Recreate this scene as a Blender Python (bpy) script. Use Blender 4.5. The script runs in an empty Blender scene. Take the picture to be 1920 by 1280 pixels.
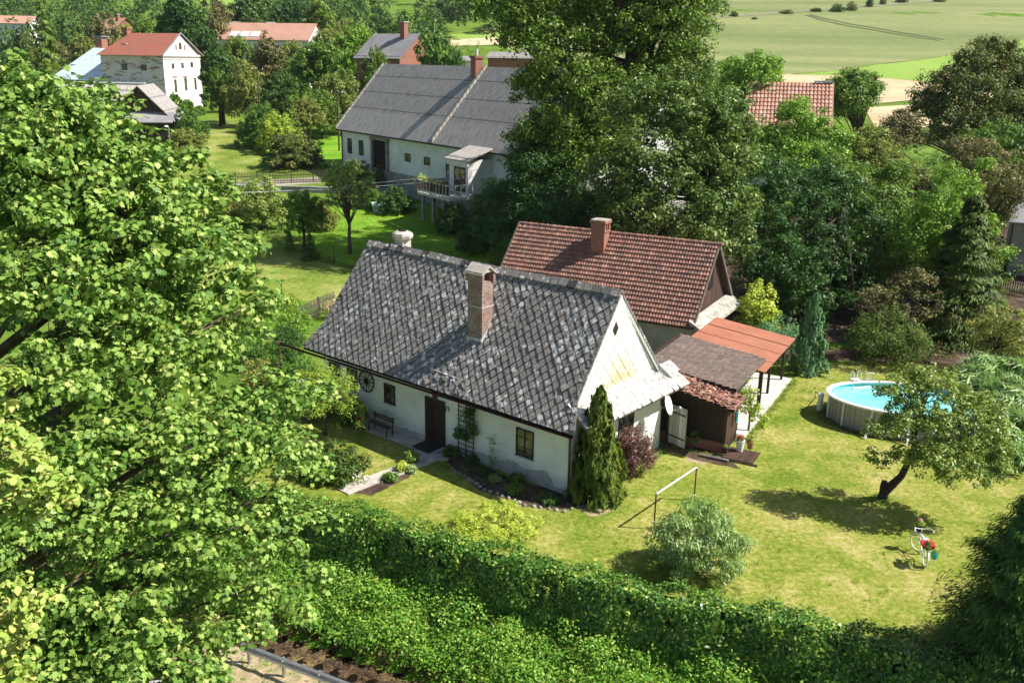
import bpy, math, random
import numpy as np
from mathutils import Matrix, Vector
random.seed(7)
RAD = math.radians
SC = bpy.context.scene
# ------------------------------------------------------------------ camera
CAM_H, F_PX, PITCH, ROLL = 17.0, 1742.0, 0.296, 0.0157
cam_d = bpy.data.cameras.new('camera'); cam = bpy.data.objects.new('camera', cam_d)
SC.collection.objects.link(cam); SC.camera = cam
cam_d.sensor_width = 36; cam_d.lens = F_PX / 1920 * 36
cam_d.clip_start = 0.2; cam_d.clip_end = 6000
cam.matrix_world = Matrix.Translation((0, 0, CAM_H)) @ Matrix.Rotation(math.pi/2 - PITCH, 4, 'X') @ Matrix.Rotation(-ROLL, 4, 'Z').inverted()
# ------------------------------------------------------------------ light
SUN_EL, SUN_AZ = RAD(48), RAD(-6)          # azimuth from +X towards +Y
w = bpy.data.worlds.new('World'); SC.world = w; w.use_nodes = True
nt = w.node_tree; sky = nt.nodes.new('ShaderNodeTexSky'); sky.sky_type = 'NISHITA'; sky.sun_disc = False
sky.sun_elevation = SUN_EL; sky.sun_rotation = math.pi/2 - SUN_AZ
bg = nt.nodes['Background']; bg.inputs[1].default_value = 0.07
nt.links.new(sky.outputs[0], bg.inputs[0])
sd = bpy.data.lights.new('sun', 'SUN'); sd.energy = 5.0; sd.angle = RAD(0.5); sd.color = (1, .95, .86)
sun = bpy.data.objects.new('sun', sd); SC.collection.objects.link(sun)
sv = Vector((math.cos(SUN_EL)*math.cos(SUN_AZ), math.cos(SUN_EL)*math.sin(SUN_AZ), math.sin(SUN_EL)))
sun.rotation_euler = sv.to_track_quat('Z', 'Y').to_euler(); sun.location = (60, 0, 80)
SC.view_settings.view_transform = 'Standard'; SC.view_settings.look = 'None'
SC.view_settings.exposure = 0.8; SC.view_settings.gamma = 1.0
SC.cycles.max_bounces = 6; SC.cycles.transparent_max_bounces = 6

# ------------------------------------------------------------------ terrain and survey helpers
YP = [0, 56, 66, 78, 92, 105, 115, 130, 155, 200, 250, 300, 360, 420, 500, 700, 1000, 1600]
ZP = [0, 0, .35, 1.1, 2.1, 3.2, 4.3, 5.4, 6.6, 8.4, 9.6, 11.5, 17, 26, 42, 70, 112, 190]
HL = [(-80, 60), (-30, 40), (-16, 35.2), (-8, 31.6), (-2.1, 28.8), (2.5, 26.4), (8, 24.4), (12, 22.8), (20, 19), (60, 2)]
def hedge_dist(x, y):
    x = np.asarray(x, float); y = np.asarray(y, float)
    best = np.full(np.broadcast(x, y).shape, 1e9); sg = np.zeros_like(best)
    for (ax, ay), (bx, by) in zip(HL[:-1], HL[1:]):
        dx, dy = bx-ax, by-ay; l2 = dx*dx+dy*dy
        t = np.clip(((x-ax)*dx+(y-ay)*dy)/l2, 0, 1)
        px, py = x-(ax+t*dx), y-(ay+t*dy); d = np.hypot(px, py)
        s = np.sign(px*dy-py*dx)
        m = d < best; best = np.where(m, d, best); sg = np.where(m, s, sg)
    return best*sg                     # positive on the camera's side
def hgt(x, y):
    x = np.asarray(x, float); y = np.asarray(y, float)
    z = np.interp(y, YP, ZP)
    z2 = (np.interp(y-6, YP, ZP)+np.interp(y+6, YP, ZP))/2
    z = np.where(y > 60, (z+z2)/2, z)
    d = hedge_dist(x, y)
    z = z + np.where(d > 0, np.interp(d, [0, .35, .9, 3.1, 3.4, 5.9, 6.5, 60], [0, 0, -.8, -1.7, -2.15, -2.15, -.5, -.5]), 0)
    z = z + np.where(d > .5, np.sin(x*2.1+y)*np.cos(y*1.7-x)*.06*(d < 3.2)+np.sin(x*6.1+y*2)*np.sin(y*5.3-x*3)*.025*(d > 3.2), 0)
    return z
def H(x, y): return float(hgt(x, y))
def ray(px, py):
    a, b = px-960, py-640; c, s = math.cos(ROLL), math.sin(ROLL)
    x, y = a*c+b*s, -a*s+b*c; cp, sp = math.cos(PITCH), math.sin(PITCH)
    return (x/F_PX, cp-y/F_PX*sp, -sp-y/F_PX*cp)
def G(px, py, z=0.):
    d = ray(px, py); t = (z-CAM_H)/d[2]; return (d[0]*t, d[1]*t, z)
def D(px, py, Y):
    d = ray(px, py); t = Y/d[1]; return (d[0]*t, Y, CAM_H+d[2]*t)
_TT = 15*1.003**np.arange(1700)
def T(px, py):
    d = ray(px, py); below = CAM_H+d[2]*_TT < hgt(d[0]*_TT, d[1]*_TT)
    i = int(np.argmax(below)) if below.any() else len(_TT)-1
    t = _TT[i]; x, y = d[0]*t, d[1]*t
    return (x, y, H(x, y))

# ------------------------------------------------------------------ objects
def link(o): SC.collection.objects.link(o); return o
def tag(o, label=None, cat=None, group=None, kind=None):
    if label: o['label'] = label
    if cat: o['category'] = cat
    if group: o['group'] = group
    if kind: o['kind'] = kind
    return o
def empty(name, loc, rz=0, label=None, cat=None, group=None, s=1):
    o = link(bpy.data.objects.new(name, None)); o.location = loc; o.rotation_euler = (0, 0, rz); o.scale = (s, s, s) if not isinstance(s, tuple) else s
    o.empty_display_size = .2
    return tag(o, label, cat, group)
def fill_mesh(me, V, nv_list, idx):
    V = np.asarray(V, np.float32); idx = np.asarray(idx, np.int32); nv = np.asarray(nv_list, np.int32)
    me.vertices.add(len(V)); me.vertices.foreach_set('co', V.ravel())
    me.loops.add(len(idx)); me.loops.foreach_set('vertex_index', idx)
    me.polygons.add(len(nv)); st = np.concatenate([[0], np.cumsum(nv)[:-1]]).astype(np.int32)
    me.polygons.foreach_set('loop_start', st); me.polygons.foreach_set('loop_total', nv)
    me.update(calc_edges=True)
class MB:
    def __init__(s, tf=None): s.v = []; s.f = []; s.t = []; s.tf = tf
    def face(s, pts, tint=None):
        n = len(s.v); s.v += [tuple(p) for p in pts]; s.f.append(tuple(range(n, n+len(pts)))); s.t += [random.random() if tint is None else tint]*len(pts)
    def poly(s, pts, faces, tint=None):
        n = len(s.v); s.v += [tuple(p) for p in pts]; s.f += [tuple(i+n for i in f) for f in faces]
        s.t += [random.random() if tint is None else tint]*len(pts)
    def box(s, x0, x1, y0, y1, z0, z1, tint=None):
        s.poly([(x0,y0,z0),(x1,y0,z0),(x1,y1,z0),(x0,y1,z0),(x0,y0,z1),(x1,y0,z1),(x1,y1,z1),(x0,y1,z1)],
               [(0,3,2,1),(4,5,6,7),(0,1,5,4),(1,2,6,5),(2,3,7,6),(3,0,4,7)], tint)
    def tube(s, pts, radii, n=7, cap=True, tint=None):
        pts = [Vector(p) for p in pts]
        if not hasattr(radii, '__len__'): radii = [radii]*len(pts)
        V = []; 
        for i, p in enumerate(pts):
            d = (pts[min(i+1, len(pts)-1)]-pts[max(i-1, 0)]).normalized()
            u = d.cross(Vector((0,0,1)) if abs(d.z) < .9 else Vector((1,0,0))).normalized(); v = d.cross(u)
            for k in range(n):
                a = 2*math.pi*k/n; V.append(p+(u*math.cos(a)+v*math.sin(a))*radii[i])
        Fs = [(i*n+k, i*n+(k+1) % n, (i+1)*n+(k+1) % n, (i+1)*n+k) for i in range(len(pts)-1) for k in range(n)]
        if cap: Fs += [tuple(range(n-1, -1, -1)), tuple(range((len(pts)-1)*n, len(pts)*n))]
        s.poly(V, Fs, tint)
    def bar(s, a, b, wdt, hgt_=None, tint=None):        # square bar between two points
        a, b = Vector(a), Vector(b); d = (b-a).normalized(); hgt_ = hgt_ or wdt
        u = d.cross(Vector((0,0,1)) if abs(d.z) < .95 else Vector((1,0,0))).normalized()*wdt/2; v = u.cross(d).normalized()*hgt_/2
        s.poly([a-u-v, a+u-v, a+u+v, a-u+v, b-u-v, b+u-v, b+u+v, b-u+v], [(0,3,2,1),(4,5,6,7),(0,1,5,4),(1,2,6,5),(2,3,7,6),(3,0,4,7)], tint)
    def lathe(s, prof, n=16, c=(0,0,0), tint=None):
        V = [(c[0]+r*math.cos(2*math.pi*k/n), c[1]+r*math.sin(2*math.pi*k/n), c[2]+z) for r, z in prof for k in range(n)]
        s.poly(V, [(i*n+k, i*n+(k+1) % n, (i+1)*n+(k+1) % n, (i+1)*n+k) for i in range(len(prof)-1) for k in range(n)], tint)
    def prism(s, poly2, y0, y1, tint=None):             # polygon in (x,z) extruded along y
        n = len(poly2); V = [(x, y0, z) for x, z in poly2]+[(x, y1, z) for x, z in poly2]
        s.poly(V, [tuple(range(n)), tuple(range(2*n-1, n-1, -1))]+[(i, i+n, (i+1) % n+n, (i+1) % n) for i in range(n)], tint)
    def build(s, name, mat, parent=None, smooth=False, bevel=0):
        me = bpy.data.meshes.new(name)
        V = [s.tf(p) for p in s.v] if s.tf else s.v
        me.from_pydata([tuple(p) for p in V], [], s.f); me.update()
        at = me.attributes.new('tint', 'FLOAT', 'POINT'); at.data.foreach_set('value', np.array(s.t, np.float32))
        uv = me.uv_layers.new(name='UVMap'); data = np.zeros((len(me.loops), 2), np.float32)
        for p in me.polygons:
            n = p.normal
            if abs(n.z) > .97: u, v = Vector((1,0,0)), Vector((0,1,0))
            else:
                u = Vector((0,0,1)).cross(n).normalized(); v = n.cross(u)
                if abs(u.x) > abs(u.y) and u.x < 0 or abs(u.y) >= abs(u.x) and u.y < 0: u = -u
            for li in p.loop_indices:
                co = me.vertices[me.loops[li].vertex_index].co; data[li] = (co.dot(u), co.dot(v))
        uv.data.foreach_set('uv', data.ravel())
        if smooth: me.polygons.foreach_set('use_smooth', [True]*len(me.polygons))
        o = link(bpy.data.objects.new(name, me)); me.materials.append(mat)
        if parent: o.parent = parent
        if bevel:
            md = o.modifiers.new('b', 'BEVEL'); md.width = bevel; md.segments = 2; md.limit_method = 'ANGLE'
        return o
def copytree(o, parent=None):
    c = o.copy(); link(c); c.parent = parent
    for ch in list(o.children): copytree(ch, c)
    return c

# ------------------------------------------------------------------ materials
def newmat(name):
    m = bpy.data.materials.new(name); m.use_nodes = True; n = m.node_tree; return m, n, n.nodes['Principled BSDF']
def N(nt, t, **k):
    n = nt.nodes.new(t)
    for a, b in k.items(): setattr(n, a, b)
    return n
def ramp(nt, fac, stops):
    r = N(nt, 'ShaderNodeValToRGB'); e = r.color_ramp.elements
    while len(e) < len(stops): e.new(.5)
    for el, (p, c) in zip(e, stops): el.position = p; el.color = (*c, 1)
    nt.links.new(fac, r.inputs[0]); return r.outputs[0]
def mixc(nt, fac, a, b, mode='MIX'):
    m = N(nt, 'ShaderNodeMix', data_type='RGBA', blend_type=mode)
    for sock, val in ((m.inputs[0], fac), (m.inputs[6], a), (m.inputs[7], b)):
        if isinstance(val, (int, float)): sock.default_value = val
        elif isinstance(val, tuple): sock.default_value = (*val, 1)
        else: nt.links.new(val, sock)
    return m.outputs[2]
def noise(nt, vec, scale, detail=4, rough=.6, dist=0):
    n = N(nt, 'ShaderNodeTexNoise'); n.inputs['Scale'].default_value = scale; n.inputs['Detail'].default_value = detail; n.inputs['Roughness'].default_value = rough
    n.inputs['Distortion'].default_value = dist
    if vec is not None: nt.links.new(vec, n.inputs['Vector'])
    return n.outputs['Fac']
def coord(nt, kind='Object'):
    return N(nt, 'ShaderNodeTexCoord').outputs[kind]
def wpos(nt): return N(nt, 'ShaderNodeNewGeometry').outputs['Position']
def bump(nt, b, h, st=.3, dist=.02):
    bn = N(nt, 'ShaderNodeBump'); bn.inputs['Strength'].default_value = st; bn.inputs['Distance'].default_value = dist
    nt.links.new(h, bn.inputs['Height']); nt.links.new(bn.outputs[0], b.inputs['Normal'])
def attr(nt, name='tint'): return N(nt, 'ShaderNodeAttribute', attribute_name=name).outputs['Fac']
def plain(name, c1, c2=None, scale=3, rough=.8, bmp=.15, metal=0, spec=.3, detail=6, lo=.35, hi=.65):
    m, n, b = newmat(name); c2 = c2 or tuple(x*.75 for x in c1)
    v = coord(n); f = noise(n, v, scale, detail)
    n.links.new(ramp(n, f, [(lo, c1), (hi, c2)]), b.inputs['Base Color'])
    b.inputs['Roughness'].default_value = rough; b.inputs['Metallic'].default_value = metal; b.inputs['Specular IOR Level'].default_value = spec
    if bmp: bump(n, b, noise(n, v, scale*6, 5), bmp)
    return m
def leafmat(name, c1, c2, trans=.3, rough=.5, spec=.35, c3=None, hv=.04, patch=.5):
    m, n, b = newmat(name)
    t = attr(n); pn = noise(n, wpos(n), patch, 3)
    mx = N(n, 'ShaderNodeMath', operation='MULTIPLY_ADD'); n.links.new(pn, mx.inputs[0]); mx.inputs[1].default_value = .9; 
    sb = N(n, 'ShaderNodeMath', operation='SUBTRACT'); n.links.new(t, sb.inputs[0]); sb.inputs[1].default_value = .45; n.links.new(sb.outputs[0], mx.inputs[2])
    stops = [(.05, c1), (.75, c2)] + ([(.97, c3)] if c3 else [])
    col = ramp(n, mx.outputs[0], stops)
    hs = N(n, 'ShaderNodeHueSaturation'); oi = N(n, 'ShaderNodeObjectInfo')
    ma = N(n, 'ShaderNodeMapRange'); n.links.new(oi.outputs['Random'], ma.inputs[0]); ma.inputs[3].default_value = .5-hv/2; ma.inputs[4].default_value = .5+hv/2
    n.links.new(ma.outputs[0], hs.inputs['Hue']); n.links.new(col, hs.inputs['Color'])
    mv = N(n, 'ShaderNodeMapRange'); n.links.new(oi.outputs['Random'], mv.inputs[0]); mv.inputs[3].default_value = 1.15; mv.inputs[4].default_value = .85 if hv else 1.15
    n.links.new(mv.outputs[0], hs.inputs['Value'])
    col = hs.outputs[0]
    n.links.new(col, b.inputs['Base Color']); b.inputs['Roughness'].default_value = rough; b.inputs['Specular IOR Level'].default_value = spec
    tr = N(n, 'ShaderNodeBsdfTranslucent'); tc = mixc(n, .5, col, (.35, .55, .05), 'MIX'); n.links.new(mixc(n, .6, col, tc), tr.inputs[0])
    ms = N(n, 'ShaderNodeMixShader'); ms.inputs[0].default_value = trans
    n.links.new(b.outputs[0], ms.inputs[1]); n.links.new(tr.outputs[0], ms.inputs[2])
    n.links.new(ms.outputs[0], n.nodes['Material Output'].inputs['Surface'])
    return m
def groundmat(name, stops, scale=.35, fine=9, bmp=.5, stretch=None, mixf=.55):
    m, n, b = newmat(name); v = wpos(n)
    if stretch:
        mp = N(n, 'ShaderNodeMapping'); mp.inputs['Scale'].default_value = stretch; mp.inputs['Rotation'].default_value = (0, 0, .12); n.links.new(v, mp.inputs[0]); v = mp.outputs[0]
    a = noise(n, v, scale, 5, .6, .4); c = noise(n, v, fine, 6, .75); a2 = N(n, 'ShaderNodeMath', operation='MULTIPLY_ADD'); n.links.new(noise(n, v, scale*.3, 3), a2.inputs[0]); a2.inputs[1].default_value = .7; sb_ = N(n, 'ShaderNodeMath', operation='SUBTRACT'); n.links.new(a, sb_.inputs[0]); sb_.inputs[1].default_value = .35; n.links.new(sb_.outputs[0], a2.inputs[2]); a = a2.outputs[0]
    mx = N(n, 'ShaderNodeMix', data_type='FLOAT'); mx.inputs[0].default_value = mixf; n.links.new(a, mx.inputs[2]); n.links.new(c, mx.inputs[3])
    n.links.new(ramp(n, mx.outputs[0], stops), b.inputs['Base Color']); b.inputs['Roughness'].default_value = .95; b.inputs['Specular IOR Level'].default_value = .1
    bump(n, b, c, bmp, .05); return m
LAWN = [(.33, (.065, .125, .010)), (.45, (.15, .21, .022)), (.53, (.27, .28, .057)), (.60, (.40, .35, .13)), (.69, (.50, .41, .2))]
M = {}
M['meadow'] = groundmat('meadow', [(.38, (.06, .12, .012)), (.5, (.11, .19, .02)), (.65, (.2, .25, .05))])
M['yard'] = groundmat('yard lawn', LAWN, .45, 4.5, .8, None, .6)
M['mown'] = groundmat('mown strip', [(.40, (.09, .15, .02)), (.52, (.19, .24, .04)), (.66, (.38, .34, .14))], .3, 3)
M['bright'] = groundmat('bright lawn', [(.35, (.08, .20, .01)), (.5, (.14, .30, .02)), (.66, (.23, .36, .035))], .5, 4)
M['field'] = groundmat('pale field', [(.34, (.10, .145, .045)), (.5, (.20, .23, .09)), (.64, (.33, .31, .14))], .014, .7, .6, (.4, 2.4, 1))
M['fieldgreen'] = groundmat('green field', [(.35, (.17, .28, .04)), (.6, (.24, .35, .07))], .03, .5, .2)
M['stubble'] = groundmat('stubble', [(.35, (.40, .30, .17)), (.5, (.52, .40, .25)), (.65, (.60, .50, .33))], .04, .5, .2, (.6, 2, 1))
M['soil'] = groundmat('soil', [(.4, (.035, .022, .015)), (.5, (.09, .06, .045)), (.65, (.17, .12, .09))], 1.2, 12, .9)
M['track'] = groundmat('track', [(.35, (.25, .22, .17)), (.6, (.42, .38, .3))], .5, 5, .3)
M['verge'] = groundmat('verge', [(.36, (.17, .20, .04)), (.5, (.40, .30, .20)), (.65, (.52, .42, .32))], .9, 9, .6)
M['asphalt'] = groundmat('asphalt', [(.3, (.30, .29, .28)), (.6, (.38, .37, .36))], .4, 30, .3)
M['stream'] = groundmat('stream bed', [(.38, (.012, .008, .006)), (.46, (.07, .045, .028)), (.53, (.13, .085, .05)), (.60, (.20, .17, .05)), (.7, (.34, .24, .17))], 2.2, 9, 1.0, None, .6)
M['stone'] = plain('stone', (.36, .34, .31), (.17, .16, .15), 2.5, .9, .5)
M['slab'] = plain('pale slab', (.55, .50, .43), (.33, .30, .27), 2.2, .9, .4)
M['concrete'] = plain('concrete', (.62, .60, .56), (.42, .41, .38), 2, .9, .3)
def plaster(name, c, stain, grime=.5):
    m, n, b = newmat(name); v = coord(n)
    f = noise(n, v, .7, 7, .65, .5); col = ramp(n, f, [(.42, c), (.62, tuple(x*.86 for x in c)), (.75, stain)])
    sep = N(n, 'ShaderNodeSeparateXYZ'); n.links.new(v, sep.inputs[0])
    md = N(n, 'ShaderNodeMath', operation='MULTIPLY_ADD'); n.links.new(noise(n, v, 1.4, 6), md.inputs[0]); md.inputs[1].default_value = -1.0; n.links.new(sep.outputs[2], md.inputs[2])
    low = ramp(n, md.outputs[0], [(0, (grime,)*3), (.35, (0, 0, 0))])
    n.links.new(mixc(n, low, col, stain), b.inputs['Base Color']); b.inputs['Roughness'].default_value = .9
    bump(n, b, noise(n, v, 14, 6), .35, .02); return m
M['white'] = plaster('white plaster', (.84, .84, .81), (.58, .56, .50), .55)
M['white2'] = plain('farm plaster', (.78, .78, .77), (.62, .62, .60), .6, .9, .1)
M['grey'] = plain('grey plaster', (.38, .36, .33), (.27, .25, .23), 1, .95, .4)
def brick(name, c1, c2, mortar, sc=1.0, rough=.9, mortar_size=.018):
    m, n, b = newmat(name); uv = coord(n, 'UV'); br = N(n, 'ShaderNodeTexBrick')
    n.links.new(uv, br.inputs[0]); br.inputs['Scale'].default_value = 1; br.inputs['Brick Width'].default_value = .26*sc; br.inputs['Row Height'].default_value = .08*sc
    br.inputs['Mortar Size'].default_value = mortar_size*sc*.6; br.inputs['Color1'].default_value = (*c1, 1); br.inputs['Color2'].default_value = (*c2, 1); br.inputs['Mortar'].default_value = (*mortar, 1)
    nz = noise(n, coord(n), 2.5, 6, .7); col = mixc(n, ramp(n, nz, [(.45, (0, 0, 0)), (.68, (.75, .75, .75))]), br.outputs[0], mortar)
    col = mixc(n, ramp(n, noise(n, coord(n), 9, 4), [(.4, (0, 0, 0)), (.8, (.7,)*3)]), col, (.05, .03, .025))
    n.links.new(col, b.inputs['Base Color']); b.inputs['Roughness'].default_value = rough; bump(n, b, br.outputs['Fac'], -.5, .02); return m
M['brick'] = brick('old brick', (.30, .11, .07), (.19, .08, .06), (.42, .38, .34))
M['redbrick'] = brick('red brick', (.42, .13, .08), (.32, .10, .065), (.30, .17, .13))
def planks(name, c1, c2, wdt=.14, vert=True, rough=.75, streak=1):
    m, n, b = newmat(name); uv = coord(n, 'UV'); sep = N(n, 'ShaderNodeSeparateXYZ'); n.links.new(uv, sep.inputs[0])
    d = N(n, 'ShaderNodeMath', operation='DIVIDE'); n.links.new(sep.outputs[0 if vert else 1], d.inputs[0]); d.inputs[1].default_value = wdt
    fl = N(n, 'ShaderNodeMath', operation='FLOOR'); n.links.new(d.outputs[0], fl.inputs[0]); wn = N(n, 'ShaderNodeTexWhiteNoise', noise_dimensions='1D'); n.links.new(fl.outputs[0], wn.inputs['W'])
    fr = N(n, 'ShaderNodeMath', operation='FRACT'); n.links.new(d.outputs[0], fr.inputs[0])
    mp = N(n, 'ShaderNodeMapping'); mp.inputs['Scale'].default_value = (9, .8, 1) if vert else (.8, 9, 1); n.links.new(uv, mp.inputs[0])
    nz = noise(n, mp.outputs[0], 1.5, 7, .7); col = mixc(n, ramp(n, nz, [(.4, (0,)*3), (.7, (1,)*3)]), c1, c2)
    col = mixc(n, wn.outputs[0], col, mixc(n, 1., col, (.55, .55, .55), 'MULTIPLY'))
    gap = ramp(n, fr.outputs[0], [(.0, (0,)*3), (.08, (1,)*3)]); n.links.new(mixc(n, 1., col, gap, 'MULTIPLY'), b.inputs['Base Color'])
    b.inputs['Roughness'].default_value = rough; bump(n, b, gap, .5, .02); return m
M['darkwood'] = planks('dark boards', (.025, .014, .011), (.06, .028, .02))
M['brownwood'] = planks('brown boards', (.10, .045, .03), (.035, .02, .015))
M['greywood'] = planks('grey boards', (.20, .17, .14), (.09, .075, .06))
M['whitewood'] = planks('white boards', (.86, .85, .80), (.70, .67, .60), .2)
M['fencewood'] = plain('fence wood', (.13, .10, .075), (.05, .04, .03), 8, .9, .3)
M['doorwood'] = planks('door boards', (.075, .03, .022), (.045, .018, .014), .09, False)
M['framewood'] = plain('frame wood', (.045, .028, .02), (.025, .015, .012), 12, .6, .1)
M['whiteframe'] = plain('white frame', (.75, .75, .73), (.6, .6, .58), 6, .6, .05)
M['gutter'] = plain('rusty gutter', (.14, .055, .04), (.07, .03, .025), 6, .7, .1, .2)
M['rust'] = plain('rusty steel', (.20, .09, .06), (.10, .05, .035), 8, .8, .2, .3)
M['steel'] = plain('galvanised', (.55, .56, .57), (.42, .43, .45), 4, .35, .02, .8)
M['alu'] = plain('aluminium', (.75, .75, .75), (.62, .62, .63), 5, .4, .02, .4)
M['iron'] = plain('dark iron', (.035, .03, .028), (.06, .04, .03), 10, .6, .1, .4)
M['grate'] = plain('mat', (.02, .025, .022), (.035, .035, .03), 30, .9, .5)
M['bark'] = plain('bark', (.16, .12, .09), (.07, .055, .04), 7, .95, .8)
M['barkdark'] = plain('dark bark', (.075, .06, .05), (.035, .028, .024), 6, .95, .8)
M['whiteplastic'] = plain('white plastic', (.8, .8, .79), (.74, .74, .73), 3, .4, 0)
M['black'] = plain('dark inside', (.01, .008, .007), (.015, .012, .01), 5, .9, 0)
m_, n_, b_ = newmat('window glass'); b_.inputs['Roughness'].default_value = .06; b_.inputs['Specular IOR Level'].default_value = .8
n_.links.new(ramp(n_, noise(n_, coord(n_), 2.3, 2), [(.4, (.02, .022, .02)), (.55, (.10, .11, .09)), (.7, (.22, .22, .19))]), b_.inputs['Base Color']); M['glass'] = m_
# lichen-spotted slate tiles
m_, n_, b_ = newmat('lichen tiles'); v_ = coord(n_)
base = ramp(n_, attr(n_), [(0, (.03, .028, .026)), (.03, (.03, .028, .026)), (.06, (.29, .266, .242)), (.5, (.31, .285, .26)), (.93, (.33, .305, .28)), (1., (.40, .37, .34))])  # lowest tints: near-black for the painted shadow rims of the tiles
base = mixc(n_, ramp(n_, noise(n_, v_, 7, 8, .8), [(.42, (0,)*3), (.6, (.85,)*3)]), base, (.12, .112, .107))
vo = N(n_, 'ShaderNodeTexVoronoi'); vo.inputs['Scale'].default_value = 3.6; vo.inputs['Randomness'].default_value = 1
wob = N(n_, 'ShaderNodeVectorMath', operation='MULTIPLY_ADD'); nn = N(n_, 'ShaderNodeTexNoise'); nn.inputs['Scale'].default_value = 9; n_.links.new(v_, nn.inputs['Vector'])
n_.links.new(nn.outputs['Color'], wob.inputs[0]); wob.inputs[1].default_value = (.13,)*3; n_.links.new(v_, wob.inputs[2]); n_.links.new(wob.outputs[0], vo.inputs['Vector'])
sub = N(n_, 'ShaderNodeMath', operation='SUBTRACT'); n_.links.new(vo.outputs['Distance'], sub.inputs[0])
big = N(n_, 'ShaderNodeMapRange'); n_.links.new(noise(n_, v_, .45, 3), big.inputs[0]); big.inputs[1].default_value = .35; big.inputs[2].default_value = .65; big.inputs[3].default_value = .16; big.inputs[4].default_value = .68
sepc = N(n_, 'ShaderNodeSeparateColor'); n_.links.new(vo.outputs['Color'], sepc.inputs[0]); mm = N(n_, 'ShaderNodeMath', operation='MULTIPLY'); n_.links.new(sepc.outputs[0], mm.inputs[0]); n_.links.new(big.outputs[0], mm.inputs[1])
n_.links.new(mm.outputs[0], sub.inputs[1])
spot = ramp(n_, sub.outputs[0], [(.0, (1,)*3), (.06, (0,)*3)])
spot = mixc(n_, 1., spot, ramp(n_, noise(n_, v_, 22, 4), [(.38, (.25,)*3), (.5, (1,)*3)]), 'MULTIPLY')
n_.links.new(mixc(n_, spot, base, (.62, .61, .59)), b_.inputs['Base Color']); b_.inputs['Roughness'].default_value = .95; b_.inputs['Specular IOR Level'].default_value = .15
bump(n_, b_, noise(n_, v_, 25, 6, .7), .9, .02); M['tiles'] = m_
def tilemat(name, stops, dark_tone, mf=.6, sc=1.5):
    m, n, b = newmat(name); v = coord(n); c = ramp(n, attr(n), stops)
    c = mixc(n, ramp(n, noise(n, v, sc, 7, .75), [(.45, (0,)*3), (.7, (mf,)*3)]), c, dark_tone)  # moss in noise patches
    c = mixc(n, ramp(n, noise(n, v, 16, 4), [(.5, (0,)*3), (.75, (.5,)*3)]), c, (.5, .38, .33))
    n.links.new(c, b.inputs['Base Color']); b.inputs['Roughness'].default_value = .85; bump(n, b, noise(n, v, 30, 4), .3, .01); return m
M['pantile'] = tilemat('pantiles', [(0, (.14, .065, .046)), (.5, (.22, .095, .064)), (.9, (.30, .13, .085)), (1, (.36, .20, .15))], (.10, .065, .05), .8)
M['brownpan'] = tilemat('mossy pantiles', [(0, (.15, .12, .105)), (.5, (.215, .165, .14)), (1, (.30, .20, .16))], (.10, .085, .075), .8, 2.5)
M['rubble'] = tilemat('broken tiles', [(0, (.12, .06, .045)), (.5, (.34, .15, .10)), (1, (.5, .28, .2))], (.10, .07, .055), .6, 3)
M['oldtile'] = tilemat('faded tiles', [(0, (.38, .18, .12)), (.6, (.46, .22, .15)), (1, (.52, .33, .25))], (.27, .17, .12), .8, 1.2)
M['metalorange'] = plain('orange sheet', (.47, .20, .125), (.40, .165, .10), 1.2, .45, .03, .0)
def corr(name, c1, c2, pitch=.18, band=1.2, st=.8, rough=.9, dark_tone=(.10, .09, .085)):
    m, n, b = newmat(name); uv = coord(n, 'UV'); wv = N(n, 'ShaderNodeTexWave', bands_direction='X'); wv.inputs['Scale'].default_value = 1/pitch/20*6.2832*1.0; n.links.new(uv, wv.inputs[0])
    mp = N(n, 'ShaderNodeMapping'); mp.inputs['Scale'].default_value = (5, .8, 1); n.links.new(uv, mp.inputs[0])
    c = ramp(n, noise(n, mp.outputs[0], 1.0, 9, .85), [(.40, c1), (.52, c2), (.66, dark_tone)])
    c = mixc(n, ramp(n, wv.outputs['Fac'], [(0, (.6,)*3), (.5, (0,)*3)]), c, dark_tone)  # wave troughs mixed towards the darker tone
    sep = N(n, 'ShaderNodeSeparateXYZ'); n.links.new(uv, sep.inputs[0]); fr = N(n, 'ShaderNodeMath', operation='FRACT'); dv = N(n, 'ShaderNodeMath', operation='DIVIDE')
    n.links.new(sep.outputs[1], dv.inputs[0]); dv.inputs[1].default_value = band; n.links.new(dv.outputs[0], fr.inputs[0])
    c = mixc(n, ramp(n, fr.outputs[0], [(0, (.85,)*3), (.04, (.6,)*3), (.07, (0,)*3)]), c, tuple(x*.5 for x in dark_tone))
    n.links.new(c, b.inputs['Base Color']); b.inputs['Roughness'].default_value = rough; bump(n, b, wv.outputs['Fac'], st, .03); return m
M['corrgrey'] = corr('grey corrugated', (.50, .46, .435), (.33, .305, .29), .18, 2.35)
M['corrpale'] = corr('pale corrugated', (.62, .565, .52), (.44, .40, .37), .18, 5)
M['corrblue'] = corr('pale blue sheet', (.75, .82, .84), (.62, .74, .78), .5, 1.2, .2, .5, (.5, .62, .66))
M['redroof'] = plain('rusty red roof', (.38, .12, .08), (.28, .12, .085), 1.2, .8, .2)
M['farorange'] = plain('far orange roof', (.47, .26, .19), (.40, .22, .16), .5, .9, .1)
M['fargrey'] = plain('far grey roof', (.30, .29, .30), (.22, .21, .22), .8, .9, .1)
m_, n_, b_ = newmat('peeling plaster'); v_ = coord(n_)
mp_ = N(n_, 'ShaderNodeMapping'); mp_.inputs['Scale'].default_value = (.6, .6, 1.5); n_.links.new(v_, mp_.inputs[0])
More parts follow.
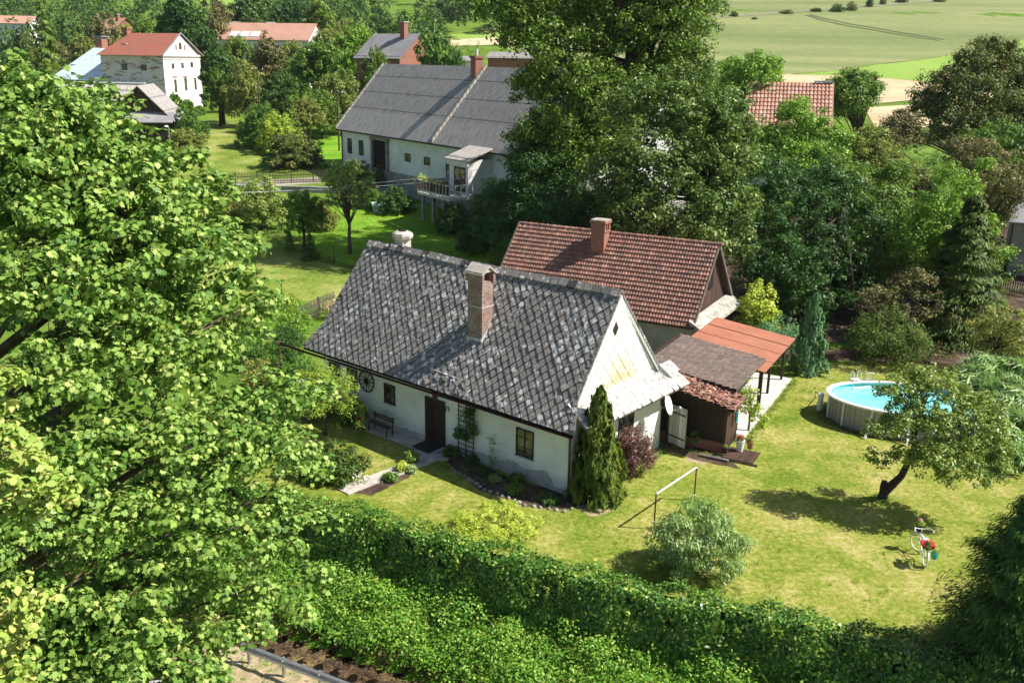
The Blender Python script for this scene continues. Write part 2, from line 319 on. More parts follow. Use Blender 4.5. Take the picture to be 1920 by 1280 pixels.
n_.links.new(ramp(n_, noise(n_, mp_.outputs[0], .8, 9, .75, .6), [(.47, (.68, .64, .60)), (.545, (.58, .53, .50)), (.56, (.38, .21, .16)), (.7, (.26, .13, .10))]), b_.inputs['Base Color']); b_.inputs['Roughness'].default_value = .9; M['peel'] = m_
m_, n_, b_ = newmat('pool water'); b_.inputs['Base Color'].default_value = (.25, .70, .70, 1); b_.inputs['Roughness'].default_value = .08
n_.links.new(ramp(n_, noise(n_, coord(n_), .5, 2), [(.35, (.16, .62, .63)), (.65, (.34, .78, .75))]), b_.inputs['Base Color']); bump(n_, b_, noise(n_, coord(n_), 4, 3), .22, .04); M['water'] = m_
M['poolwall'] = planks('pool wall', (.42, .40, .36), (.30, .29, .26), .35, True, .5)

# foliage
M['l_maple'] = leafmat('maple leaves', (.055, .135, .016), (.22, .335, .06), .15, .55, .28, (.34, .41, .11), 0)
M['l_yellow'] = leafmat('yellowing leaves', (.20, .32, .05), (.37, .44, .10), .25, .5, .35, (.52, .46, .15), 0)
M['l_ivy'] = leafmat('creeper leaves', (0.038, 0.108, 0.014), (0.088, 0.209, 0.023), .2, .4, .45, (0.338, 0.446, 0.068), 0, 1.0)
M['l_bank'] = leafmat('bank leaves', (.09, .23, .02), (.19, .38, .04), .3, .5, .35, (.36, .44, .08), 0, .8)
M['l_mid'] = leafmat('mid green leaves', (.065, .145, .02), (.165, .28, .042), .24, .5, .3, None, .05)
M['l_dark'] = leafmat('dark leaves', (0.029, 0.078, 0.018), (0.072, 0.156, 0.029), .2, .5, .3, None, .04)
M['l_bright'] = leafmat('bright leaves', (.16, .29, .02), (.34, .48, .06), .28, .5, .3, None, .04)
M['l_olive'] = leafmat('olive leaves', (0.156, 0.195, 0.039), (0.299, 0.325, 0.072), .25, .5, .3, None, .05)
M['l_brown'] = leafmat('brownish leaves', (0.091, 0.111, 0.039), (0.221, 0.195, 0.078), .2, .6, .25, (0.364, 0.260, 0.130), .03)
M['l_purple'] = leafmat('purple leaves', (.06, .02, .022), (.17, .07, .07), .2, .45, .4, (.3, .15, .13), 0)
M['l_silver'] = leafmat('silver leaves', (.12, .23, .04), (.30, .41, .12), .25, .5, .4, (.5, .56, .35), 0)
M['l_gold'] = leafmat('gold juniper', (.25, .36, .02), (.48, .54, .07), .2, .6, .3, (.6, .62, .14), 0)
M['l_thuja'] = leafmat('thuja sprays', (.05, .10, .012), (.15, .20, .022), .15, .6, .25, (.26, .28, .04), 0)
M['l_blue'] = leafmat('blue green sprays', (0.068, 0.162, 0.068), (0.149, 0.297, 0.121), .15, .6, .25, None, 0)
M['l_linden'] = leafmat('linden leaves', (.04, .09, .014), (.135, .21, .04), .2, .5, .35, (.26, .32, .09), 0, .3)
M['l_oak'] = leafmat('oak leaves', (.045, .085, .02), (.14, .18, .045), .22, .55, .3, (.30, .20, .08), 0, .3)
M['l_yew'] = leafmat('dark sprays', (.028, .065, .012), (.085, .15, .018), .12, .6, .25, (.15, .22, .03), .02)
M['l_apple'] = leafmat('apple leaves', (.10, .17, .025), (.26, .34, .07), .28, .45, .4, (.40, .42, .14), 0)
M['l_reed'] = leafmat('reed blades', (.16, .32, .07), (.36, .50, .18), .25, .4, .45, (.55, .62, .35), 0)
M['l_ash'] = leafmat('ash leaves', (.05, .11, .014), (.15, .24, .03), .24, .5, .3, (.26, .34, .06), 0, .18)
M['l_red'] = leafmat('red flowers', (.45, .02, .02), (.65, .05, .05), .1, .5, .3, None, 0)
M['l_pink'] = leafmat('pink flowers', (.6, .25, .28), (.75, .45, .45), .1, .5, .3, None, 0)
M['l_white'] = leafmat('white flowers', (.6, .55, .5), (.8, .78, .7), .1, .5, .3, None, 0)
M['l_hyd'] = leafmat('pale blue flowers', (.45, .55, .68), (.65, .72, .8), .1, .5, .3, None, 0)
m_ = leafmat('grass blades', (.13, .20, .02), (.30, .32, .07), .3, .6, .2, (.46, .42, .18), 0, .45); M['l_grass'] = m_

# ------------------------------------------------------------------ foliage builders
QUAD = np.array([(0, -.5, -.06), (.3, -.05, .05), (0, .5, -.06), (-.3, -.05, .05)])
SLIM = np.array([(0, -.5, -.03), (.13, 0, .03), (0, .5, -.06), (-.13, 0, .03)])
MAPLE = np.array([(0, -.5, 0), (.12, -.3, .01), (.38, -.33, -.03), (.3, -.12, .02), (.5, .1, -.06), (.24, .12, .02), (.22, .3, 0), (0, .52, -.07), (-.22, .3, 0), (-.24, .12, .02), (-.5, .1, -.06), (-.3, -.12, .02), (-.38, -.33, -.03), (-.12, -.3, .01)])
CURL = np.array([(0, -.5, .05), (.28, -.25, .14), (.32, .1, .16), (0, .5, -.12), (-.32, .1, .16), (-.28, -.25, .14)])
BLADE = np.array([(0, -.5, -.02), (.045, -.1, .06), (.03, .25, .02), (0, .5, -.12), (-.03, .25, .02), (-.045, -.1, .06)])
SHAPES = {'blade': BLADE, 'quad': QUAD, 'slim': SLIM, 'maple': MAPLE, 'curl': CURL}
def leaves(name, pos, nrm, size, shape, mat, parent=None, seed=0, up=None, jit=.35):
    rng = np.random.default_rng(seed); n = len(pos); S = SHAPES[shape]; k = len(S)
    nrm = nrm/np.linalg.norm(nrm, axis=1, keepdims=True)
    ref = rng.normal(size=(n, 3)) if up is None else up+rng.normal(size=(n, 3))*.25
    Tn = np.cross(nrm, ref); Tn /= np.linalg.norm(Tn, axis=1, keepdims=True)+1e-9; B = np.cross(Tn, nrm) if up is not None else np.cross(nrm, Tn)
    sz = (size*(1+jit*(rng.random(n)*2-1)))[:, None, None] if np.isscalar(size) else size[:, None, None]
    V = pos[:, None, :]+sz*(S[None, :, 0:1]*Tn[:, None, :]+S[None, :, 1:2]*B[:, None, :]+S[None, :, 2:3]*nrm[:, None, :])
    me = bpy.data.meshes.new(name); fill_mesh(me, V.reshape(-1, 3), np.full(n, k), np.arange(n*k))
    at = me.attributes.new('tint', 'FLOAT', 'POINT'); at.data.foreach_set('value', np.repeat(rng.random(n), k).astype(np.float32))
    me.materials.append(mat); o = link(bpy.data.objects.new(name, me))
    if parent: o.parent = parent
    return o
def clump_points(C, R, n, seed=0, flat=.75, droop=0., out=.8, upb=.6, rnd=.4, center=None):
    rng = np.random.default_rng(seed); C = np.asarray(C, float); R = np.asarray(R, float)
    C = np.repeat(C, n, 0); R = np.repeat(R, n)
    d = rng.normal(size=(len(C), 3)); d /= np.linalg.norm(d, axis=1, keepdims=True)
    r = R*rng.random(len(C))**.4
    P = C+d*r[:, None]*np.array([1, 1, flat]); P[:, 2] -= droop*np.abs(rng.random(len(C)))*R
    nr = d*out+np.array([0, 0, upb])+rng.normal(size=P.shape)*rnd
    return P, nr
def lobe_clumps(lobes, per, seed=0, shell=(.72, 1.02), low=-.6):
    rng = np.random.default_rng(seed); out = []
    for (x, y, z, rx, ry, rz) in lobes:
        k = max(5, int(3.6*per*(rx*ry+rx*rz+ry*rz)/3))
        d = rng.normal(size=(k*3, 3)); d /= np.linalg.norm(d, axis=1, keepdims=True); d = d[d[:, 2] > low][:k]
        s = rng.uniform(shell[0], shell[1], len(d))[:, None]
        out.append(np.array([x, y, z])+d*s*np.array([rx, ry, rz]))
    return np.concatenate(out)
def auto_lobes(w_, h_, zb, n=9, seed=0, kind='round'):
    rng = random.Random(seed); L = []; hc = h_-zb
    for i in range(n):
        if i == 0: L.append((0, 0, h_-hc*.3, w_*.27, w_*.27, hc*.3)); continue
        a = i*2.4+rng.uniform(-.3, .3); t = rng.uniform(.15, .72)
        rr = w_*.5*math.sqrt(max(.05, 1-(2*t-.85)**2))*rng.uniform(.42, .62); s = rng.uniform(.22, .31)
        if kind == 'cone': rr = w_*.5*(1-t)*.6; s = .3*(1-t*.6)
        L.append((rr*math.cos(a), rr*math.sin(a), zb+hc*t, w_*s, w_*s, hc*s*rng.uniform(.7, .95)))
    return L
def woody(name, parent, base_r, h_, targets, mat, seed=0, lean=(0, 0), nmax=40):
    rng = random.Random(seed); mb = MB(); top = Vector((lean[0], lean[1], h_))
    pts = [Vector((0, 0, -.3)), Vector((lean[0]*.2+rng.uniform(-.1, .1), lean[1]*.2, h_*.3)), Vector((lean[0]*.55, lean[1]*.55+rng.uniform(-.1, .1), h_*.65)), top]
    mb.tube(pts, [base_r*1.25, base_r, base_r*.8, base_r*.45], 9)
    tg = list(targets); rng.shuffle(tg)
    for t in tg[:nmax]:
        t = Vector(t); f = rng.uniform(.35, .95); s = pts[1].lerp(top, f) if f > .3 else pts[1]
        mid = s.lerp(t, .5)+Vector((rng.uniform(-.15, .15), rng.uniform(-.15, .15), rng.uniform(.0, .25)))*(t-s).length*.6
        r0 = base_r*rng.uniform(.22, .42)
        mb.tube([s, mid, t], [r0, r0*.6, r0*.2], 5)
    return mb.build(name, mat, parent, smooth=True)
def plant(name, label, cat, loc, lobes, per=3., nleaf=40, cr=.5, size=.2, shape='quad', mat='l_mid', trunk=(.2, 3), bark='bark', group=None, seed=1, flat=.75, droop=0., leafname='crown',
          rz=0, low=-.6, shell=(.72, 1.02), out=.85, upb=.6, rnd=.4, lean=(0, 0), nb=40, s=1, up=None):
    root = empty(name, loc, rz, label, cat, group, s)
    C = lobe_clumps(lobes, per, seed, shell, low); rng = np.random.default_rng(seed)
    P, nr = clump_points(C, cr*rng.uniform(.6, 1.3, len(C)), nleaf, seed+1, flat, droop, out, upb, rnd)
    leaves(leafname, P, nr, size, shape, M[mat], root, seed+2, up)
    if trunk: woody('trunk', root, trunk[0], trunk[1], C, M[bark], seed, lean, nb)
    return root
def conifer(name, label, loc, h_, r_, mat='l_dark', seed=1, size=.3, n=14000, group=None, bark='barkdark', expo=.8, cat='tree', trunk=True, upright=False, s=1, shape='slim', zb=.03, tiers=None, per=40, spread=1., rough=.10):
    root = empty(name, loc, random.random()*6, label, cat, group, s); rng = np.random.default_rng(seed)
    K = max(30, n//per); t = rng.random(K)**1.25; z = h_*(zb+(1-zb)*t); rad = r_*(1-t)**expo+.03
    a = rng.random(K)*2*math.pi; lob = 1+.12*np.sin(a*4+z*1.1)+.10*np.sin(a*9-z*2.7)+rough*rng.normal(size=K)
    if tiers: lob *= .82+.26*np.abs(np.sin(t*tiers*math.pi+.5*np.sin(a*3)))
    rr = rad*lob*rng.random(K)**.25; Cc = np.stack([rr*np.cos(a), rr*np.sin(a), z-(0 if upright else .15*rr)], 1)
    cs = (.10+.16*(1-t))*spread*r_*(.75 if upright else 1)*rng.uniform(.7, 1.3, K); sc3 = np.array([.55, .55, 1.25]) if upright else np.array([1, 1, .35])
    gd = rng.normal(size=(K*per, 3)); gd /= np.linalg.norm(gd, axis=1, keepdims=True); gd *= (rng.random(K*per)**.45)[:, None]; P = np.repeat(Cc, per, 0)+gd*np.repeat(cs, per)[:, None]*sc3; a = np.repeat(a, per); n = K*per
    P[:, 2] = np.maximum(P[:, 2], .02)
    o_ = np.stack([np.cos(a), np.sin(a), np.full(n, .35 if upright else 1.1)], 1); nr = o_+rng.normal(size=(n, 3))*.3
    up = np.stack([np.cos(a)*.25, np.sin(a)*.25, np.ones(n)], 1) if upright else np.stack([np.cos(a), np.sin(a), np.full(n, -.1)], 1)
    leaves('crown', P, nr, size, shape, M[mat], root, seed, up)
    if trunk:
        mb = MB(); mb.tube([(0, 0, -.2), (0, 0, h_*.5), (0, 0, h_*.95)], [r_*.09+.03, r_*.05+.02, .01], 8); mb.build('trunk', M[bark], root)
    return root
def blades(name, pos, length, width, mat, parent=None, seed=0, arch=.6, segs=4, rad=None):
    rng = np.random.default_rng(seed); n = len(pos); a = rng.random(n)*2*math.pi if rad is None else rad+rng.normal(size=n)*.6
    L = length*(.6+.6*rng.random(n)); ar = arch*(.4+rng.random(n)*.9); W = width*(.7+.6*rng.random(n))
    Vs = []; ts = np.linspace(0, 1, segs+1)
    dx, dy = np.cos(a), np.sin(a)
    for t in ts:
        h = L*ar*t**1.8; zz = L*(t*(1-.18*ar)-ar*.42*t**2.6); w_ = W*(1-t)**.6*(.55 if t == 0 else 1)*.5
        c = pos+np.stack([dx*h, dy*h, zz], 1); sd_ = np.stack([-dy*w_, dx*w_, np.zeros(n)], 1)
        Vs.append(c-sd_); Vs.append(c+sd_)
    V = np.stack(Vs, 1); k = 2*(segs+1); base = (np.arange(n)*k)[:, None, None]
    q = np.array([[2*i, 2*i+1, 2*i+3, 2*i+2] for i in range(segs)])[None]; idx = (base+q).ravel()
    me = bpy.data.meshes.new(name); fill_mesh(me, V.reshape(-1, 3), np.full(n*segs, 4), idx)
    at = me.attributes.new('tint', 'FLOAT', 'POINT'); at.data.foreach_set('value', np.repeat(rng.random(n), k).astype(np.float32))
    me.materials.append(mat); o = link(bpy.data.objects.new(name, me))
    if parent: o.parent = parent
    return o

# ------------------------------------------------------------------ ground
def grid_ground():
    xs = np.concatenate([np.linspace(-900, -60, 30), np.linspace(-57, -20, 20), np.arange(-19, 34, .6), np.linspace(36, 90, 22), np.linspace(100, 900, 30)])
    ys = np.concatenate([np.linspace(-60, 10, 12), np.arange(12, 46, .4), np.arange(47, 210, 2.5), np.linspace(215, 500, 30), np.linspace(520, 1600, 30)])
    X, Y = np.meshgrid(xs, ys); Z = hgt(X, Y); V = np.stack([X, Y, Z], -1).reshape(-1, 3)
    nx = len(xs); i = np.arange(len(ys)-1)[:, None]*nx+np.arange(nx-1)[None]; q = np.stack([i, i+1, i+nx+1, i+nx], -1).reshape(-1, 4)
    me = bpy.data.meshes.new('ground'); fill_mesh(me, V, np.full(len(q), 4), q.ravel()); me.polygons.foreach_set('use_smooth', [True]*len(q))
    me.materials.append(M['meadow']); tag(link(bpy.data.objects.new('ground', me)), kind='structure')
grid_ground()
import bmesh
def sheet(name, pts, mat, off=.004, res=3., kind='structure', wob=0, label=None, cat=None, clipd=None):
    P = [Vector((p[0], p[1], 0)) for p in pts]; Q = []
    rng = random.Random(len(name))
    for a, b in zip(P, P[1:]+P[:1]):
        k = max(1, int((b-a).length/(res*.5)))
        for i in range(k):
            q = a.lerp(b, i/k)
            if wob: q = q+Vector((rng.uniform(-wob, wob), rng.uniform(-wob, wob), 0))
            Q.append(q)
    bm = bmesh.new(); f = bm.faces.new([bm.verts.new(q) for q in Q]); bmesh.ops.triangulate(bm, faces=[f])
    for _ in range(7):
        e = [e for e in bm.edges if e.calc_length() > res]
        if not e: break
        bmesh.ops.subdivide_edges(bm, edges=e, cuts=1); bmesh.ops.triangulate(bm, faces=[f for f in bm.faces if len(f.verts) > 3])
    for v in bm.verts: v.co.z = H(v.co.x, v.co.y)+off
    bm.normal_update()
    if sum(f.normal.z*f.calc_area() for f in bm.faces) < 0: bmesh.ops.reverse_faces(bm, faces=bm.faces)
    me = bpy.data.meshes.new(name); bm.to_mesh(me); bm.free(); me.materials.append(mat)
    return tag(link(bpy.data.objects.new(name, me)), label, cat, None, kind)
M['dirt'] = plain('field margin', (.26, .24, .15), (.16, .17, .08), .2, .95, .3)
def TP(*pp): return [T(*p)[:2] for p in pp]
# distant fields on the hillside
sheet('field', TP((1330, 10), (1640, -60), (2300, -90), (2300, 60), (1920, 78), (1760, 108), (1640, 122), (1560, 134), (1480, 140), (1300, 142), (1100, 150), (900, 60), (1000, 25)), M['field'], .10, 30)
sheet('green_field', TP((1480, 141), (1560, 135), (1640, 123), (1760, 109), (1920, 76), (2200, 20), (2200, 160), (1760, 156), (1600, 143)), M['fieldgreen'], .16, 20)
sheet('stubble_field', TP((1400, 145), (1480, 140), (1600, 143), (1760, 156), (1900, 165), (1900, 185), (1700, 190), (1640, 196), (1540, 200), (1400, 190)), M['stubble'], .14, 14)
sheet('tilled_field', TP((1620, 203), (1720, 197), (1800, 210), (1800, 240), (1640, 240)), M['stubble'], .1, 10)
sheet('field_strip', TP((1340, 36), (1500, 24), (1640, 14), (1920, -12), (1920, -17), (1640, 9), (1500, 20), (1340, 32)), M['dirt'], .22, 20)
sheet('stubble_strip', TP((845, 76), (960, 70), (1100, 72), (1100, 86), (960, 84), (845, 88)), M['stubble'], .2, 12)
sheet('far_meadow', TP((845, 66), (960, 60), (1100, 60), (1100, 72), (960, 70), (845, 76)), M['fieldgreen'], .2, 12)
sheet('hill_meadow', TP((330, -30), (560, -30), (560, 8), (440, 14), (380, 8)), M['fieldgreen'], .3, 30)
def strip(name, pix, wdt, mat, off=.02, res=3, kind='structure', world=False):
    P = [Vector((*(p if world else T(*p)[:2]), 0)) for p in pix]; L, R = [], []
    for i, p in enumerate(P):
        d = (P[min(i+1, len(P)-1)]-P[max(i-1, 0)]).normalized(); nn = Vector((-d.y, d.x, 0))*wdt/2
        L.append(p+nn); R.append(p-nn)
    return sheet(name, [(v.x, v.y) for v in L+R[::-1]], mat, off, res, kind)
M['ruts'] = plain('wheel ruts', (.13, .16, .06), (.10, .13, .05), .1, .95, .2)
strip('wheel_track', [(1512, 30), (1545, 40), (1590, 50), (1640, 58), (1690, 67), (1760, 78)], 1.3, M['ruts'], .3, 15)
strip('wheel_track', [(1518, 29), (1552, 38), (1597, 47), (1647, 55), (1697, 64), (1770, 76)], 1.3, M['ruts'], .3, 15)
# left meadow strip between shrubs and the maple, garden lawn behind the cottage
sheet('mown_strip', TP((345, 470), (345, 380), (365, 352), (335, 330), (350, 300), (380, 262), (365, 240), (370, 226), (440, 220), (480, 250), (490, 300), (470, 335), (400, 350), (385, 368), (440, 420), (520, 460), (570, 478), (600, 492), (655, 505), (700, 515), (700, 600), (640, 600), (560, 560), (500, 545), (420, 560), (330, 560)), M['mown'], .012, 2.5)
sheet('garden_lawn', TP((545, 420), (620, 380), (700, 380), (830, 385), (900, 420), (1000, 470), (1000, 520), (680, 505), (600, 480), (560, 450)), M['bright'], .016, 2.5)
sheet('tall_grass', TP((330, 565), (420, 562), (500, 548), (560, 565), (590, 600), (560, 650), (430, 660), (330, 640)), M['bright'], .014, 2.5)
sheet('meadow_patch', TP((590, 250), (640, 245), (640, 305), (590, 320)), M['bright'], .02, 3)
strip('lane', [(250, 365), (330, 357), (400, 352), (480, 345), (600, 338)], 3.2, M['track'], .02, 3)
# yard
YARD = [(-12.5, 43.5), (-9.5, 44.2), (2.5, 34.3), (8, 39.6), (12.5, 44), (17.5, 52), (27, 54), (36, 44), (34, 17.6), (20, 19.3), (12.1, 23.2), (8.1, 24.8), (2.6, 26.8), (-2, 29.2), (-7.8, 32), (-13, 34.5), (-14, 38)]
sheet('lawn', YARD, M['yard'], .006, 2)
sheet('garden_bed', TP((826, 852), (850, 850), (960, 900), (1068, 928), (1105, 942), (1060, 958), (985, 950), (900, 920), (850, 882)), M['soil'], .016, .5, wob=.05)
sheet('garden_bed', TP((660, 925), (745, 872), (800, 862), (765, 895), (700, 930)), M['soil'], .015, .5, wob=.05)
sheet('patio', TP((660, 782), (702, 786), (801, 819), (846, 838), (826, 852), (770, 842), (735, 828), (690, 812)), M['slab'], .017, .6, wob=.03)
sheet('bare_patch', TP((1285, 850), (1330, 845), (1345, 858), (1318, 872), (1290, 866)), M['verge'], .012, .4, wob=.05)
sheet('bare_patch', TP((1230, 838), (1262, 850), (1310, 866), (1390, 880), (1350, 850), (1262, 822)), M['soil'], .014, .4, wob=.05)
sheet('bare_patch', TP((1085, 948), (1125, 940), (1150, 948), (1140, 966), (1100, 968)), M['verge'], .009, .4, wob=.1)
sheet('pool_gravel', [(19.6+4.2*math.cos(t)*.966+2.8*math.sin(t)*.26, 42.9-4.2*math.cos(t)*.26+2.8*math.sin(t)*.966) for t in np.linspace(0, 6.28, 25)[:-1]], M['soil'], .012, .6, wob=.08)
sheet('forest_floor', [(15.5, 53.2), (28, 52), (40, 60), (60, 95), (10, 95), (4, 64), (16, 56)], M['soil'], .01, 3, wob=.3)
# stepping slabs of the garden path: one path
mb = MB(); rng = random.Random(3)
pa, pb = Vector(G(838, 848)), Vector(G(635, 925))
for i in range(9):
    a = pa.lerp(pb, .14+i*.096); d = (pb-pa).normalized(); nn = Vector((-d.y, d.x, 0)); 
    for s_ in ((-.42, -.02), (.02, .42)) if i % 2 else ((-.40, .40),):
        q = [a+d*(-.36+rng.uniform(-.03, .03))+nn*s_[0], a+d*.36+nn*(s_[0]+rng.uniform(-.04, .04)), a+d*(.36+rng.uniform(-.03, .03))+nn*s_[1], a-d*.36+nn*(s_[1]+rng.uniform(-.05, .05))]
        mb.poly([v+Vector((0, 0, .0)) for v in q]+[v+Vector((0, 0, .05+rng.uniform(0, .015))) for v in q], [(4,5,6,7),(0,1,5,4),(1,2,6,5),(2,3,7,6),(3,0,4,7)])
for i in range(26):
    c = Vector(G(rng.uniform(775, 835), rng.uniform(838, 862))); r = rng.uniform(.14, .34); k = 6; a0 = rng.random()*6
    q = [c+Vector((math.cos(a0+j*1.047)*r*rng.uniform(.75, 1.1), math.sin(a0+j*1.047)*r*rng.uniform(.75, 1.1), 0)) for j in range(k)]
    h_ = rng.uniform(.02, .035)+i*.0007; mb.poly([(*v.xy, 0) for v in q]+[(*v.xy, h_) for v in q], [tuple(range(6, 12))]+[(j, (j+1) % 6, (j+1) % 6+6, j+6) for j in range(6)])
tag(mb.build('path', M['slab']), kind='structure')
mb = MB()                                                    # edging stones of the long bed
ed = TP((846, 880), (900, 915), (985, 948), (1060, 960), (1110, 945))
for (a, b) in zip(ed[:-1], ed[1:]):
    a, b = Vector((*a, 0)), Vector((*b, 0)); k = int((b-a).length/.3)
    for i in range(k):
        c = a.lerp(b, i/k)+Vector((rng.uniform(-.05, .05), rng.uniform(-.05, .05), 0)); r = rng.uniform(.07, .14)
        mb.lathe([(r, -.02), (r*.95, .05), (r*.6, .09), (.001, .095)], 7, c)
tag(mb.build('bed_edging', M['stone'], smooth=False), kind='structure')
# stream: bed sheet with cobbles, dark shallow water
def off_hl(d, x0, x1, n=40):
    out = []
    for x in np.linspace(x0, x1, n):
        y = np.interp(x, [p[0] for p in HL], [p[1] for p in HL]); lo, hi = y-d*2, y
        for _ in range(30):
            m_ = (lo+hi)/2
            if float(hedge_dist(x, m_)) > d: lo = m_
            else: hi = m_
        out.append((x, (lo+hi)/2))
    return out
sheet('stream_bed', off_hl(3.0, -22, 22)+off_hl(6.2, -22, 22)[::-1], M["stream"], .05, .4)
mb = MB(); rng = random.Random(5); sl = off_hl(4.6, -14, 8, 60)
for i in range(520):
    x, y = rng.choice(sl); x += rng.uniform(-.3, .3); y += rng.uniform(-1.4, 1.4); r = rng.uniform(.05, .17); z = H(x, y)
    q = [(math.cos(j*1.047)*r*rng.uniform(.7, 1.2), math.sin(j*1.047)*r*rng.uniform(.6, 1.1)) for j in range(6)]
    mb.poly([(x+a, y+b, z-.03) for a, b in q]+[(x+a*.7, y+b*.7, z+.05+r*.25) for a, b in q], [tuple(range(6, 12))]+[(j, (j+1) % 6, (j+1) % 6+6, j+6) for j in range(6)])
tag(mb.build('stream_stones', M['stream']), kind='stuff')
m_, n_, b_ = newmat('stream water'); b_.inputs['Base Color'].default_value = (.05, .035, .02, 1); b_.inputs['Roughness'].default_value = .08; b_.inputs['Transmission Weight'].default_value = .85; b_.inputs['IOR'].default_value = 1.33
bump(n_, b_, noise(n_, wpos(n_), 5, 3), .25, .02); M['streamwater'] = m_
def flat(name, pts, z, mat):
    mb = MB(); mb.face([(x, y, z) for x, y in pts]); tag(mb.build(name, mat), kind='structure')
P_ = off_hl(3.2, -22, 22)+off_hl(6.1, -22, 22)[::-1]
sw = sheet('stream_water', P_, M['streamwater'], 0, .8)
for v in sw.data.vertices: v.co.z = -2.108
sheet('verge', off_hl(6.5, -22, 22)+off_hl(8.6, -22, 22)[::-1], M["verge"], .06, .5)
sheet('road', off_hl(8.3, -40, 30)+off_hl(14.5, -40, 30)[::-1], M["asphalt"], .08, .7)

# ------------------------------------------------------------------ buildings
def ang_frame(ox, oy, a, oz=0):
    c, s = math.cos(a), math.sin(a); return lambda x, y, z=0: (ox+c*x-s*y, oy+s*x+c*y, oz+z)
def window(parent, x0, x1, z0, z1, y=0., tf=None, frame='framewood', cols=2, rows=2, fw=.06, proud=.04, label=None, sill=True, glass='glass', arch=False):
    mb = MB(tf); p = proud
    for a, b, c, d in ((x0, x0+fw, z0, z1), (x1-fw, x1, z0, z1), (x0+fw, x1-fw, z0, z0+fw), (x0+fw, x1-fw, z1-fw, z1)): mb.box(a, b, y-p, y+.01, c, d)
    for i in range(1, cols):
        xc = x0+(x1-x0)*i/cols; mb.box(xc-fw*.45, xc+fw*.45, y-p*.85, y+.01, z0+fw, z1-fw)
    for j in range(1, rows):
        zc = z0+(z1-z0)*j/rows
        for i in range(cols):
            a = x0+(x1-x0)*i/cols+fw*.6; b = x0+(x1-x0)*(i+1)/cols-fw*.6; mb.box(a, b, y-p*.7, y+.008, zc-fw*.22, zc+fw*.22)
    f = mb.build('window', M[frame], parent)
    if label: f['label'] = label
    mb = MB(tf); mb.box(x0+fw*.5, x1-fw*.5, y-.012, y+.02, z0+fw*.5, z1-fw*.5); mb.build('pane', M[glass], f)
    if sill:
        mb = MB(tf); mb.box(x0-.04, x1+.04, y-.1, y+.01, z0-.045, z0-.003); mb.build('sill', M['concrete'], f)
    return f
def pantile_roof(name, F, U, V, mat, parent, pitch=.21, row=.34, amp=.035, seed=0, mess=0.):
    """F(u,v)->(point, normal); v from eave upward"""
    rng = np.random.default_rng(seed); cols = int(U/pitch); rows = int(V/row); prof = [0, .9, 1., .75, .25, 0]
    V_ = []; Fc = []; tn = []; nb = 0
    for r in range(rows):
        v0, v1 = r*row, min((r+1)*row+.05, V)
        for c in range(cols):
            dz = rng.random()*.012+ (rng.random()*mess); tt = rng.random(); du = (rng.random()-.5)*mess*2; dv = (rng.random()-.5)*mess*2
            for v, lift in ((v0, .085), (v1, .0)):
                for k, h in enumerate(prof):
                    u = (c+k/5*1.02)*pitch; p, n = F(min(u+du, U), v+dv); V_.append(p+n*(lift+dz+h*amp)); tn.append(tt)
            for k in range(5): Fc.append((nb+k, nb+k+1, nb+k+7, nb+k+6))
            # front lip
            for k in range(6):
                u = (c+k/5*1.02)*pitch; p, n = F(min(u+du, U), v0+dv); V_.append(p+n*.0); tn.append(tt)
            for k in range(5): Fc.append((nb+12+k, nb+13+k, nb+k+1, nb+k))
            nb += 18
    mb = MB(); mb.v = V_; mb.f = Fc; mb.t = tn; return mb.build(name, M[mat], parent)
def plane_F(P0, du, dv):
    P0, du, dv = Vector(P0), Vector(du).normalized(), Vector(dv).normalized(); n = du.cross(dv).normalized()
    return lambda u, v: (P0+du*u+dv*v, n)
# ================= the cottage
CO = (-9.4455, 44.339); CA = -.7018; CL, CW = 15.55, 6.28
cot = empty('cottage', (*CO, 0), CA, 'whitewashed cottage in the middle with lichen-spotted grey diamond tile roof', 'house')
EZ, RZ, KY, KZ = 3.06, 7.93, .15, 4.11            # eave, ridge, kick of the roof
mb = MB(); mb.box(0, CL, 0, CW, -.4, 3.95); mb.build('wall', M['white'], cot)
mb = MB(); rr = random.Random(2)                  # exposed plinth, broken upper edge
top = [(x, .28+.42*max(0, min(1, (x-8.5)/4.5))*(.5+.5*math.sin(x*1.9)**2)+rr.uniform(-.06, .06)-(.35 if x > 14.6 else 0)) for x in np.arange(0, CL, .18)]
for (xa, za), (xb, zb_) in zip(top[:-1], top[1:]):
    if 7.2 < xa < 8.5:
        if mb.v: pl0_ = mb; mb = MB()
        continue
    mb.prism([(xa, -.1), (xb, -.1), (xb, max(.05, zb_)), (xa, max(.05, za))], -.035, .01)
M['plinth'] = plain('bare plinth', (.50, .48, .44), (.36, .34, .31), 2, .95, .4); mb.build('plinth', M['plinth'], cot); pl0_.build('plinth', M['plinth'], cot)
def roof_pt(u_left, u_right):                     # bounds of a slope as functions of height
    pass
def front_prof(v):                                 # v = distance from eave along the slope -> (y, z)
    l1 = math.hypot(KY+.73, KZ-EZ)
    if v < l1: t = v/l1; return (-.73+(KY+.73)*t, EZ+(KZ-EZ)*t)
    l2 = math.hypot(CW/2-KY, RZ-KZ); t = (v-l1)/l2; return (KY+(CW/2-KY)*t, KZ+(RZ-KZ)*t)
SV = math.hypot(KY+.73, KZ-EZ)+math.hypot(CW/2-KY, RZ-KZ)
def bounds(z):
    zz = [EZ, KZ, RZ]; return float(np.interp(z, zz, [-.66, -.12, .14])), float(np.interp(z, zz, [CL+.63, CL+.10, CL-.06]))
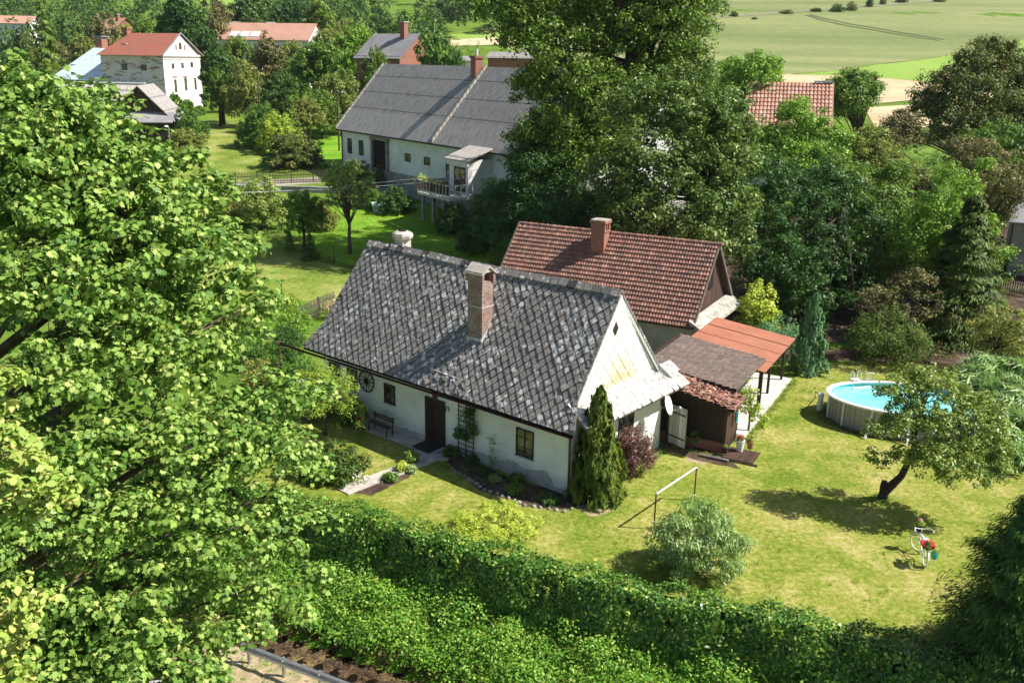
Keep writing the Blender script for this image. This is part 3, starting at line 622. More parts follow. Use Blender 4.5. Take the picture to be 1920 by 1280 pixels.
def slope_mesh(side):
    mb = MB(); a, b = .215, .25; rngt = random.Random(side+5)
    def P(u, v, lift):
        y, z = front_prof(max(0, min(SV, v))); y2, z2 = front_prof(max(0, min(SV, v+.05))); y1, z1 = front_prof(max(0, min(SV, v-.05)))
        l, r = bounds(z); u = max(l, min(r, u)); t = Vector((0, y2-y1, z2-z1)).normalized(); n = Vector((0, -t.z, t.y))
        p = Vector((u, y, z+.03*(1+math.sin(u*.55))*min(1, v/4)))+n*lift
        if side: p.y = CW-p.y
        return p
    J = int(SV/b)+2; I = int((CL+2)/(2*a))+3
    for j in range(J):
        for i in range(-2, I):
            uc = i*2*a+(j % 2)*a-.4; vc = j*b
            y, z = front_prof(max(0, min(SV, vc))); l, r = bounds(z)
            if uc < l-a or uc > r+a or vc-b > SV: continue
            g = .945; dl = rngt.uniform(-.008, .014); dd = rngt.uniform(-.02, .02); k = rngt.random()
            if rngt.random() < .03: k = 1.; dl += .02
            L_, Bt, R_, Tp = P(uc-a*g, vc+dd, .018+dl), P(uc+dd, vc-b*g, .042+dl), P(uc+a*g, vc-dd, .018+dl), P(uc, vc+b*g, -.004)
            L0, B0, R0 = P(uc-a*1.05, vc+dd, .010), P(uc+dd, vc-b*1.07, .022), P(uc+a*1.05, vc-dd, .010)
            if (L_-R_).length < .05: continue
            f = [(0, 1, 2, 3), (4, 5, 1, 0), (5, 6, 2, 1)]
            if side: f = [t[::-1] for t in f]
            mb.poly([L_, Bt, R_, Tp], f[:1], .06+k*.94); mb.poly([L_, Bt, R_, L0, B0, R0], [(3, 4, 1, 0), (4, 5, 2, 1)] if not side else [(0, 1, 4, 3), (1, 2, 5, 4)], 0.)  # rim faces at lowest tint: shadow under tile edges put into the colour
    return mb
rf = slope_mesh(0).build('roof', M['tiles'], cot)
slope_mesh(1).build('rear_slope', M['tiles'], rf)
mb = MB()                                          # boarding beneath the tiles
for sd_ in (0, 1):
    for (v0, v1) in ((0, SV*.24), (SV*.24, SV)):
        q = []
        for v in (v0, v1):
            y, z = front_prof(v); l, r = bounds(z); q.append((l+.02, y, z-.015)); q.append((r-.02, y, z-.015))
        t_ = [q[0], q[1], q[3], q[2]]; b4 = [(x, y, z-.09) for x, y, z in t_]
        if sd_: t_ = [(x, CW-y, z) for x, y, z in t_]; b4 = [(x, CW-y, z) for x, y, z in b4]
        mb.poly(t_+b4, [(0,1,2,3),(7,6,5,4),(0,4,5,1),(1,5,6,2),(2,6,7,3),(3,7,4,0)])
mb.build('roof_boarding', M['black'], rf)  # coloured near-black so the gaps between tiles look shaded
mb = MB()                                          # ridge tiles
x = .10
while x < CL-.2:
    for s_ in (-1, 1):
        zr = RZ+.03+.03*math.sin(x*.55)+rr.uniform(-.01, .02)
        mb.poly([(x, CW/2, zr+.09), (x+.46, CW/2, zr+.075), (x+.46, CW/2+s_*.22, zr-.17), (x, CW/2+s_*.24, zr-.155), (x, CW/2, zr), (x+.46, CW/2, zr), (x+.46, CW/2+s_*.22, zr-.26), (x, CW/2+s_*.24, zr-.245)],
                [(0,1,2,3), (3,2,6,7), (0,3,7,4), (1,5,6,2)], rr.random()*.6)
    x += .44
mb.build('ridge_tiles', M['tiles'], rf)
# verge tiles down both rakes
for side in (0, 1):
    for e in (0, 1):
        mb = MB()
        v = .1
        while v < SV-.2:
            (y0, z0), (y1, z1) = front_prof(v), front_prof(v+.34); 
            xa, xb = bounds(z0)[e], bounds(z1)[e]; s_ = 1 if e == 0 else -1
            if side: y0, y1 = CW-y0, CW-y1
            mb.poly([(xa-.05*s_, y0, z0+.085), (xa+.2*s_, y0, z0+.085), (xb+.2*s_, y1, z1+.06), (xb-.05*s_, y1, z1+.06), (xa-.05*s_, y0, z0-.05), (xb-.05*s_, y1, z1-.05)], [(0,1,2,3), (0,3,5,4)], rr.random()*.7)
            v += .33
        mb.build('verge_tiles', M['tiles'], rf)
# fallen pieces in the roof
mb = MB()
for i in range(16):
    u = 7.9+rr.random()*2.4; v = rr.uniform(.15, .75); y, z = front_prof(v); c = Vector((u, y, z+.07)); a = rr.random()*3
    d1 = Vector((math.cos(a), math.sin(a)*.7, math.sin(a)*.7))*rr.uniform(.1, .25); d2 = Vector((-math.sin(a), math.cos(a)*.7, math.cos(a)*.7))*.1
    mb.poly([c-d1-d2, c+d1-d2, c+d1+d2+Vector((0, 0, .05)), c-d1+d2+Vector((0, 0, .03))], [(0,1,2,3)])
mb.bar((7.7, -.18, 3.72), (9.6, -.25, 3.66), .09)
mb.build('broken_tiles', M['tiles'], rf)['kind'] = 'stuff'
# gable
gx = CL
mb = MB(); ap = RZ-.18
V = [(gx-.04, .12, 3.95), (gx-.04, CW-.12, 3.95), (gx-.04, CW/2+.02, ap), (gx-.3, .12, 3.95), (gx-.3, CW-.12, 3.95), (gx-.3, CW/2+.02, ap)]
mb.poly(V, [(0,1,2),(5,4,3),(0,3,4,1),(1,4,5,2),(2,5,3,0)]); 
gb = mb.build('gable', M['white'], cot)
mb = MB(); a, b = .30, .37                          # pale diamond sheets, overlapping
for j in range(12):
    for i in range(-12, 13):
        yc = CW/2+i*2*a+(j % 2)*a; zc = 4.15+j*b
        half = (CW/2-.1)*(ap-zc)/(ap-3.95)
        if abs(yc-CW/2) > half+a*.5 or zc > ap+.1: continue
        def cl(y, z):
            h_ = max(0, (CW/2-.13)*(ap-z)/(ap-3.95)); return (max(CW/2-h_, min(CW/2+h_, y)), max(3.97, min(ap-.02, z)))
        pts = [cl(yc-a*.985, zc), cl(yc, zc-b*.985), cl(yc+a*.985, zc), cl(yc, zc+b*.985)]
        lf = [.012, .03, .012, .0]; k = rr.random()
        mb.poly([(gx-.04+l, y, z) for (y, z), l in zip(pts, lf)]+[(gx-.04, *pts[i]) for i in (0, 1, 2)], [(0,1,2,3), (4,5,1,0), (5,6,2,1)], k)
m_, n_, b_ = newmat('gable sheets'); v_ = coord(n_); sep_ = N(n_, 'ShaderNodeSeparateXYZ'); n_.links.new(v_, sep_.inputs[0])
g1 = N(n_, 'ShaderNodeMapRange'); n_.links.new(sep_.outputs[2], g1.inputs[0]); g1.inputs[1].default_value = 6.4; g1.inputs[2].default_value = 4.0
g2 = N(n_, 'ShaderNodeMath', operation='ABSOLUTE'); s2 = N(n_, 'ShaderNodeMath', operation='SUBTRACT'); n_.links.new(sep_.outputs[1], s2.inputs[0]); s2.inputs[1].default_value = 3.3; n_.links.new(s2.outputs[0], g2.inputs[0])
g3 = N(n_, 'ShaderNodeMapRange'); n_.links.new(g2.outputs[0], g3.inputs[0]); g3.inputs[1].default_value = 2.4; g3.inputs[2].default_value = .4
g4 = N(n_, 'ShaderNodeMath', operation='MULTIPLY'); n_.links.new(g1.outputs[0], g4.inputs[0]); n_.links.new(g3.outputs[0], g4.inputs[1])
g5 = N(n_, 'ShaderNodeMath', operation='MULTIPLY'); n_.links.new(g4.outputs[0], g5.inputs[0]); n_.links.new(noise(n_, v_, 3, 5), g5.inputs[1])
n_.links.new(ramp(n_, g5.outputs[0], [(.06, (.80, .79, .76)), (.22, (.74, .70, .60)), (.42, (.56, .44, .27))]), b_.inputs['Base Color']); b_.inputs['Roughness'].default_value = .8; M['gablesheet'] = m_
mb.build('cladding', M['gablesheet'], gb)
tfg = lambda p: (CL-p[1]-.04, p[0], p[2])
mb = MB(); mb.poly([(gx+.012, 2.62, 6.5), (gx+.012, 2.78, 6.22), (gx+.012, 2.98, 6.5), (gx+.012, 2.80, 6.80), (gx-.03, 2.62, 6.5), (gx-.03, 2.78, 6.22), (gx-.03, 2.98, 6.5), (gx-.03, 2.80, 6.80)], [(0,1,2,3),(0,4,5,1),(1,5,6,2),(2,6,7,3),(3,7,4,0)])
mb.build('vent', M['iron'], gb)
mb = MB()                                          # barge boards, scalloped on the far rake
for s_ in (0, 1):
    for (z0, z1, i_) in ((RZ-.02, KZ, 0), (KZ, EZ+.25, 1)):
        f = lambda z: (float(np.interp(z, [EZ, KZ, RZ], [-.73, KY, CW/2])), bounds(z)[1])
        (y0, x0), (y1, x1) = f(z0), f(z1)
        if s_: y0, y1 = CW-y0, CW-y1
        mb.poly([(x0+.02, y0, z0-.03), (x1+.02, y1, z1-.03), (x1+.02, y1, z1-.22), (x0+.02, y0, z0-.30), (x0-.02, y0, z0-.03), (x1-.02, y1, z1-.03), (x1-.02, y1, z1-.22), (x0-.02, y0, z0-.30)], [(0,1,2,3),(7,6,5,4),(0,4,5,1),(2,6,7,3)])
for i in range(26):
    z = RZ-.45-(RZ-KZ-.4)*i/26; y = CW-float(np.interp(z, [EZ, KZ, RZ], [-.73, KY, CW/2])); x = bounds(z)[1]+.035
    mb.poly([(x, y-.02, z+.12), (x, y+.02, z-.02), (x, y-.12, z-.14)], [(0, 1, 2), (2, 1, 0)])
mb.build('bargeboard', M['whiteframe'], cot)
# small tiled pent roof over the gable wall
def pent(u, v): # u along y, v outward
    pass
mb = MB(); R3 = random.Random(11)
for r in range(5):
    yy = -.12
    while yy < CW+1.15:
        wd = R3.uniform(.2, .26); x0, x1 = gx+.92-r*.2, gx+.92-(r+1)*.2-.08; z0, z1 = 3.08+r*.17, 3.08+(r+1)*.17+.06
        d1, d2, j1 = R3.uniform(-.015, .02), R3.uniform(-.015, .02), R3.uniform(-.05, .05) if r == 0 else 0
        mb.poly([(x0+j1, yy, z0+.04+d1), (x0+j1, yy+wd*.96, z0+.04+d2), (x1, yy+wd*.96, z1+.0), (x1, yy, z1+.0), (x0+j1, yy, z0+.01), (x0+j1, yy+wd*.96, z0+.01)], [(0,1,2,3), (4,5,1,0)])
        yy += wd
m_, n_, b_ = newmat('bleached tiles'); v_ = coord(n_)
n_.links.new(mixc(n_, ramp(n_, noise(n_, v_, 3.5, 8, .75), [(.42, (0,)*3), (.6, (.9,)*3)]), ramp(n_, attr(n_), [(0, (.50, .49, .46)), (1, (.68, .67, .64))]), (.24, .22, .20)), b_.inputs['Base Color']); b_.inputs['Roughness'].default_value = .9; M['bleached'] = m_
pr = mb.build('pent_roof', M['bleached'], cot)
mb = MB()
mb.poly([(gx-.1, -.1, 3.95), (gx+.9, -.1, 3.05), (gx+.9, CW+1.05, 3.05), (gx-.1, CW+1.05, 3.95), (gx-.1, -.1, 3.85), (gx+.85, -.1, 2.97), (gx+.85, CW+1.05, 2.97), (gx-.1, CW+1.05, 3.85)], [(0,1,2,3),(7,6,5,4),(0,4,5,1),(1,5,6,2),(2,6,7,3)]); mb.build('boarding', M['greywood'], pr)
# walls' openings
window(cot, .46, 1.23, 1.28, 2.38, label='window half hidden by a bright green tree, nearest the left corner')
window(cot, 1.82, 2.56, 1.28, 2.38, label='window between the corner window and the wagon wheel')
window(cot, 4.49, 5.25, 1.27, 2.24, label='window above the wooden bench', cols=2, rows=2)
window(cot, 12.69, 13.64, 1.03, 2.27, label='window with red flowers behind the glass', cols=2, rows=3)
tfw = lambda p: (CL+(-p[1]), p[0], p[2])
window(cot, 3.35, 4.5, 1.35, 2.42, tf=tfw, frame='gutter', cols=3, rows=1, label='gable window behind the purple shrub')
mb = MB(); mb.box(7.36, 8.46, -.05, .02, .12, 2.22); dr = mb.build('door', M['doorwood'], cot)
mb = MB()
for i in range(14):                                 # herringbone boards
    for s_ in (-1, 1):
        z = .25+i*.14; mb.bar((7.91, -.055, z), (7.91+s_*.45, -.055, z+.25 if z < 1.9 else z+.1), .10, .012)
mb.build('door_boards', M['doorwood'], dr)
mb = MB(); mb.tube([(8.34, -.06, 1.15), (8.34, -.13, 1.15), (8.24, -.13, 1.15)], .014, 6); mb.build('handle', M['iron'], dr)
mb = MB(); 
for a, b, c, d in ((7.29, 7.36, .0, 2.29), (8.46, 8.53, .0, 2.29), (7.36, 8.46, 2.22, 2.29)): mb.box(a, b, -.075, .01, c, d)
mb.build('frame', M['framewood'], dr)
mb = MB(); mb.box(7.75, 8.05, -.05, .0, 2.32, 2.86); mb.build('board', M['gutter'], cot)
mb = MB(); mb.box(7.15, 8.65, -.75, -.03, -.1, .12); mb.build('step', M['slab'], cot)
mb = MB()                                            # gutter
for k in range(6):
    a0, a1 = math.pi*(1+k/6), math.pi*(1+(k+1)/6); c = lambda a: (-.80+.075*math.cos(a), 2.995+.075*math.sin(a))
    (y0, z0), (y1, z1) = c(a0), c(a1); mb.poly([(-2.6, y0, z0-.12), (-2.6, y1, z1-.12), (CL+.6, y1, z1), (CL+.6, y0, z0)], [(0,1,2,3),(3,2,1,0)])
mb.build('gutter', M['gutter'], cot)
mb = MB(); mb.tube([(CL-.02, -.07, 2.95), (CL-.02, -.07, 0)], .045, 8); mb.build('downpipe', M['gutter'], cot)
# brick chimney on the front slope
def chimney(name, parent, x0, x1, y0, y1, zb, zt, mat, cap):
    mb = MB(); mb.box(x0, x1, y0, y1, zb, zt); c = mb.build(name, M[mat], parent); return c
cx0, cx1, cy0, cy1 = 8.98, 9.82, .98, 1.68
ch = chimney('chimney', cot, cx0, cx1, cy0, cy1, 4.6, 7.75, 'brick', None); ch['label'] = 'tall brick chimney with arched smoke openings'
mb = MB(); mb.box(cx0-.03, cx1+.03, cy0-.03, cy1+.03, 6.62, 6.68); mb.build('band', M['slab'], ch)
mb = MB(); e = .07
for (a0, a1, b0, b1) in ((cx0-e, cx0+.16, cy0-e, cy1+e), (cx1-.16, cx1+e, cy0-e, cy0+.06), (cx1-.16, cx1+e, cy1-.06, cy1+e), (cx0+.16, cx1-.16, cy0-e, cy0+.10), (cx0+.16, cx1-.16, cy1-.10, cy1+e)): mb.box(a0, a1, b0, b1, 7.75, 8.2)
mb.box(cx0+.16, cx1-.16, cy0+.1, cy1-.1, 7.76, 7.78)
cp = mb.build('cap', M['brick'], ch)
mb = MB(); ym = (cy0+cy1)/2
for s_ in (-1, 1):
    mb.poly([(cx0-.12, ym, 8.50), (cx1+.12, ym, 8.50), (cx1+.12, ym+s_*.46, 8.14), (cx0-.12, ym+s_*.46, 8.14), (cx0-.12, ym, 8.42), (cx1+.12, ym, 8.42), (cx1+.12, ym+s_*.44, 8.08), (cx0-.12, ym+s_*.44, 8.08)], [(0,1,2,3),(7,6,5,4),(0,3,7,4),(1,5,6,2),(2,6,7,3)])
mb.poly([(cx1+.05, cy0-.05, 8.19), (cx1+.05, cy1+.05, 8.19), (cx1+.05, ym, 8.43), (cx0-.05, cy0-.05, 8.19), (cx0-.05, cy1+.05, 8.19), (cx0-.05, ym, 8.43)], [(0,1,2),(5,4,3)])
mb.build('cap_roof', M['slab'], cp)
mb = MB(); mb.box(cx0-.03, cx1+.03, cy0-.05, cy0-.004, 4.98, 5.26); mb.poly([(cx1+.015, cy0-.1, 5.02), (cx1+.015, cy1+.02, 5.92), (cx1+.015, cy1+.02, 6.10), (cx1+.015, cy0-.1, 5.2), (cx1+.09, cy0-.1, 5.0), (cx1+.09, cy1+.02, 5.9), (cx1+.09, cy1+.02, 6.06), (cx1+.09, cy0-.1, 5.16)], [(7,6,5,4),(4,5,6,7),(3,2,6,7),(0,3,7,4)])
mb.build('flashing', M['concrete'], ch)
# pale chimney behind the ridge
mb = MB(); mb.box(1.45, 2.05, 3.62, 4.2, 6.3, 8.25); c2 = mb.build('chimney', M['slab'], cot); c2['label'] = 'short pale rendered chimney behind the ridge'
mb = MB(); mb.lathe([(.34, 8.16), (.50, 8.26), (.54, 8.40), (.50, 8.52), (.36, 8.60), (.05, 8.62)], 8, (1.75, 3.91, 0)); mb.build('cap', M['slab'], c2)
mb = MB(); mb.lathe([(.2, 8.62), (.21, 8.64), (.0, 8.645)], 8, (1.75, 3.91, 0)); mb.build('smoke_hole', M['black'], c2)

# ================= red pantile house behind
BO = (.494, 58.841); BA = -.4964; BL = 12.915; BW = 3.9
bh = empty('outbuilding', (*BO, 0), BA, 'low house with reddish pantile roof right behind the grey roofed cottage', 'house')
BR, BE = 6.95, 2.88
mb = MB(); mb.box(.25, BL-.35, -3.45, 3.45, -.3, 3.25); mb.build('wall', M['grey'], bh)
for s_, nm in ((1, 'roof'), (-1, 'rear_slope')):
    a0, a1 = Vector((-.1, -BW*s_, BE)), Vector((0, 0, BR)); L_ = math.hypot(BW, BR-BE)
    if s_ == 1:
        F = plane_F((-.1, -BW, BE), (1, 0, 0), (0, BW, BR-BE)); rf2 = pantile_roof('roof', F, BL+.1, L_, 'pantile', bh, .175, .31, .045, 3)
    else:
        F = plane_F((BL, BW, BE), (-1, 0, 0), (0, -BW, BR-BE)); pantile_roof('rear_slope', F, BL+.1, L_, 'pantile', rf2, .43, .72, .045, 4)
mb = MB()
for s_ in (-1, 1): mb.poly([(-.08, s_*BW, BE-.01), (BL-.02, s_*BW, BE-.01), (BL-.02, 0, BR-.01), (-.08, 0, BR-.01), (-.08, s_*BW, BE-.09), (BL-.02, s_*BW, BE-.09), (BL-.02, 0, BR-.09), (-.08, 0, BR-.09)], [(0,1,2,3),(7,6,5,4),(0,4,5,1),(1,5,6,2),(3,7,4,0)])
mb.build('roof_boarding', M['brownwood'], rf2)
mb = MB(); x = -.1
while x < BL:
    n = 7; L_ = .40
    for (xa, xb, r0) in ((x, x+.36, .13), (x+.33, x+.40, .155)):
        V = [(xx, r0*1.15*math.cos(math.pi*k/n), BR-.03+r0*math.sin(math.pi*k/n)) for xx in (xa, xb) for k in range(n+1)]
        mb.poly(V, [(k, k+1, n+2+k, n+1+k) for k in range(n)]+[tuple(range(n+1)), tuple(range(2*n+1, n, -1))])
    x += .4
mb.build('ridge_tiles', M['pantile'], rf2)
mb = MB(); mb.poly([(BL-.55, -3.4, 2.9), (BL-.55, 3.4, 2.9), (BL-.55, 0, BR-.1), (BL-.35, -3.4, 2.9), (BL-.35, 3.4, 2.9), (BL-.35, 0, BR-.1)], [(2,1,0),(3,4,5),(0,3,5,2),(1,2,5,4)]); mb.build('gable', M['brownwood'], bh)
mb = MB(); mb.box(BL-.42, BL-.31, -.5, .35, 4.3, 5.5); hp = mb.build('hatch', M['black'], bh)
for s_ in (-1, 1): mb = MB(); mb.bar((BL+.0, s_*BW, BE-.0), (BL+.0, 0, BR-.02), .05, .2); mb.build('bargeboard', M['greywood'], bh)
mb = MB(); mb.bar((-.12, -BW, BE+.05), (-.12, 0, BR+.05), .08, .16); mb.build('bargeboard', M['greywood'], bh)
mb = MB()                                            # mossy stone coping slab at the foot of the gable
mb.poly([(BL-.25, -4.0, 3.30), (BL+.6, -4.0, 2.78), (BL+.6, 3.75, 2.78), (BL-.25, 3.75, 3.30), (BL-.25, -4.0, 3.12), (BL+.6, -4.0, 2.62), (BL+.6, 3.75, 2.62), (BL-.25, 3.75, 3.12)], [(0,1,2,3),(7,6,5,4),(0,4,5,1),(1,5,6,2),(2,6,7,3),(3,7,4,0)])
M['cope'] = plain('mossy coping', (.50, .48, .42), (.20, .18, .15), 3.2, .95, .8); mb.build('coping', M['cope'], bh)
mb = MB(); mb.box(5.35, 6.2, -1.15, -.35, 4.8, 7.25); c3 = mb.build('chimney', M['redbrick'], bh)
mb = MB(); mb.box(5.30, 6.25, -1.20, -.30, 7.1, 7.17); 
for (x0, x1, y0, y1) in ((5.32, 5.45, -1.18, -.32), (6.10, 6.23, -1.18, -1.0), (6.10, 6.23, -.80, -.70), (6.10, 6.23, -.50, -.32), (5.45, 6.10, -1.18, -1.08), (5.45, 6.10, -.42, -.32)): mb.box(x0, x1, y0, y1, 7.17, 7.62)
mb.box(5.26, 6.29, -1.24, -.26, 7.62, 7.78); cp = mb.build('cap', M['redbrick'], c3)
mb = MB(); mb.box(5.46, 6.09, -1.07, -.43, 7.17, 7.6); mb.build('smoke_hole', M['black'], cp)
mb = MB(); mb.box(5.30, 6.25, -1.2, -.3, 7.78, 7.84); mb.build('cap_slab', M['cope'], cp)
mb = MB(); mb.box(5.28, 6.27, -1.25, -1.153, 4.8, 5.3); mb.build('flashing', M['iron'], c3)

# ================= shed with tiled roofs, and the orange metal carport
SP = (9.68, 38.86); SA = -.4964
sh = empty('wooden_shed', (*SP, 0), SA, 'dark tarred wooden shed with sagging roof of broken tiles beside white cottage gable', 'shed')
mb = MB(); mb.box(-3.1, 0, 0, .08, .5, 2.55); mb.box(-.08, 0, .08, 1.95, .0, 2.5); mb.build('wall', M['darkwood'], sh)
mb = MB(); mb.box(-.012, .02, .02, 1.95, .45, 2.42); mb.box(-.10, .03, -.03, .09, .0, 2.42); mb.build('side_boards', M['brownwood'], sh)
mb = MB(); mb.box(-3.0, -.05, -.03, .10, -.1, .48); mb.build('brick_base', M['redbrick'], sh)
mb = MB(); mb.box(-3.1, -.1, 1.9, 2.0, .0, 2.7); mb.build('rear_wall', M['darkwood'], sh)
F = plane_F((.45, -.6, 2.30), (0, 1, 0), (-3.9, 0, .75)); r1 = pantile_roof('lower_roof', F, 2.15, 3.95, 'rubble', sh, .2, .33, .03, 5, .03)
mb = MB(); mb.poly([(.42, -.58, 2.30), (.42, 1.5, 2.30), (-3.4, 1.5, 3.02), (-3.4, -.58, 3.02), (.42, -.58, 2.22), (.42, 1.5, 2.22), (-3.4, 1.5, 2.94), (-3.4, -.58, 2.94)], [(0,1,2,3),(7,6,5,4),(0,4,5,1),(0,3,7,4),(2,6,7,3)]); mb.build('boarding', M['framewood'], r1)
mb = MB()
for i in range(420):                                  # loose broken tiles
    u = abs(R3.gauss(0, 1.0)); x = R3.uniform(-3.2, .3); y = R3.uniform(-.5, 1.3) if x > -2 else R3.uniform(.1, 1.4); z = 2.30+(.45-x)/3.9*.75+.07+abs(R3.gauss(0, .05)); s_ = R3.uniform(.05, .17)
    c = Vector((x, y, z)); d1 = Vector((R3.uniform(-1, 1), R3.uniform(-1, 1), R3.uniform(-.5, .5))).normalized()*s_; d2 = d1.cross(Vector((R3.uniform(-.4, .4), R3.uniform(-.4, .4), 1))).normalized()*s_*.6; n3 = d1.cross(d2).normalized()*.015
    mb.poly([c-d1-d2+n3, c+d1-d2+n3, c+d1+d2+n3, c-d1+d2+n3, c-d1-d2-n3, c+d1-d2-n3, c+d1+d2-n3, c-d1+d2-n3], [(0,1,2,3),(7,6,5,4),(0,4,5,1),(1,5,6,2),(2,6,7,3),(3,7,4,0)])
mb.build('loose_tiles', M['rubble'], r1)['kind'] = 'stuff'
F = plane_F((.05, 1.1, 2.68), (0, 1, 0), (-4.7, 0, .62)); r2 = pantile_roof('upper_roof', F, 5.4, 4.74, 'brownpan', sh, .2, .34, .04, 6, .008)
mb = MB(); mb.poly([(.03, 1.1, 2.68), (.03, 6.5, 2.68), (-4.65, 6.5, 3.30), (-4.65, 1.1, 3.30), (.03, 1.1, 2.6), (.03, 6.5, 2.6), (-4.65, 6.5, 3.22), (-4.65, 1.1, 3.22)], [(0,1,2,3),(7,6,5,4),(0,4,5,1),(1,5,6,2),(2,6,7,3),(0,3,7,4)]); mb.build('boarding', M['framewood'], r2)
mb = MB()
for i in range(260):
    x = R3.uniform(-4.5, 0); y = R3.choice([R3.uniform(1.1, 6.4), R3.gauss(6.2, .25), R3.gauss(1.3, .2)]); y = max(1.1, min(6.45, y)); z = 2.68+(.05-x)/4.7*.62+.07; s_ = R3.uniform(.03, .08); c = Vector((x, y, z)); a = R3.random()*3
    mb.poly([c+Vector((math.cos(a+k*1.57)*s_, math.sin(a+k*1.57)*s_*.6, R3.uniform(0, .03))) for k in range(4)], [(0,1,2,3)])
mb.build('leaf_litter', M['rubble'], r2)['kind'] = 'stuff'
for y_p in (1.3, 6.3): mb = MB(); mb.box(-.08, .0, y_p, y_p+.1, 0, 2.6); mb.build('post', M['framewood'], sh)
# porch block between cottage gable and shed with the white door ajar
tfc = ang_frame(*CO, CA)
dk = empty('plank_door', (*G(1283, 843)[:2], .0), 0, 'white plank door with two dark strap hinges standing open against dark shed', 'door')
p0, p1 = Vector(G(1243, 826)), Vector(G(1279, 842)); rel = p0-p1; base = Vector(G(1283, 843))
aD = math.atan2(rel.y, rel.x); dk.rotation_euler = (0, 0, aD)
mb = MB(); mb.box(0, 1.05, -.03, .02, .06, 1.95); mb.build('boards', M['whitewood'], dk)
for z in (.42, 1.58):
    mb = MB(); mb.box(.02, 1.04, -.045, .034, z, z+.06); mb.build('hinge', M['iron'], dk)
gw = empty('entrance_porch', tfc(CL, CW, 0), CA, 'narrow brown boarded porch between cottage gable and open white door', 'porch')
mb = MB(); mb.box(-1.6, -.02, .03, .45, 0, 2.95); mb.build('side_wall', M['white'], gw)
mb = MB(); mb.box(-.05, .02, .46, 1.35, 2.05, 3.0); mb.box(-.05, .02, 1.2, 1.35, 0, 2.05); mb.build('boards', M['brownwood'], gw)
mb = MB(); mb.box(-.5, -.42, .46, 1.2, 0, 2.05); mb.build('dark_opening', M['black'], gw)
mb = MB(); mb.box(-.3, -.26, .5, .95, .15, 1.95); mb.build('beaded_curtain', M['whitewood'], gw)
mb = MB(); mb.box(-.06, .03, .40, .46, 0, 2.1); mb.build('frame', M['whiteframe'], gw)

cpt = empty('carport', (*SP, 0), SA, 'open carport with bright orange sheet metal roof on dark posts', 'carport')
mb = MB()
wv = 54; 
for k in range(wv):                                    # ribbed sheets
    y0 = 5.1+k*6.7/wv; dy = 6.7/wv
    P4 = [(0, .0), (.35, .03), (.65, .03), (1, 0)]
    V = [(x, y0+a*dy, z+h) for (x, z) in ((.38, 2.45), (-4.15, 3.02)) for a, h in P4]
    mb.poly(V, [(j, j+1, j+5, j+4) for j in range(3)], .5)
mb.poly([(.36, 5.12, 2.43), (.36, 11.78, 2.43), (-4.1, 11.78, 2.99), (-4.1, 5.12, 2.99)], [(3,2,1,0)])
cr_ = mb.build('roof', M['metalorange'], cpt)
mb = MB()
for y in (6.7, 8.4, 10.1): mb.box(.39, .40, y, y+.02, 2.46, 2.49); mb.bar((.38, y, 2.487), (-4.1, y, 3.055), .03, .01)
mb.build('seams', M['gutter'], cr_)
for (x, y) in ((-.25, 6.9), (-.25, 8.9), (-.15, 11.6), (-4.0, 11.6)):
    mb = MB(); mb.box(x-.06, x+.06, y-.06, y+.06, .0, 2.46-(x-.38)*.126-.06); mb.build('post', M['framewood'], cpt)
for bx0, bz0 in ((-.31, 2.40), (-4.06, 2.86)): mb = MB(); mb.box(bx0, bx0+.12, 5.2, 11.7, bz0, bz0+.09); mb.build('beam', M['framewood'], cpt)
mb = MB(); mb.box(-4.2, .35, 2.2, 12.1, -.1, .05); o = mb.build('terrace', M['concrete']); o.location = (*SP, 0); o.rotation_euler = (0, 0, SA); tag(o, kind='structure')

# ================= white farmhouse
FO = (-20.5, 112.); FA = math.atan2(-.801, .598)
fh = empty('farmhouse', (*FO, 0), FA, 'long white farmhouse with corrugated grey roof and brick chimney behind the garden', 'house')
FE, FR, FW, FL = 8.75, 16.1, 6.1, 44
mb = MB(); mb.box(0, FL, 0, 12.2, 4.9, FE+.1); mb.build('wall', M['white2'], fh)
mb = MB(); mb.box(-.0, FL, -.25, 12.2, .5, 4.9); mb.build('plinth', M['stone'], fh)
def slab_roof(mb, xa, xb, ya, yb, za, zb, th=.12):
    mb.poly([(xa, ya, za), (xb, ya, za), (xb, yb, zb), (xa, yb, zb), (xa, ya, za-th), (xb, ya, za-th), (xb, yb, zb-th), (xa, yb, zb-th)], [(0,1,2,3),(7,6,5,4),(0,4,5,1),(1,5,6,2),(2,6,7,3),(3,7,4,0)])
ky, kz = 1.35, 10.85
frf = None
for (xa, xb, dz) in ((-.4, 20.75, 0), (21.15, FL, .02)):
    mb = MB(); slab_roof(mb, xa, xb, ky, FW, kz+.0, FR-dz); 
    o = mb.build('roof', M['corrgrey'], fh); frf = frf or o
    mb = MB(); slab_roof(mb, xa, xb, -.55, ky-.02, FE-.05, kz+.05); mb.build('lower_sheets', M['corrpale'], o)
    mb = MB(); slab_roof(mb, xa, xb, 12.7, FW+.01, FE-.05, FR-dz); mb.build('rear_slope', M['corrgrey'], o)
mb = MB(); mb.poly([(0, 0, FE), (0, 12.2, FE), (0, FW, FR-.2), (.3, 0, FE), (.3, 12.2, FE), (.3, FW, FR-.2)], [(0,2,1),(3,4,5)]); mb.build('gable', M['white2'], fh)
mb = MB(); mb.poly([(FL, 0, FE), (FL, 12.2, FE), (FL, FW, FR-.2), (FL-.3, 0, FE), (FL-.3, 12.2, FE), (FL-.3, FW, FR-.2)], [(0,1,2),(5,4,3)]); mb.build('gable', M['white2'], fh)
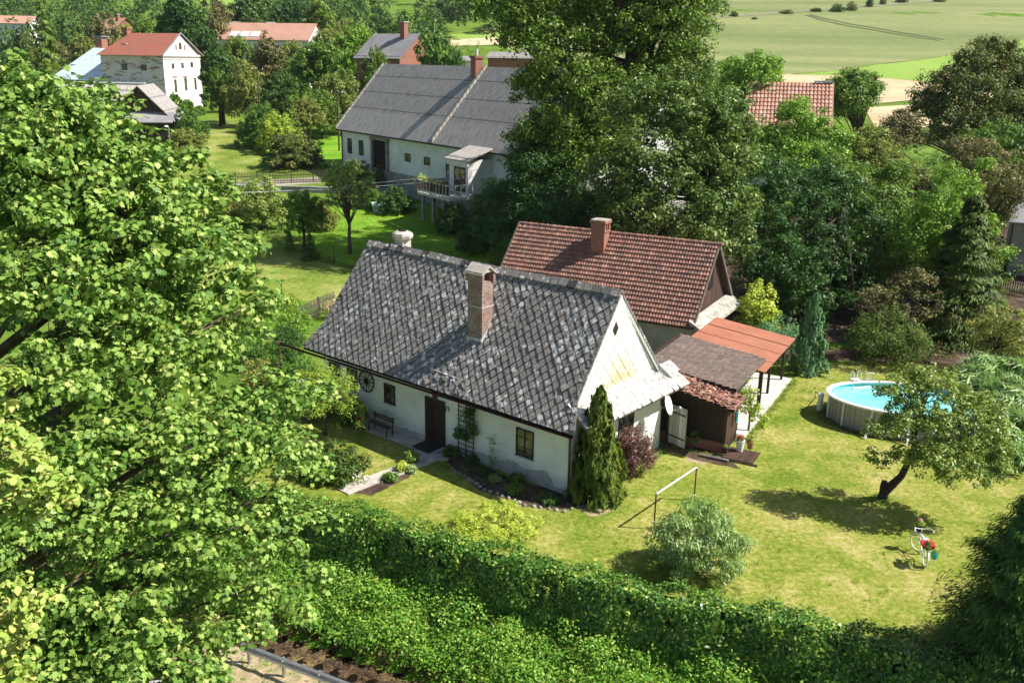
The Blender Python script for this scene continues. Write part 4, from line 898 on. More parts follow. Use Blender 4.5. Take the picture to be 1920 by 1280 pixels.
for nm, x in (('left', -.45), ('mid', 20.95)):
    mb = MB(); n_s = 16
    for i in range(n_s):
        t0, t1 = i/n_s, (i+1)/n_s-.01; f = lambda t: (-.5+(FW+.5)*t, (FE+.05 + (kz-FE)*min(1, t*(FW+.5)/(ky+.5)) if t*(FW+.5) < ky+.5 else kz+(FR-kz)*((t*(FW+.5)-ky-.5)/(FW-ky))))
        (ya, za), (yb, zb) = f(t0), f(t1); hh = .18 if nm == 'left' else .28
        mb.poly([(x-.16, ya, za+hh), (x+.16, ya, za+hh), (x+.16, yb, zb+hh), (x-.16, yb, zb+hh), (x-.14, ya, za-.2), (x+.14, ya, za-.2), (x+.14, yb, zb-.2), (x-.14, yb, zb-.2)], [(0,1,2,3),(0,4,5,1),(1,5,6,2),(0,3,7,4),(2,6,7,3)])
    o = mb.build('parapet', M['slab'], fh)
mb = MB(); mb.box(19.75, 20.65, 5.0, 5.9, 13.8, 16.9); c4 = mb.build('chimney', M['redbrick'], fh)
mb = MB(); mb.box(19.65, 20.75, 4.9, 6.0, 16.9, 17.15); mb.build('cap', M['redbrick'], c4)
mb = MB(); mb.lathe([(.16, 17.15), (.14, 17.8)], 8, (20.2, 5.45, 0)); mb.build('flue', M['concrete'], c4)
window(fh, 1.45, 2.55, 6.05, 7.75, frame='framewood', fw=.12, label='leftmost tall window'); window(fh, 4.3, 5.4, 6.05, 7.75, frame='framewood', fw=.12, label='tall window beside the barn door')
window(fh, 14.7, 15.9, 6.35, 7.15, frame='framewood', fw=.12); window(fh, 18.6, 19.8, 6.35, 7.15, frame='framewood', fw=.12); window(fh, 22.8, 24.6, 5.5, 7.7, frame='framewood', fw=.14)
mb = MB(); mb.box(7.9, 11.0, -.04, .03, 5.0, 8.1); bd = mb.build('barn_door', M['black'], fh)  # near-black panel stands in for the shade of the recess
mb = MB()
for a, b, c, d in ((7.55, 7.9, 4.9, 8.3), (11.0, 11.3, 4.9, 8.3), (7.3, 11.5, 8.1, 8.35)): mb.box(a, b, -.3, .02, c, d)
mb.build('frame', M['stone'], bd)
mb = MB(); mb.tube([(-.1, -.65, FE-.12), (FL, -.65, FE-.12)], .09, 6); mb.build('gutter', M['iron'], fh)
mb = MB(); mb.tube([(.15, -.1, FE), (.15, -.1, 5)], .06, 6); mb.build('downpipe', M['iron'], fh)
# porch of the farmhouse
mb = MB(); mb.box(27.8, 30.9, -2.8, -.01, 4.9, 8.0); po = mb.build('porch', M['white2'], fh)
mb = MB(); slab_roof(mb, 27.4, 31.3, -3.2, .1, 8.0, 9.15, .1); mb.build('porch_roof', M['corrpale'], po)
window(po, 28.6, 30.5, 5.05, 7.3, y=-2.8, frame='gutter', fw=.14, cols=2, rows=1, sill=False)
mb = MB(); mb.box(27.6, 31.1, -3.05, -2.85, 7.45, 7.95); mb.build('awning', M['whiteframe'], po)
mb = MB(); mb.box(26.3, 31.8, -5.4, -2.82, 4.6, 4.85); mb.box(26.3, 27.85, -2.82, -.3, 4.6, 4.85); bl = mb.build('balcony', M['concrete'], fh)
mb = MB()
for (a, b) in (((26.3, -.3), (26.3, -5.4)), ((26.3, -5.4), (31.8, -5.4)), ((31.8, -5.4), (31.8, -2.9))):
    for z in (5.05, 5.95): mb.bar((*a, z), (*b, z), .09)
    n_ = int(math.dist(a, b)/.55)
    for i in range(n_+1): t = i/max(1, n_); mb.bar((a[0]+(b[0]-a[0])*t, a[1]+(b[1]-a[1])*t, 4.85), (a[0]+(b[0]-a[0])*t, a[1]+(b[1]-a[1])*t, 6.0), .08)
mb.build('railing', M['whiteframe'], bl)
for i in range(3): mb = MB(); mb.box(26.6+i*1.8, 26.9+i*1.8, -5.2, -4.9, 2.2, 4.6); mb.build('pier', M['stone'], bl)
mb = MB()
for (a, b) in (((26.3, -.3), (26.3, -5.4)), ((26.3, -5.4), (31.8, -5.4))):
    n_ = int(math.dist(a, b)/.16)
    for i in range(n_): t = i/n_; x, y = a[0]+(b[0]-a[0])*t, a[1]+(b[1]-a[1])*t; mb.bar((x, y, 5.08), (x, y, 5.92), .08)
mb.build('baluster_boards', M['brownwood'], bl)

# ================= manor with annex
MO = (-68.346, 159.275); MA = RAD(-20)
mn = empty('manor_house', (*MO, 0), MA, 'tall old white manor with rusty red roof and peeling plaster side', 'house')
mb = MB(); mb.box(0, 12.45, .02, 9.1, 3, 16.6); mb.build('wall', M['peel'], mn)
M['whitepeel'] = plain('flaking white plaster', (.80, .77, .74), (.62, .52, .46), .8, .9, .3, lo=.5, hi=.75)
mb = MB(); mb.box(12.452, 12.6, 0, 9.12, 3, 16.6); mb.poly([(12.452, 0, 16.6), (12.452, 9.12, 16.6), (12.452, 4.55, 19.75), (12.6, 0, 16.6), (12.6, 9.12, 16.6), (12.6, 4.55, 19.75)], [(2,1,0),(3,4,5),(0,3,5,2),(1,2,5,4)]); gm = mb.build('gable', M['whitepeel'], mn)
mb = MB(); mb.box(12.6, 12.8, -.1, 9.2, 16.35, 16.65); mb.box(12.6, 12.72, -.05, 9.15, 15.9, 16.05); mb.build('cornice', M['whitepeel'], gm)
mb = MB()
mb.poly([(-.5, -.5, 16.45), (12.9, -.5, 16.45), (12.75, 4.55, 20.0), (2.6, 4.55, 20.0), (-.5, 9.6, 16.45), (12.9, 9.6, 16.45)], [(0,1,2,3),(3,2,5,4),(0,3,4)])
mb.poly([(-.5, -.5, 16.4), (12.9, -.5, 16.4), (12.9, 9.6, 16.4), (-.5, 9.6, 16.4)], [(3,2,1,0)])
mr = mb.build('roof', M['redroof'], mn)
mb = MB(); mb.box(2.9, 3.9, 1.9, 2.6, 18.22, 18.35); mb.build('skylight', M['whiteframe'], mr)
mb = MB(); mb.box(1.4, 2.4, 4.0, 5.0, 17.5, 20.6); mb.box(1.3, 2.5, 3.9, 5.1, 20.6, 20.85); mb.build('chimney', M['redbrick'], mn)
mb = MB(); 
for s_ in (0, 1): mb.bar((12.95, -.5 if not s_ else 9.6, 16.5), (12.8, 4.55, 20.05), .2, .15)
mb.build('bargeboard', M['fargrey'], mn)
for x in (4.2, 8.1): window(mn, x, x+1.1, 14.15, 15.05, y=.02, frame='framewood', fw=.1, cols=1, rows=1, sill=False)
tfm = lambda p: (12.6-p[1], p[0], p[2])
for y, z0, z1, wd in ((1.9, 14.5, 15.3, .6), (4.25, 14.6, 15.4, .6), (6.6, 14.7, 15.5, .6), (2.2, 10.8, 12.8, .55), (4.7, 11.0, 13.0, .6), (7.2, 11.1, 13.0, .5), (4.1, 17.5, 18.5, .6)):
    window(gm, y, y+wd, z0, z1, tf=tfm, frame='brownwood' if z0 < 13 else 'framewood', fw=.08, cols=1, rows=1, sill=False)
mb = MB(tfm)
for y in (3.2, 5.3): mb.box(y, y+.35, -.02, .01, 17.4, 18.2)
for y in (2.0, 4.5): mb.box(y, y+.95, -.06, .01, 13.1, 13.3)
mb.build('brick_trim', M['redbrick'], gm)
mb = MB(); ivr = random.Random(8)
ann = empty('annex', (*MO, 0), MA, 'lower wing with pale blue sheet roof left of the tall white manor', 'house')
mb = MB(); mb.box(-9, -.05, -1.0, 9, 3, 12.4); mb.box(0.0, 9.6, -3.2, -.02, 3, 11.2); mb.build('wall', M['peel'], ann)
mb = MB(); mb.poly([(-10, -1.4, 12.5), (.6, -1.4, 12.4), (.3, 4.2, 17.3), (-5.2, 4.2, 17.6), (-10, 10, 12.5), (.3, 10, 12.5)], [(0,1,2,3),(3,2,5,4),(0,3,4)]); ar = mb.build('roof', M['corrblue'], ann)
mb = MB(); slab_roof(mb, -.1, 9.9, -3.6, -.03, 11.1, 12.0, .15); mb.build('lean_to_roof', M['fargrey'], ann)
mb = MB(); mb.box(-5.3, -3.9, 4.8, 6.2, 16, 19.0); c5 = mb.build('chimney', M['redbrick'], ann)
mb = MB(); mb.box(-5.6, -3.6, 4.5, 6.5, 19.35, 19.5); mb.box(-5.3, -3.9, 4.8, 6.2, 19.0, 19.34); mb.build('cap', M['fargrey'], c5)
# ================= wooden barn in front of the manor
bx_, by_, _ = D(268, 235, 128); BZ = H(bx_, by_)
bn = empty('wooden_barn', (bx_, by_, 0), RAD(8), 'dark wooden barn with ribbed grey roof in front of the manor', 'barn')
mb = MB(); mb.box(-4.2, 3.3, 0, 9, BZ-1, 8.9); mb.build('wall', M['brownwood'], bn)
mb = MB(); mb.poly([(-4.2, .3, 8.9), (3.3, .3, 8.9), (-.2, .3, 12.4), (-4.2, 9, 8.9), (3.3, 9, 8.9), (-.2, 9, 12.4)], [(0,1,2),(5,4,3)]); mb.build('gable', M['brownwood'], bn)
mb = MB()
for s_, (xa, za) in ((-1, (-4.9, 8.4)), (1, (4.2, 8.2))):
    mb.poly([(xa, -.4, za), (-.2, -.4, 12.75), (-.2, 9.5, 12.75), (xa, 9.5, za), (xa, -.4, za-.15), (-.2, -.4, 12.6), (-.2, 9.5, 12.6), (xa, 9.5, za-.15)], [(0,1,2,3),(7,6,5,4),(0,4,5,1),(0,3,7,4)])
br_ = mb.build('roof', M['corrgrey'], bn)
mb = MB(); slab_roof(mb, -4.9, 4.2, -1.6, .3, 8.1, 9.3, .12); mb.build('pent_roof', M['fargrey'], bn)
mb = MB(); mb.poly([(-11.5, .6, 10.0), (-.3, .6, 9.6), (-.3, 4.4, 12.8), (-11.5, 4.4, 12.9), (-11.5, 8.6, 9.8), (-.3, 8.6, 9.8)], [(0,1,2,3),(3,2,5,4)])
mb.build('side_roof', M['corrpale'], br_)
mb = MB(); mb.box(-11.2, -4.2, 1.4, 7.6, BZ-1, 9.8); mb.build('side_wall', M['brownwood'], bn)
mb = MB(); mb.bar((-11.5, 4.4, 12.98), (-.2, 4.4, 12.9), .5, .15); mb.build('ridge', M['whiteframe'], br_)

# ================= other houses further off
def simple_house(name, px, py, Y, rz, L_, W_, eave, ridge, wall, roof, label, wins=(), chim=None, cat='house', over=.4, floor=None, hip=0):
    """px,py = pixel of front-left eave corner at distance Y"""
    x, y, z = D(px, py, Y); g = H(x, y) if floor is None else floor
    r = empty(name, (x, y, 0), rz, label, cat); e = z; rg = z+(ridge-eave)
    mb = MB(); mb.box(0, L_, 0, W_, g-1.5, e+.05)
    mb.build('wall', M[wall], r)
    if not hip:
        mb = MB(); mb.poly([(0, 0, e), (0, W_, e), (0, W_/2, rg-.1), (L_, 0, e), (L_, W_, e), (L_, W_/2, rg-.1)], [(0,2,1),(3,4,5),(0,3,5,2),(1,2,5,4)]); mb.build('gable', M[wall], r)
    mb = MB(); o = over; sl = (rg-e)/(W_/2)
    mb.poly([(-o, -o, e-o*sl), (L_+o, -o, e-o*sl), (L_+o-hip, W_/2, rg), (-o+hip, W_/2, rg), (-o, W_+o, e-o*sl), (L_+o, W_+o, e-o*sl)], [(0,1,2,3),(3,2,5,4)]+([(0,3,4),(1,5,2)] if hip else []))
    mb.poly([(-o, -o, e-o*sl-.1), (L_+o, -o, e-o*sl-.1), (L_+o-hip, W_/2, rg-.12), (-o+hip, W_/2, rg-.12), (-o, W_+o, e-o*sl-.1), (L_+o, W_+o, e-o*sl-.1)], [(3,2,1,0),(4,5,2,3)])
    mb.build('roof', M[roof], r)
    if chim:
        for (cx, cy, cw, ct) in chim:
            mb = MB(); mb.box(cx, cx+cw, cy, cy+cw, e, rg+ct); c_ = mb.build('chimney', M['redbrick'], r)
            mb = MB(); mb.box(cx-.1, cx+cw+.1, cy-.1, cy+cw+.1, rg+ct, rg+ct+.15); mb.build('cap', M['slab'], c_)
    for (a, b, c_, d) in wins: window(r, a, b, e+c_, e+d, frame='framewood', fw=.1, sill=False)
    return r
# tile roofed house at the right behind the trees
rh = simple_house('tiled_house', 1398, 246, 108, RAD(-14), 9, 11, 0, 5.3, 'white2', 'oldtile', 'house with faded orange tile roof behind the trees at the right', [(2, 3, -2.6, -1.3), (5, 6, -2.6, -1.3)])
F = None
# replace its visible slope by rows of real tiles
for ch_ in rh.children:
    if ch_.name.startswith('roof'): rroof = ch_
ez = D(1398, 246, 108)[2]; F = plane_F((-.42, -.42, ez-.34), (1, 0, 0), (0, 5.92, 5.70)); pantile_roof('tile_rows', F, 9.8, 8.4, 'oldtile', rroof, .42, .62, .09, 9)
mb = MB(); mb.bar((7.2, 5.45, ez+5.46), (9.3, 5.45, ez+5.46), .55, .2); mb.build('ridge_sheet', M['whiteframe'], rroof)
simple_house('grey_house', 668, 105, 152, RAD(-38), 9.5, 8.5, 0, 3.4, 'redbrick', 'fargrey', 'brick house with grey roof and chimney behind the farmhouse', [(1, 2, -2.2, -1)], [(6.5, 3.2, .9, 1.6)])
simple_house('orange_house', 405, 72, 235, RAD(-8), 23, 12, 0, 3.8, 'white2', 'farorange', 'wide low house with faded orange roof and skylights beyond the trees', [(3, 4.5, -2.5, -1)], None)
oh = [o for o in SC.collection.objects if o.name == 'orange_house'][0]; oz = D(405, 72, 235)[2]
for i in range(3): mb = MB(); slab_roof(mb, 3+i*2.6, 5.2+i*2.6, .6, 2.4, oz+.55, oz+1.7, .08); mb.build('skylight', M['corrblue'], oh)
simple_house('grey_roofed_house', 422, 57, 262, RAD(-4), 12, 9, 0, 2.4, 'fargrey', 'fargrey', 'grey roofed house right behind the orange roof with skylights', (), [(6, 4, .8, .9)])
simple_house('orange_roofed_house', -30, 42, 270, RAD(5), 12, 9, 0, 2.0, 'white2', 'farorange', 'distant house with orange roof at the far left edge', ())
simple_house('brick_house', 186, 52, 225, RAD(-30), 5.5, 6, 0, 2.2, 'redbrick', 'farorange', 'small house with brownish roof behind the manor chimney', (), [(3.5, 2, .7, .7)])
simple_house('white_hut', 850, 112, 165, RAD(-10), 3.1, 3, 0, .6, 'white2', 'fargrey', 'small white hut behind the long farmhouse roof', ())
simple_house('brick_ruin', 915, 107, 190, RAD(-15), 9, 5, 0, 1.0, 'redbrick', 'stone', 'low brick building beside the big ash tree, near the stubble strip', ())
# dark building cut by the right edge
ex, ey, ez2 = D(1893, 402, 74); re_ = empty('stone_house', (ex, ey, 0), RAD(-25), 'grey rendered house cut off by the right edge of the photo', 'house')
mb = MB(); mb.box(.5, 9, 0, 8, -.5, ez2-.1); mb.build('wall', M['grey'], re_)
mb = MB(); mb.poly([(-.1, -.6, ez2-.5), (9, -.6, ez2-.5), (9, 4, ez2+2.6), (-.1, 4, ez2+2.6), (-.1, -.6, ez2-.6), (9, -.6, ez2-.6), (9, 4, ez2+2.5), (-.1, 4, ez2+2.5)], [(0,1,2,3),(7,6,5,4),(0,4,5,1),(3,7,4,0)]); mb.build('roof', M['fargrey'], re_)
mb = MB(); mb.tube([(.35, -.15, ez2-.5), (.35, -.15, 0)], .06, 6); mb.build('downpipe', M['iron'], re_)

# ------------------------------------------------------------------ things on and around the cottage
rg = random.Random(21)
def at_local(x, y, z=0): return tfc(x, y, z)
# wagon wheel on the wall
ww = empty('wagon_wheel', at_local(3.27, -.06, 2.02), CA, 'old black wagon wheel hung on the white wall under the eaves', 'wheel')
mb = MB(); R_ = .52
mb.tube([(R_*math.cos(a), 0, R_*math.sin(a)) for a in np.linspace(0, 2*math.pi, 33)], .035, 6, cap=False); mb.build('rim', M['iron'], ww)
for k in range(12):
    mb = MB(); a = k*math.pi/6; mb.tube([(0, 0, 0), (R_*math.cos(a), 0, R_*math.sin(a))], [.026, .018], 6); mb.build('spoke', M['iron'], ww)
mb = MB(); mb.tube([(0, .03, 0), (0, -.12, 0)], [.10, .07], 10); mb.build('hub', M['iron'], ww)
hs = empty('horseshoe', at_local(8.68, -.03, 1.98), CA, 'small horseshoe nailed to the white wall right of the brown door', 'horseshoe')
mb = MB(); mb.tube([(.10*math.cos(a), 0, .12*math.sin(a)) for a in np.linspace(-.9, math.pi+.9, 14)], .02, 6); mb.build('iron_arc', M['iron'], hs)
mt = MB(); mt.box(-.55, .55, -.95, -.05, 0, .02); dm = mt.build('door_mat', M['grate']); dm.location = at_local(7.9, -.02, .125); dm.rotation_euler = (0, 0, CA); tag(dm, 'dark square door mat lying at the foot of the brown door', 'mat')
# bench
bn_ = empty('garden_bench', at_local(4.95, -.75, .02), CA, 'dark wooden bench against the white wall below the window', 'bench')
for nm, parts in (('seat', [(-.72, .72, -.17+i*.12, -.07+i*.12, .43, .46) for i in range(3)]), ('backrest', [(-.72, .72, .24, .27, .60+i*.13, .70+i*.13) for i in range(2)])):
    mb = MB(); [mb.box(*p) for p in parts]; mb.build(nm, M['fencewood'], bn_)
for x in (-.62, .62):
    mb = MB(); mb.bar((x, -.15, 0), (x, -.12, .44), .04); mb.bar((x, .22, 0), (x, .27, .88), .04); mb.bar((x, -.14, .42), (x, .24, .42), .04); mb.build('leg', M['iron'], bn_)
# flower pot by bench
def pot(name, loc, label, r=.17, h=.28, mat='redbrick', flower='l_red', cat='flower pot', fol='l_mid', n=260, spread=.26, group=None):
    t = empty(name, loc, 0, label, cat, group)
    mb = MB(); mb.lathe([(.0, .0), (r*.7, .0), (r, h), (r*1.1, h), (r*1.1, h+.03), (r*.85, h+.02), (0, h-.02)], 14); mb.build('pot', M[mat], t, smooth=False)
    P, nr = clump_points([(0, 0, h+spread*.6)], [spread], n, 3); leaves('foliage', P, nr, .07, 'quad', M[fol], t, 4)
    P, nr = clump_points([(0, 0, h+spread*.95)], [spread*.8], int(n*.35), 5); leaves('flowers', P, nr, .075, 'quad', M[flower], t, 6)
    return t
M['terracotta'] = plain('terracotta', (.35, .16, .10), (.25, .12, .08), 5, .8, .2)
pot('flower_pot', at_local(3.75, -1.0, .02), 'terracotta pot with red flowers left of the bench', mat='terracotta')
# trellis with climber
tr = empty('trellis', at_local(9.9, -.14, .0), CA, 'black lattice trellis with climbing plant leaning on the cottage wall', 'trellis')
mb = MB()
for x in (-.45, 0, .45): mb.bar((x, 0, 0), (x, .05, 2.75), .035)
for i in range(12): mb.bar((-.5, .01, .2+i*.22), (.5, .01, .2+i*.22), .028)
mb.build('lattice', M['iron'], tr)
mb = MB(); mb.tube([(.15, -.05, 0), (.05, -.06, .9), (.2, -.05, 1.7), (.35, -.05, 2.4)], [.03, .02, .015, .008], 5); mb.build('stem', M['bark'], tr)
P, nr = clump_points([(.2, -.12, 2.1), (.45, -.12, 1.75), (.35, -.15, 2.35), (-.3, -.1, 1.3), (-.4, -.1, 1.05), (.1, -.1, 1.1), (.55, -.1, 1.45)], [.42, .3, .3, .25, .22, .2, .25], 190, 8, .9); leaves('climber', P, nr, .10, 'quad', M['l_dark'], tr, 9)
# rusty gutter post at the left corner
gp = empty('gutter_post', at_local(-2.55, -.8, 0), CA, 'rusty steel post holding the end of the gutter left of the cottage', 'post')
mb = MB(); mb.tube([(0, 0, 0), (0, 0, 2.86)], .04, 8); mb.build('pole', M['rust'], gp)
mb = MB(); mb.bar((0, 0, 2.86), (-.25, .1, 2.9), .06); mb.build('arm', M['rust'], gp)
# satellite dish at the right corner of the gable
sx = at_local(CL+1.0, CW-.55, 2.62)
dish = empty('satellite_dish', sx, 0, 'white satellite dish on the corner of the cottage gable', 'satellite dish')
mb = MB(); n = 24; Vd = []
Md = Matrix.Rotation(RAD(-78), 4, 'Y') ; Md = Matrix.Rotation(RAD(-28), 4, 'Z') @ Matrix.Rotation(RAD(72), 4, 'Y')
for i, r in enumerate((0, .12, .24, .33, .38)): Vd += [Md @ Vector((r*math.cos(2*math.pi*k/n)*1.18, r*math.sin(2*math.pi*k/n), -.10+.62*r*r)) for k in range(n)]
mb.poly(Vd, [(i*n+k, i*n+(k+1) % n, (i+1)*n+(k+1) % n, (i+1)*n+k) for i in range(4) for k in range(n)]+[tuple((i+1)*0+k for k in range(n))]); 
o = mb.build('reflector', M['whiteplastic'], dish, smooth=True)
md_ = o.modifiers.new('s', 'SOLIDIFY'); md_.thickness = .02
mb = MB(); e0 = Md @ Vector((.30, 0, -.02)); e1 = Md @ Vector((.22, 0, .52)); mb.tube([e0, e1], .013, 6); mb.build('arm', M['steel'], dish)
mb = MB(); mb.tube([e1, e1+(Md.to_3x3() @ Vector((-.08, 0, -.06)))], .035, 8); mb.build('receiver', M['whiteplastic'], dish)
mb = MB(); mb.tube([(-.05, 0, -.05), (-.3, .05, -.15), (-.34, .05, -.35)], .02, 6); mb.build('bracket', M['steel'], dish)
# little things by the shed
so = ang_frame(*SP, SA)
hose = empty('garden_hose', so(.12, 1.0, 1.75), SA, 'turquoise hose coiled on a hook on the shed end wall', 'hose')
m_hose = plain('turquoise hose', (.03, .42, .36), (.04, .33, .3), 5, .4, 0)
mb = MB()
for k in range(6):
    a = rg.uniform(.10, .15); b = rg.uniform(.5, .62); y0 = rg.uniform(-.05, .05); mb.tube([(.03+k*.012, y0+a*math.sin(t), -b*.5*(1-math.cos(t))) for t in np.linspace(0, 2*math.pi, 17)], .018, 6, cap=False)
mb.build('coil', m_hose, hose)
mb = MB(); mb.bar((-.12, 0, .02), (.12, 0, .02), .05); mb.build('hook', M['rust'], hose)
pl = empty('plank_platform', so(.75, .05, 0), SA, 'low platform of reddish boards at the shed corner', 'platform')
mb = MB(); 
for i in range(5): mb.box(-.65, .75, -.75+i*.27, -.5+i*.27, .10, .14)
mb.build('boards', M['brownwood'], pl)
mb = MB(); mb.box(-1.6, -.3, -1.0, -.8, .0, .12); mb.box(-.9, .95, -.78, -.7, 0, .1); mb.build('edge_beam', M['greywood'], pl)
wv_ = pot('planter', so(.62, .35, .14), 'white pedestal planter with red flowers on the platform by shed', .2, .5, 'whiteplastic', 'l_red', 'planter', n=300, spread=.2)
pot('clay_pot', so(.10, -.22, .14), 'brown clay pot at the shed corner', .16, .26, 'brownwood', 'l_mid', 'flower pot', n=60, spread=.12)
pot('clay_pot', so(.95, .85, .14), 'reddish clay pot behind the white pedestal planter', .16, .3, 'terracotta', 'l_brown', 'flower pot', n=80, spread=.15)
plant('weed', 'leafy weed growing at the foot of the dark shed wall', 'weed', so(-1.3, -.35, 0), [(0, 0, .6, .25, .25, .3)], 30, 25, .12, .12, 'quad', 'l_mid', (.02, .5), seed=4)
# climber at the carport corner
plant('climber', 'bright leafy climber between the brown roof and the carport', 'climbing plant', so(.25, 3.2, 0), [(0, 0, 1.5, .45, 1.2, .9), (.1, -1.1, 1.0, .35, .6, .7), (-.1, 1.0, 1.9, .4, .8, .6)], 7, 40, .3, .13, 'quad', 'l_bright', (.05, 1.5), seed=5)
# carpet beating frame
cb = empty('carpet_frame', (5.49, 31.64, 0), 0, 'simple steel carpet beating frame with a pale top bar on the lawn', 'frame')
mb = MB(); mb.tube([(0, 0, -.1), (0, 0, 1.49)], .032, 8); mb.build('post', M['rust'], cb)
mb = MB(); mb.tube([(1.97, 2.46, -.1), (1.97, 2.46, 1.52)], .032, 8); mb.build('post', M['rust'], cb)
mb = MB(); mb.tube([(0, 0, 1.47), (1.97, 2.46, 1.47)], .04, 8); mb.build('top_bar', M['alu'], cb)

# ------------------------------------------------------------------ bicycle planter
BKA, BKX, BKY = RAD(80), 14.82, 29.78
bk = empty('bicycle', (BKX, BKY, 0), BKA, 'white painted bicycle decorated with red and green flower pots standing on the lawn', 'bicycle')
M['bikewhite'] = plain('white paint', (.78, .80, .80), (.68, .70, .70), 5, .4, 0)
bM_ = M['bikewhite']; WB = .54
def wheel(x, ang=0):
    c, s = math.cos(ang), math.sin(ang)
    wr = empty('wheel', (x, 0, .35), ang); wr.parent = bk
    mb = MB(); mb.tube([(.32*math.cos(a), 0, .32*math.sin(a)) for a in np.linspace(0, 2*math.pi, 29)], .022, 6, cap=False); mb.build('tyre', bM_, wr)
    mb = MB(); [mb.tube([(0, 0, 0), (.31*math.cos(k*.5236), 0, .31*math.sin(k*.5236))], .004, 4) for k in range(12)]; mb.tube([(0, -.05, 0), (0, .05, 0)], .025, 8); mb.build('spokes', bM_, wr)
    mb = MB(); V = []
    for a in np.linspace(.2, 2.9, 14): V += [(.37*math.cos(a), -.035, .37*math.sin(a)), (.39*math.cos(a), 0, .39*math.sin(a)), (.37*math.cos(a), .035, .37*math.sin(a))]
    mb.poly(V, [(i*3+j, i*3+j+1, i*3+j+4, i*3+j+3) for i in range(13) for j in range(2)]); mb.build('mudguard', bM_, wr)
    return wr
wheel(-WB); wheel(WB, RAD(38))
mb = MB(); t = .018
bb, st_, hd, hd2 = (-.08, 0, .30), (-.20, 0, .72), (.36, 0, .80), (.40, 0, .62)
for a, b in ((bb, st_), (bb, hd2), ((-.15, 0, .55), hd2), ((-WB, 0, .35), bb), ((-WB, 0, .35), st_)): mb.tube([a, b], t, 7)
mb.build('frame', bM_, bk)
mb = MB(); mb.tube([(WB, 0, .35), (.46, 0, .5), hd2, hd, (.35, 0, .98)], .018, 7); mb.build('fork', bM_, bk)
mb = MB(); mb.tube([(.10, .30, 1.06), (.26, .27, 1.07), (.36, .1, 1.0), (.36, -.1, 1.0), (.30, -.27, 1.07), (.14, -.33, 1.06)], .016, 7); hb = mb.build('handlebar', bM_, bk)
mb = MB(); mb.tube([(.10, .30, 1.06), (.0, .31, 1.05)], .024, 7); mb.build('grip', M['whiteplastic'], hb)
mb = MB(); mb.tube([(.14, -.33, 1.06), (.04, -.35, 1.05)], .024, 7); mb.build('grip', M['whiteplastic'], hb)
mb = MB(); mb.tube([st_, (-.22, 0, .88)], .015, 6); mb.lathe([(.0, -.03), (.08, -.02), (.12, .02), (.09, .05), (0, .06)], 12, (-.26, 0, .88)); mb.build('saddle', bM_, bk)
mb = MB(); mb.box(-.78, -.36, -.07, .07, .735, .75); mb.tube([(-.6, .05, .74), (-WB, .05, .35)], .008, 5); mb.tube([(-.6, -.05, .74), (-WB, -.05, .35)], .008, 5); mb.build('rack', bM_, bk)
tfb = bk.matrix_basis
def onbike(x, y, z): v = Matrix.Rotation(BKA, 4, 'Z') @ Vector((x, y, z)); return (BKX+v.x, BKY+v.y, v.z)
fb = empty('flower_basket', onbike(.62, 0, .80), BKA, 'dark basket of green plants hung on the bicycle handlebar', 'basket')
mb = MB(); mb.lathe([(0, 0), (.12, 0), (.17, .2), (.18, .22), (.15, .2), (0, .18)], 12); mb.build('basket', M['iron'], fb)
P, nr = clump_points([(0, 0, .28)], [.17], 300, 8); leaves('foliage', P, nr, .05, 'quad', M['l_bright'], fb, 4)
P, nr = clump_points([(.05, 0, .40)], [.09], 50, 9); leaves('flowers', P, nr, .05, 'quad', M['l_pink'], fb, 4)
M['redcloth'] = plain('red box', (.48, .02, .025), (.38, .02, .02), 6, .6, .05)
rb = empty('flower_box', onbike(-.56, 0, .755), BKA, 'red flower box with green trailing plant on the bicycle rack', 'flower box')
mb = MB(); mb.poly([(-.2, -.22, .17), (.2, -.22, .17), (.2, .22, .17), (-.2, .22, .17), (-.14, -.17, 0), (.14, -.17, 0), (.14, .17, 0), (-.14, .17, 0)], [(7,6,5,4),(4,5,1,0),(5,6,2,1),(6,7,3,2),(7,4,0,3),(0,1,2,3)]); mb.build('box', M['redcloth'], rb)
P, nr = clump_points([(-.1, .02, .2), (-.25, .05, .12)], [.13, .12], 160, 8); leaves('foliage', P, nr, .05, 'quad', M['l_mid'], rb, 4)
P, nr = clump_points([(.05, -.05, .2)], [.14], 60, 9); leaves('flowers', P, nr, .06, 'quad', M['l_red'], rb, 4)
bg_ = empty('blue_pot', onbike(-.62, -.26, .38), 0, 'teal hanging pot at the side of the bicycle rear wheel', 'pot')
mb = MB(); mb.lathe([(0, 0), (.09, 0), (.12, .2), (.13, .22), (.1, .2), (0, .18)], 12); mb.build('pot', m_hose, bg_)
P, nr = clump_points([(0, 0, .26)], [.13], 80, 8); leaves('foliage', P, nr, .05, 'quad', M['l_mid'], bg_, 4)

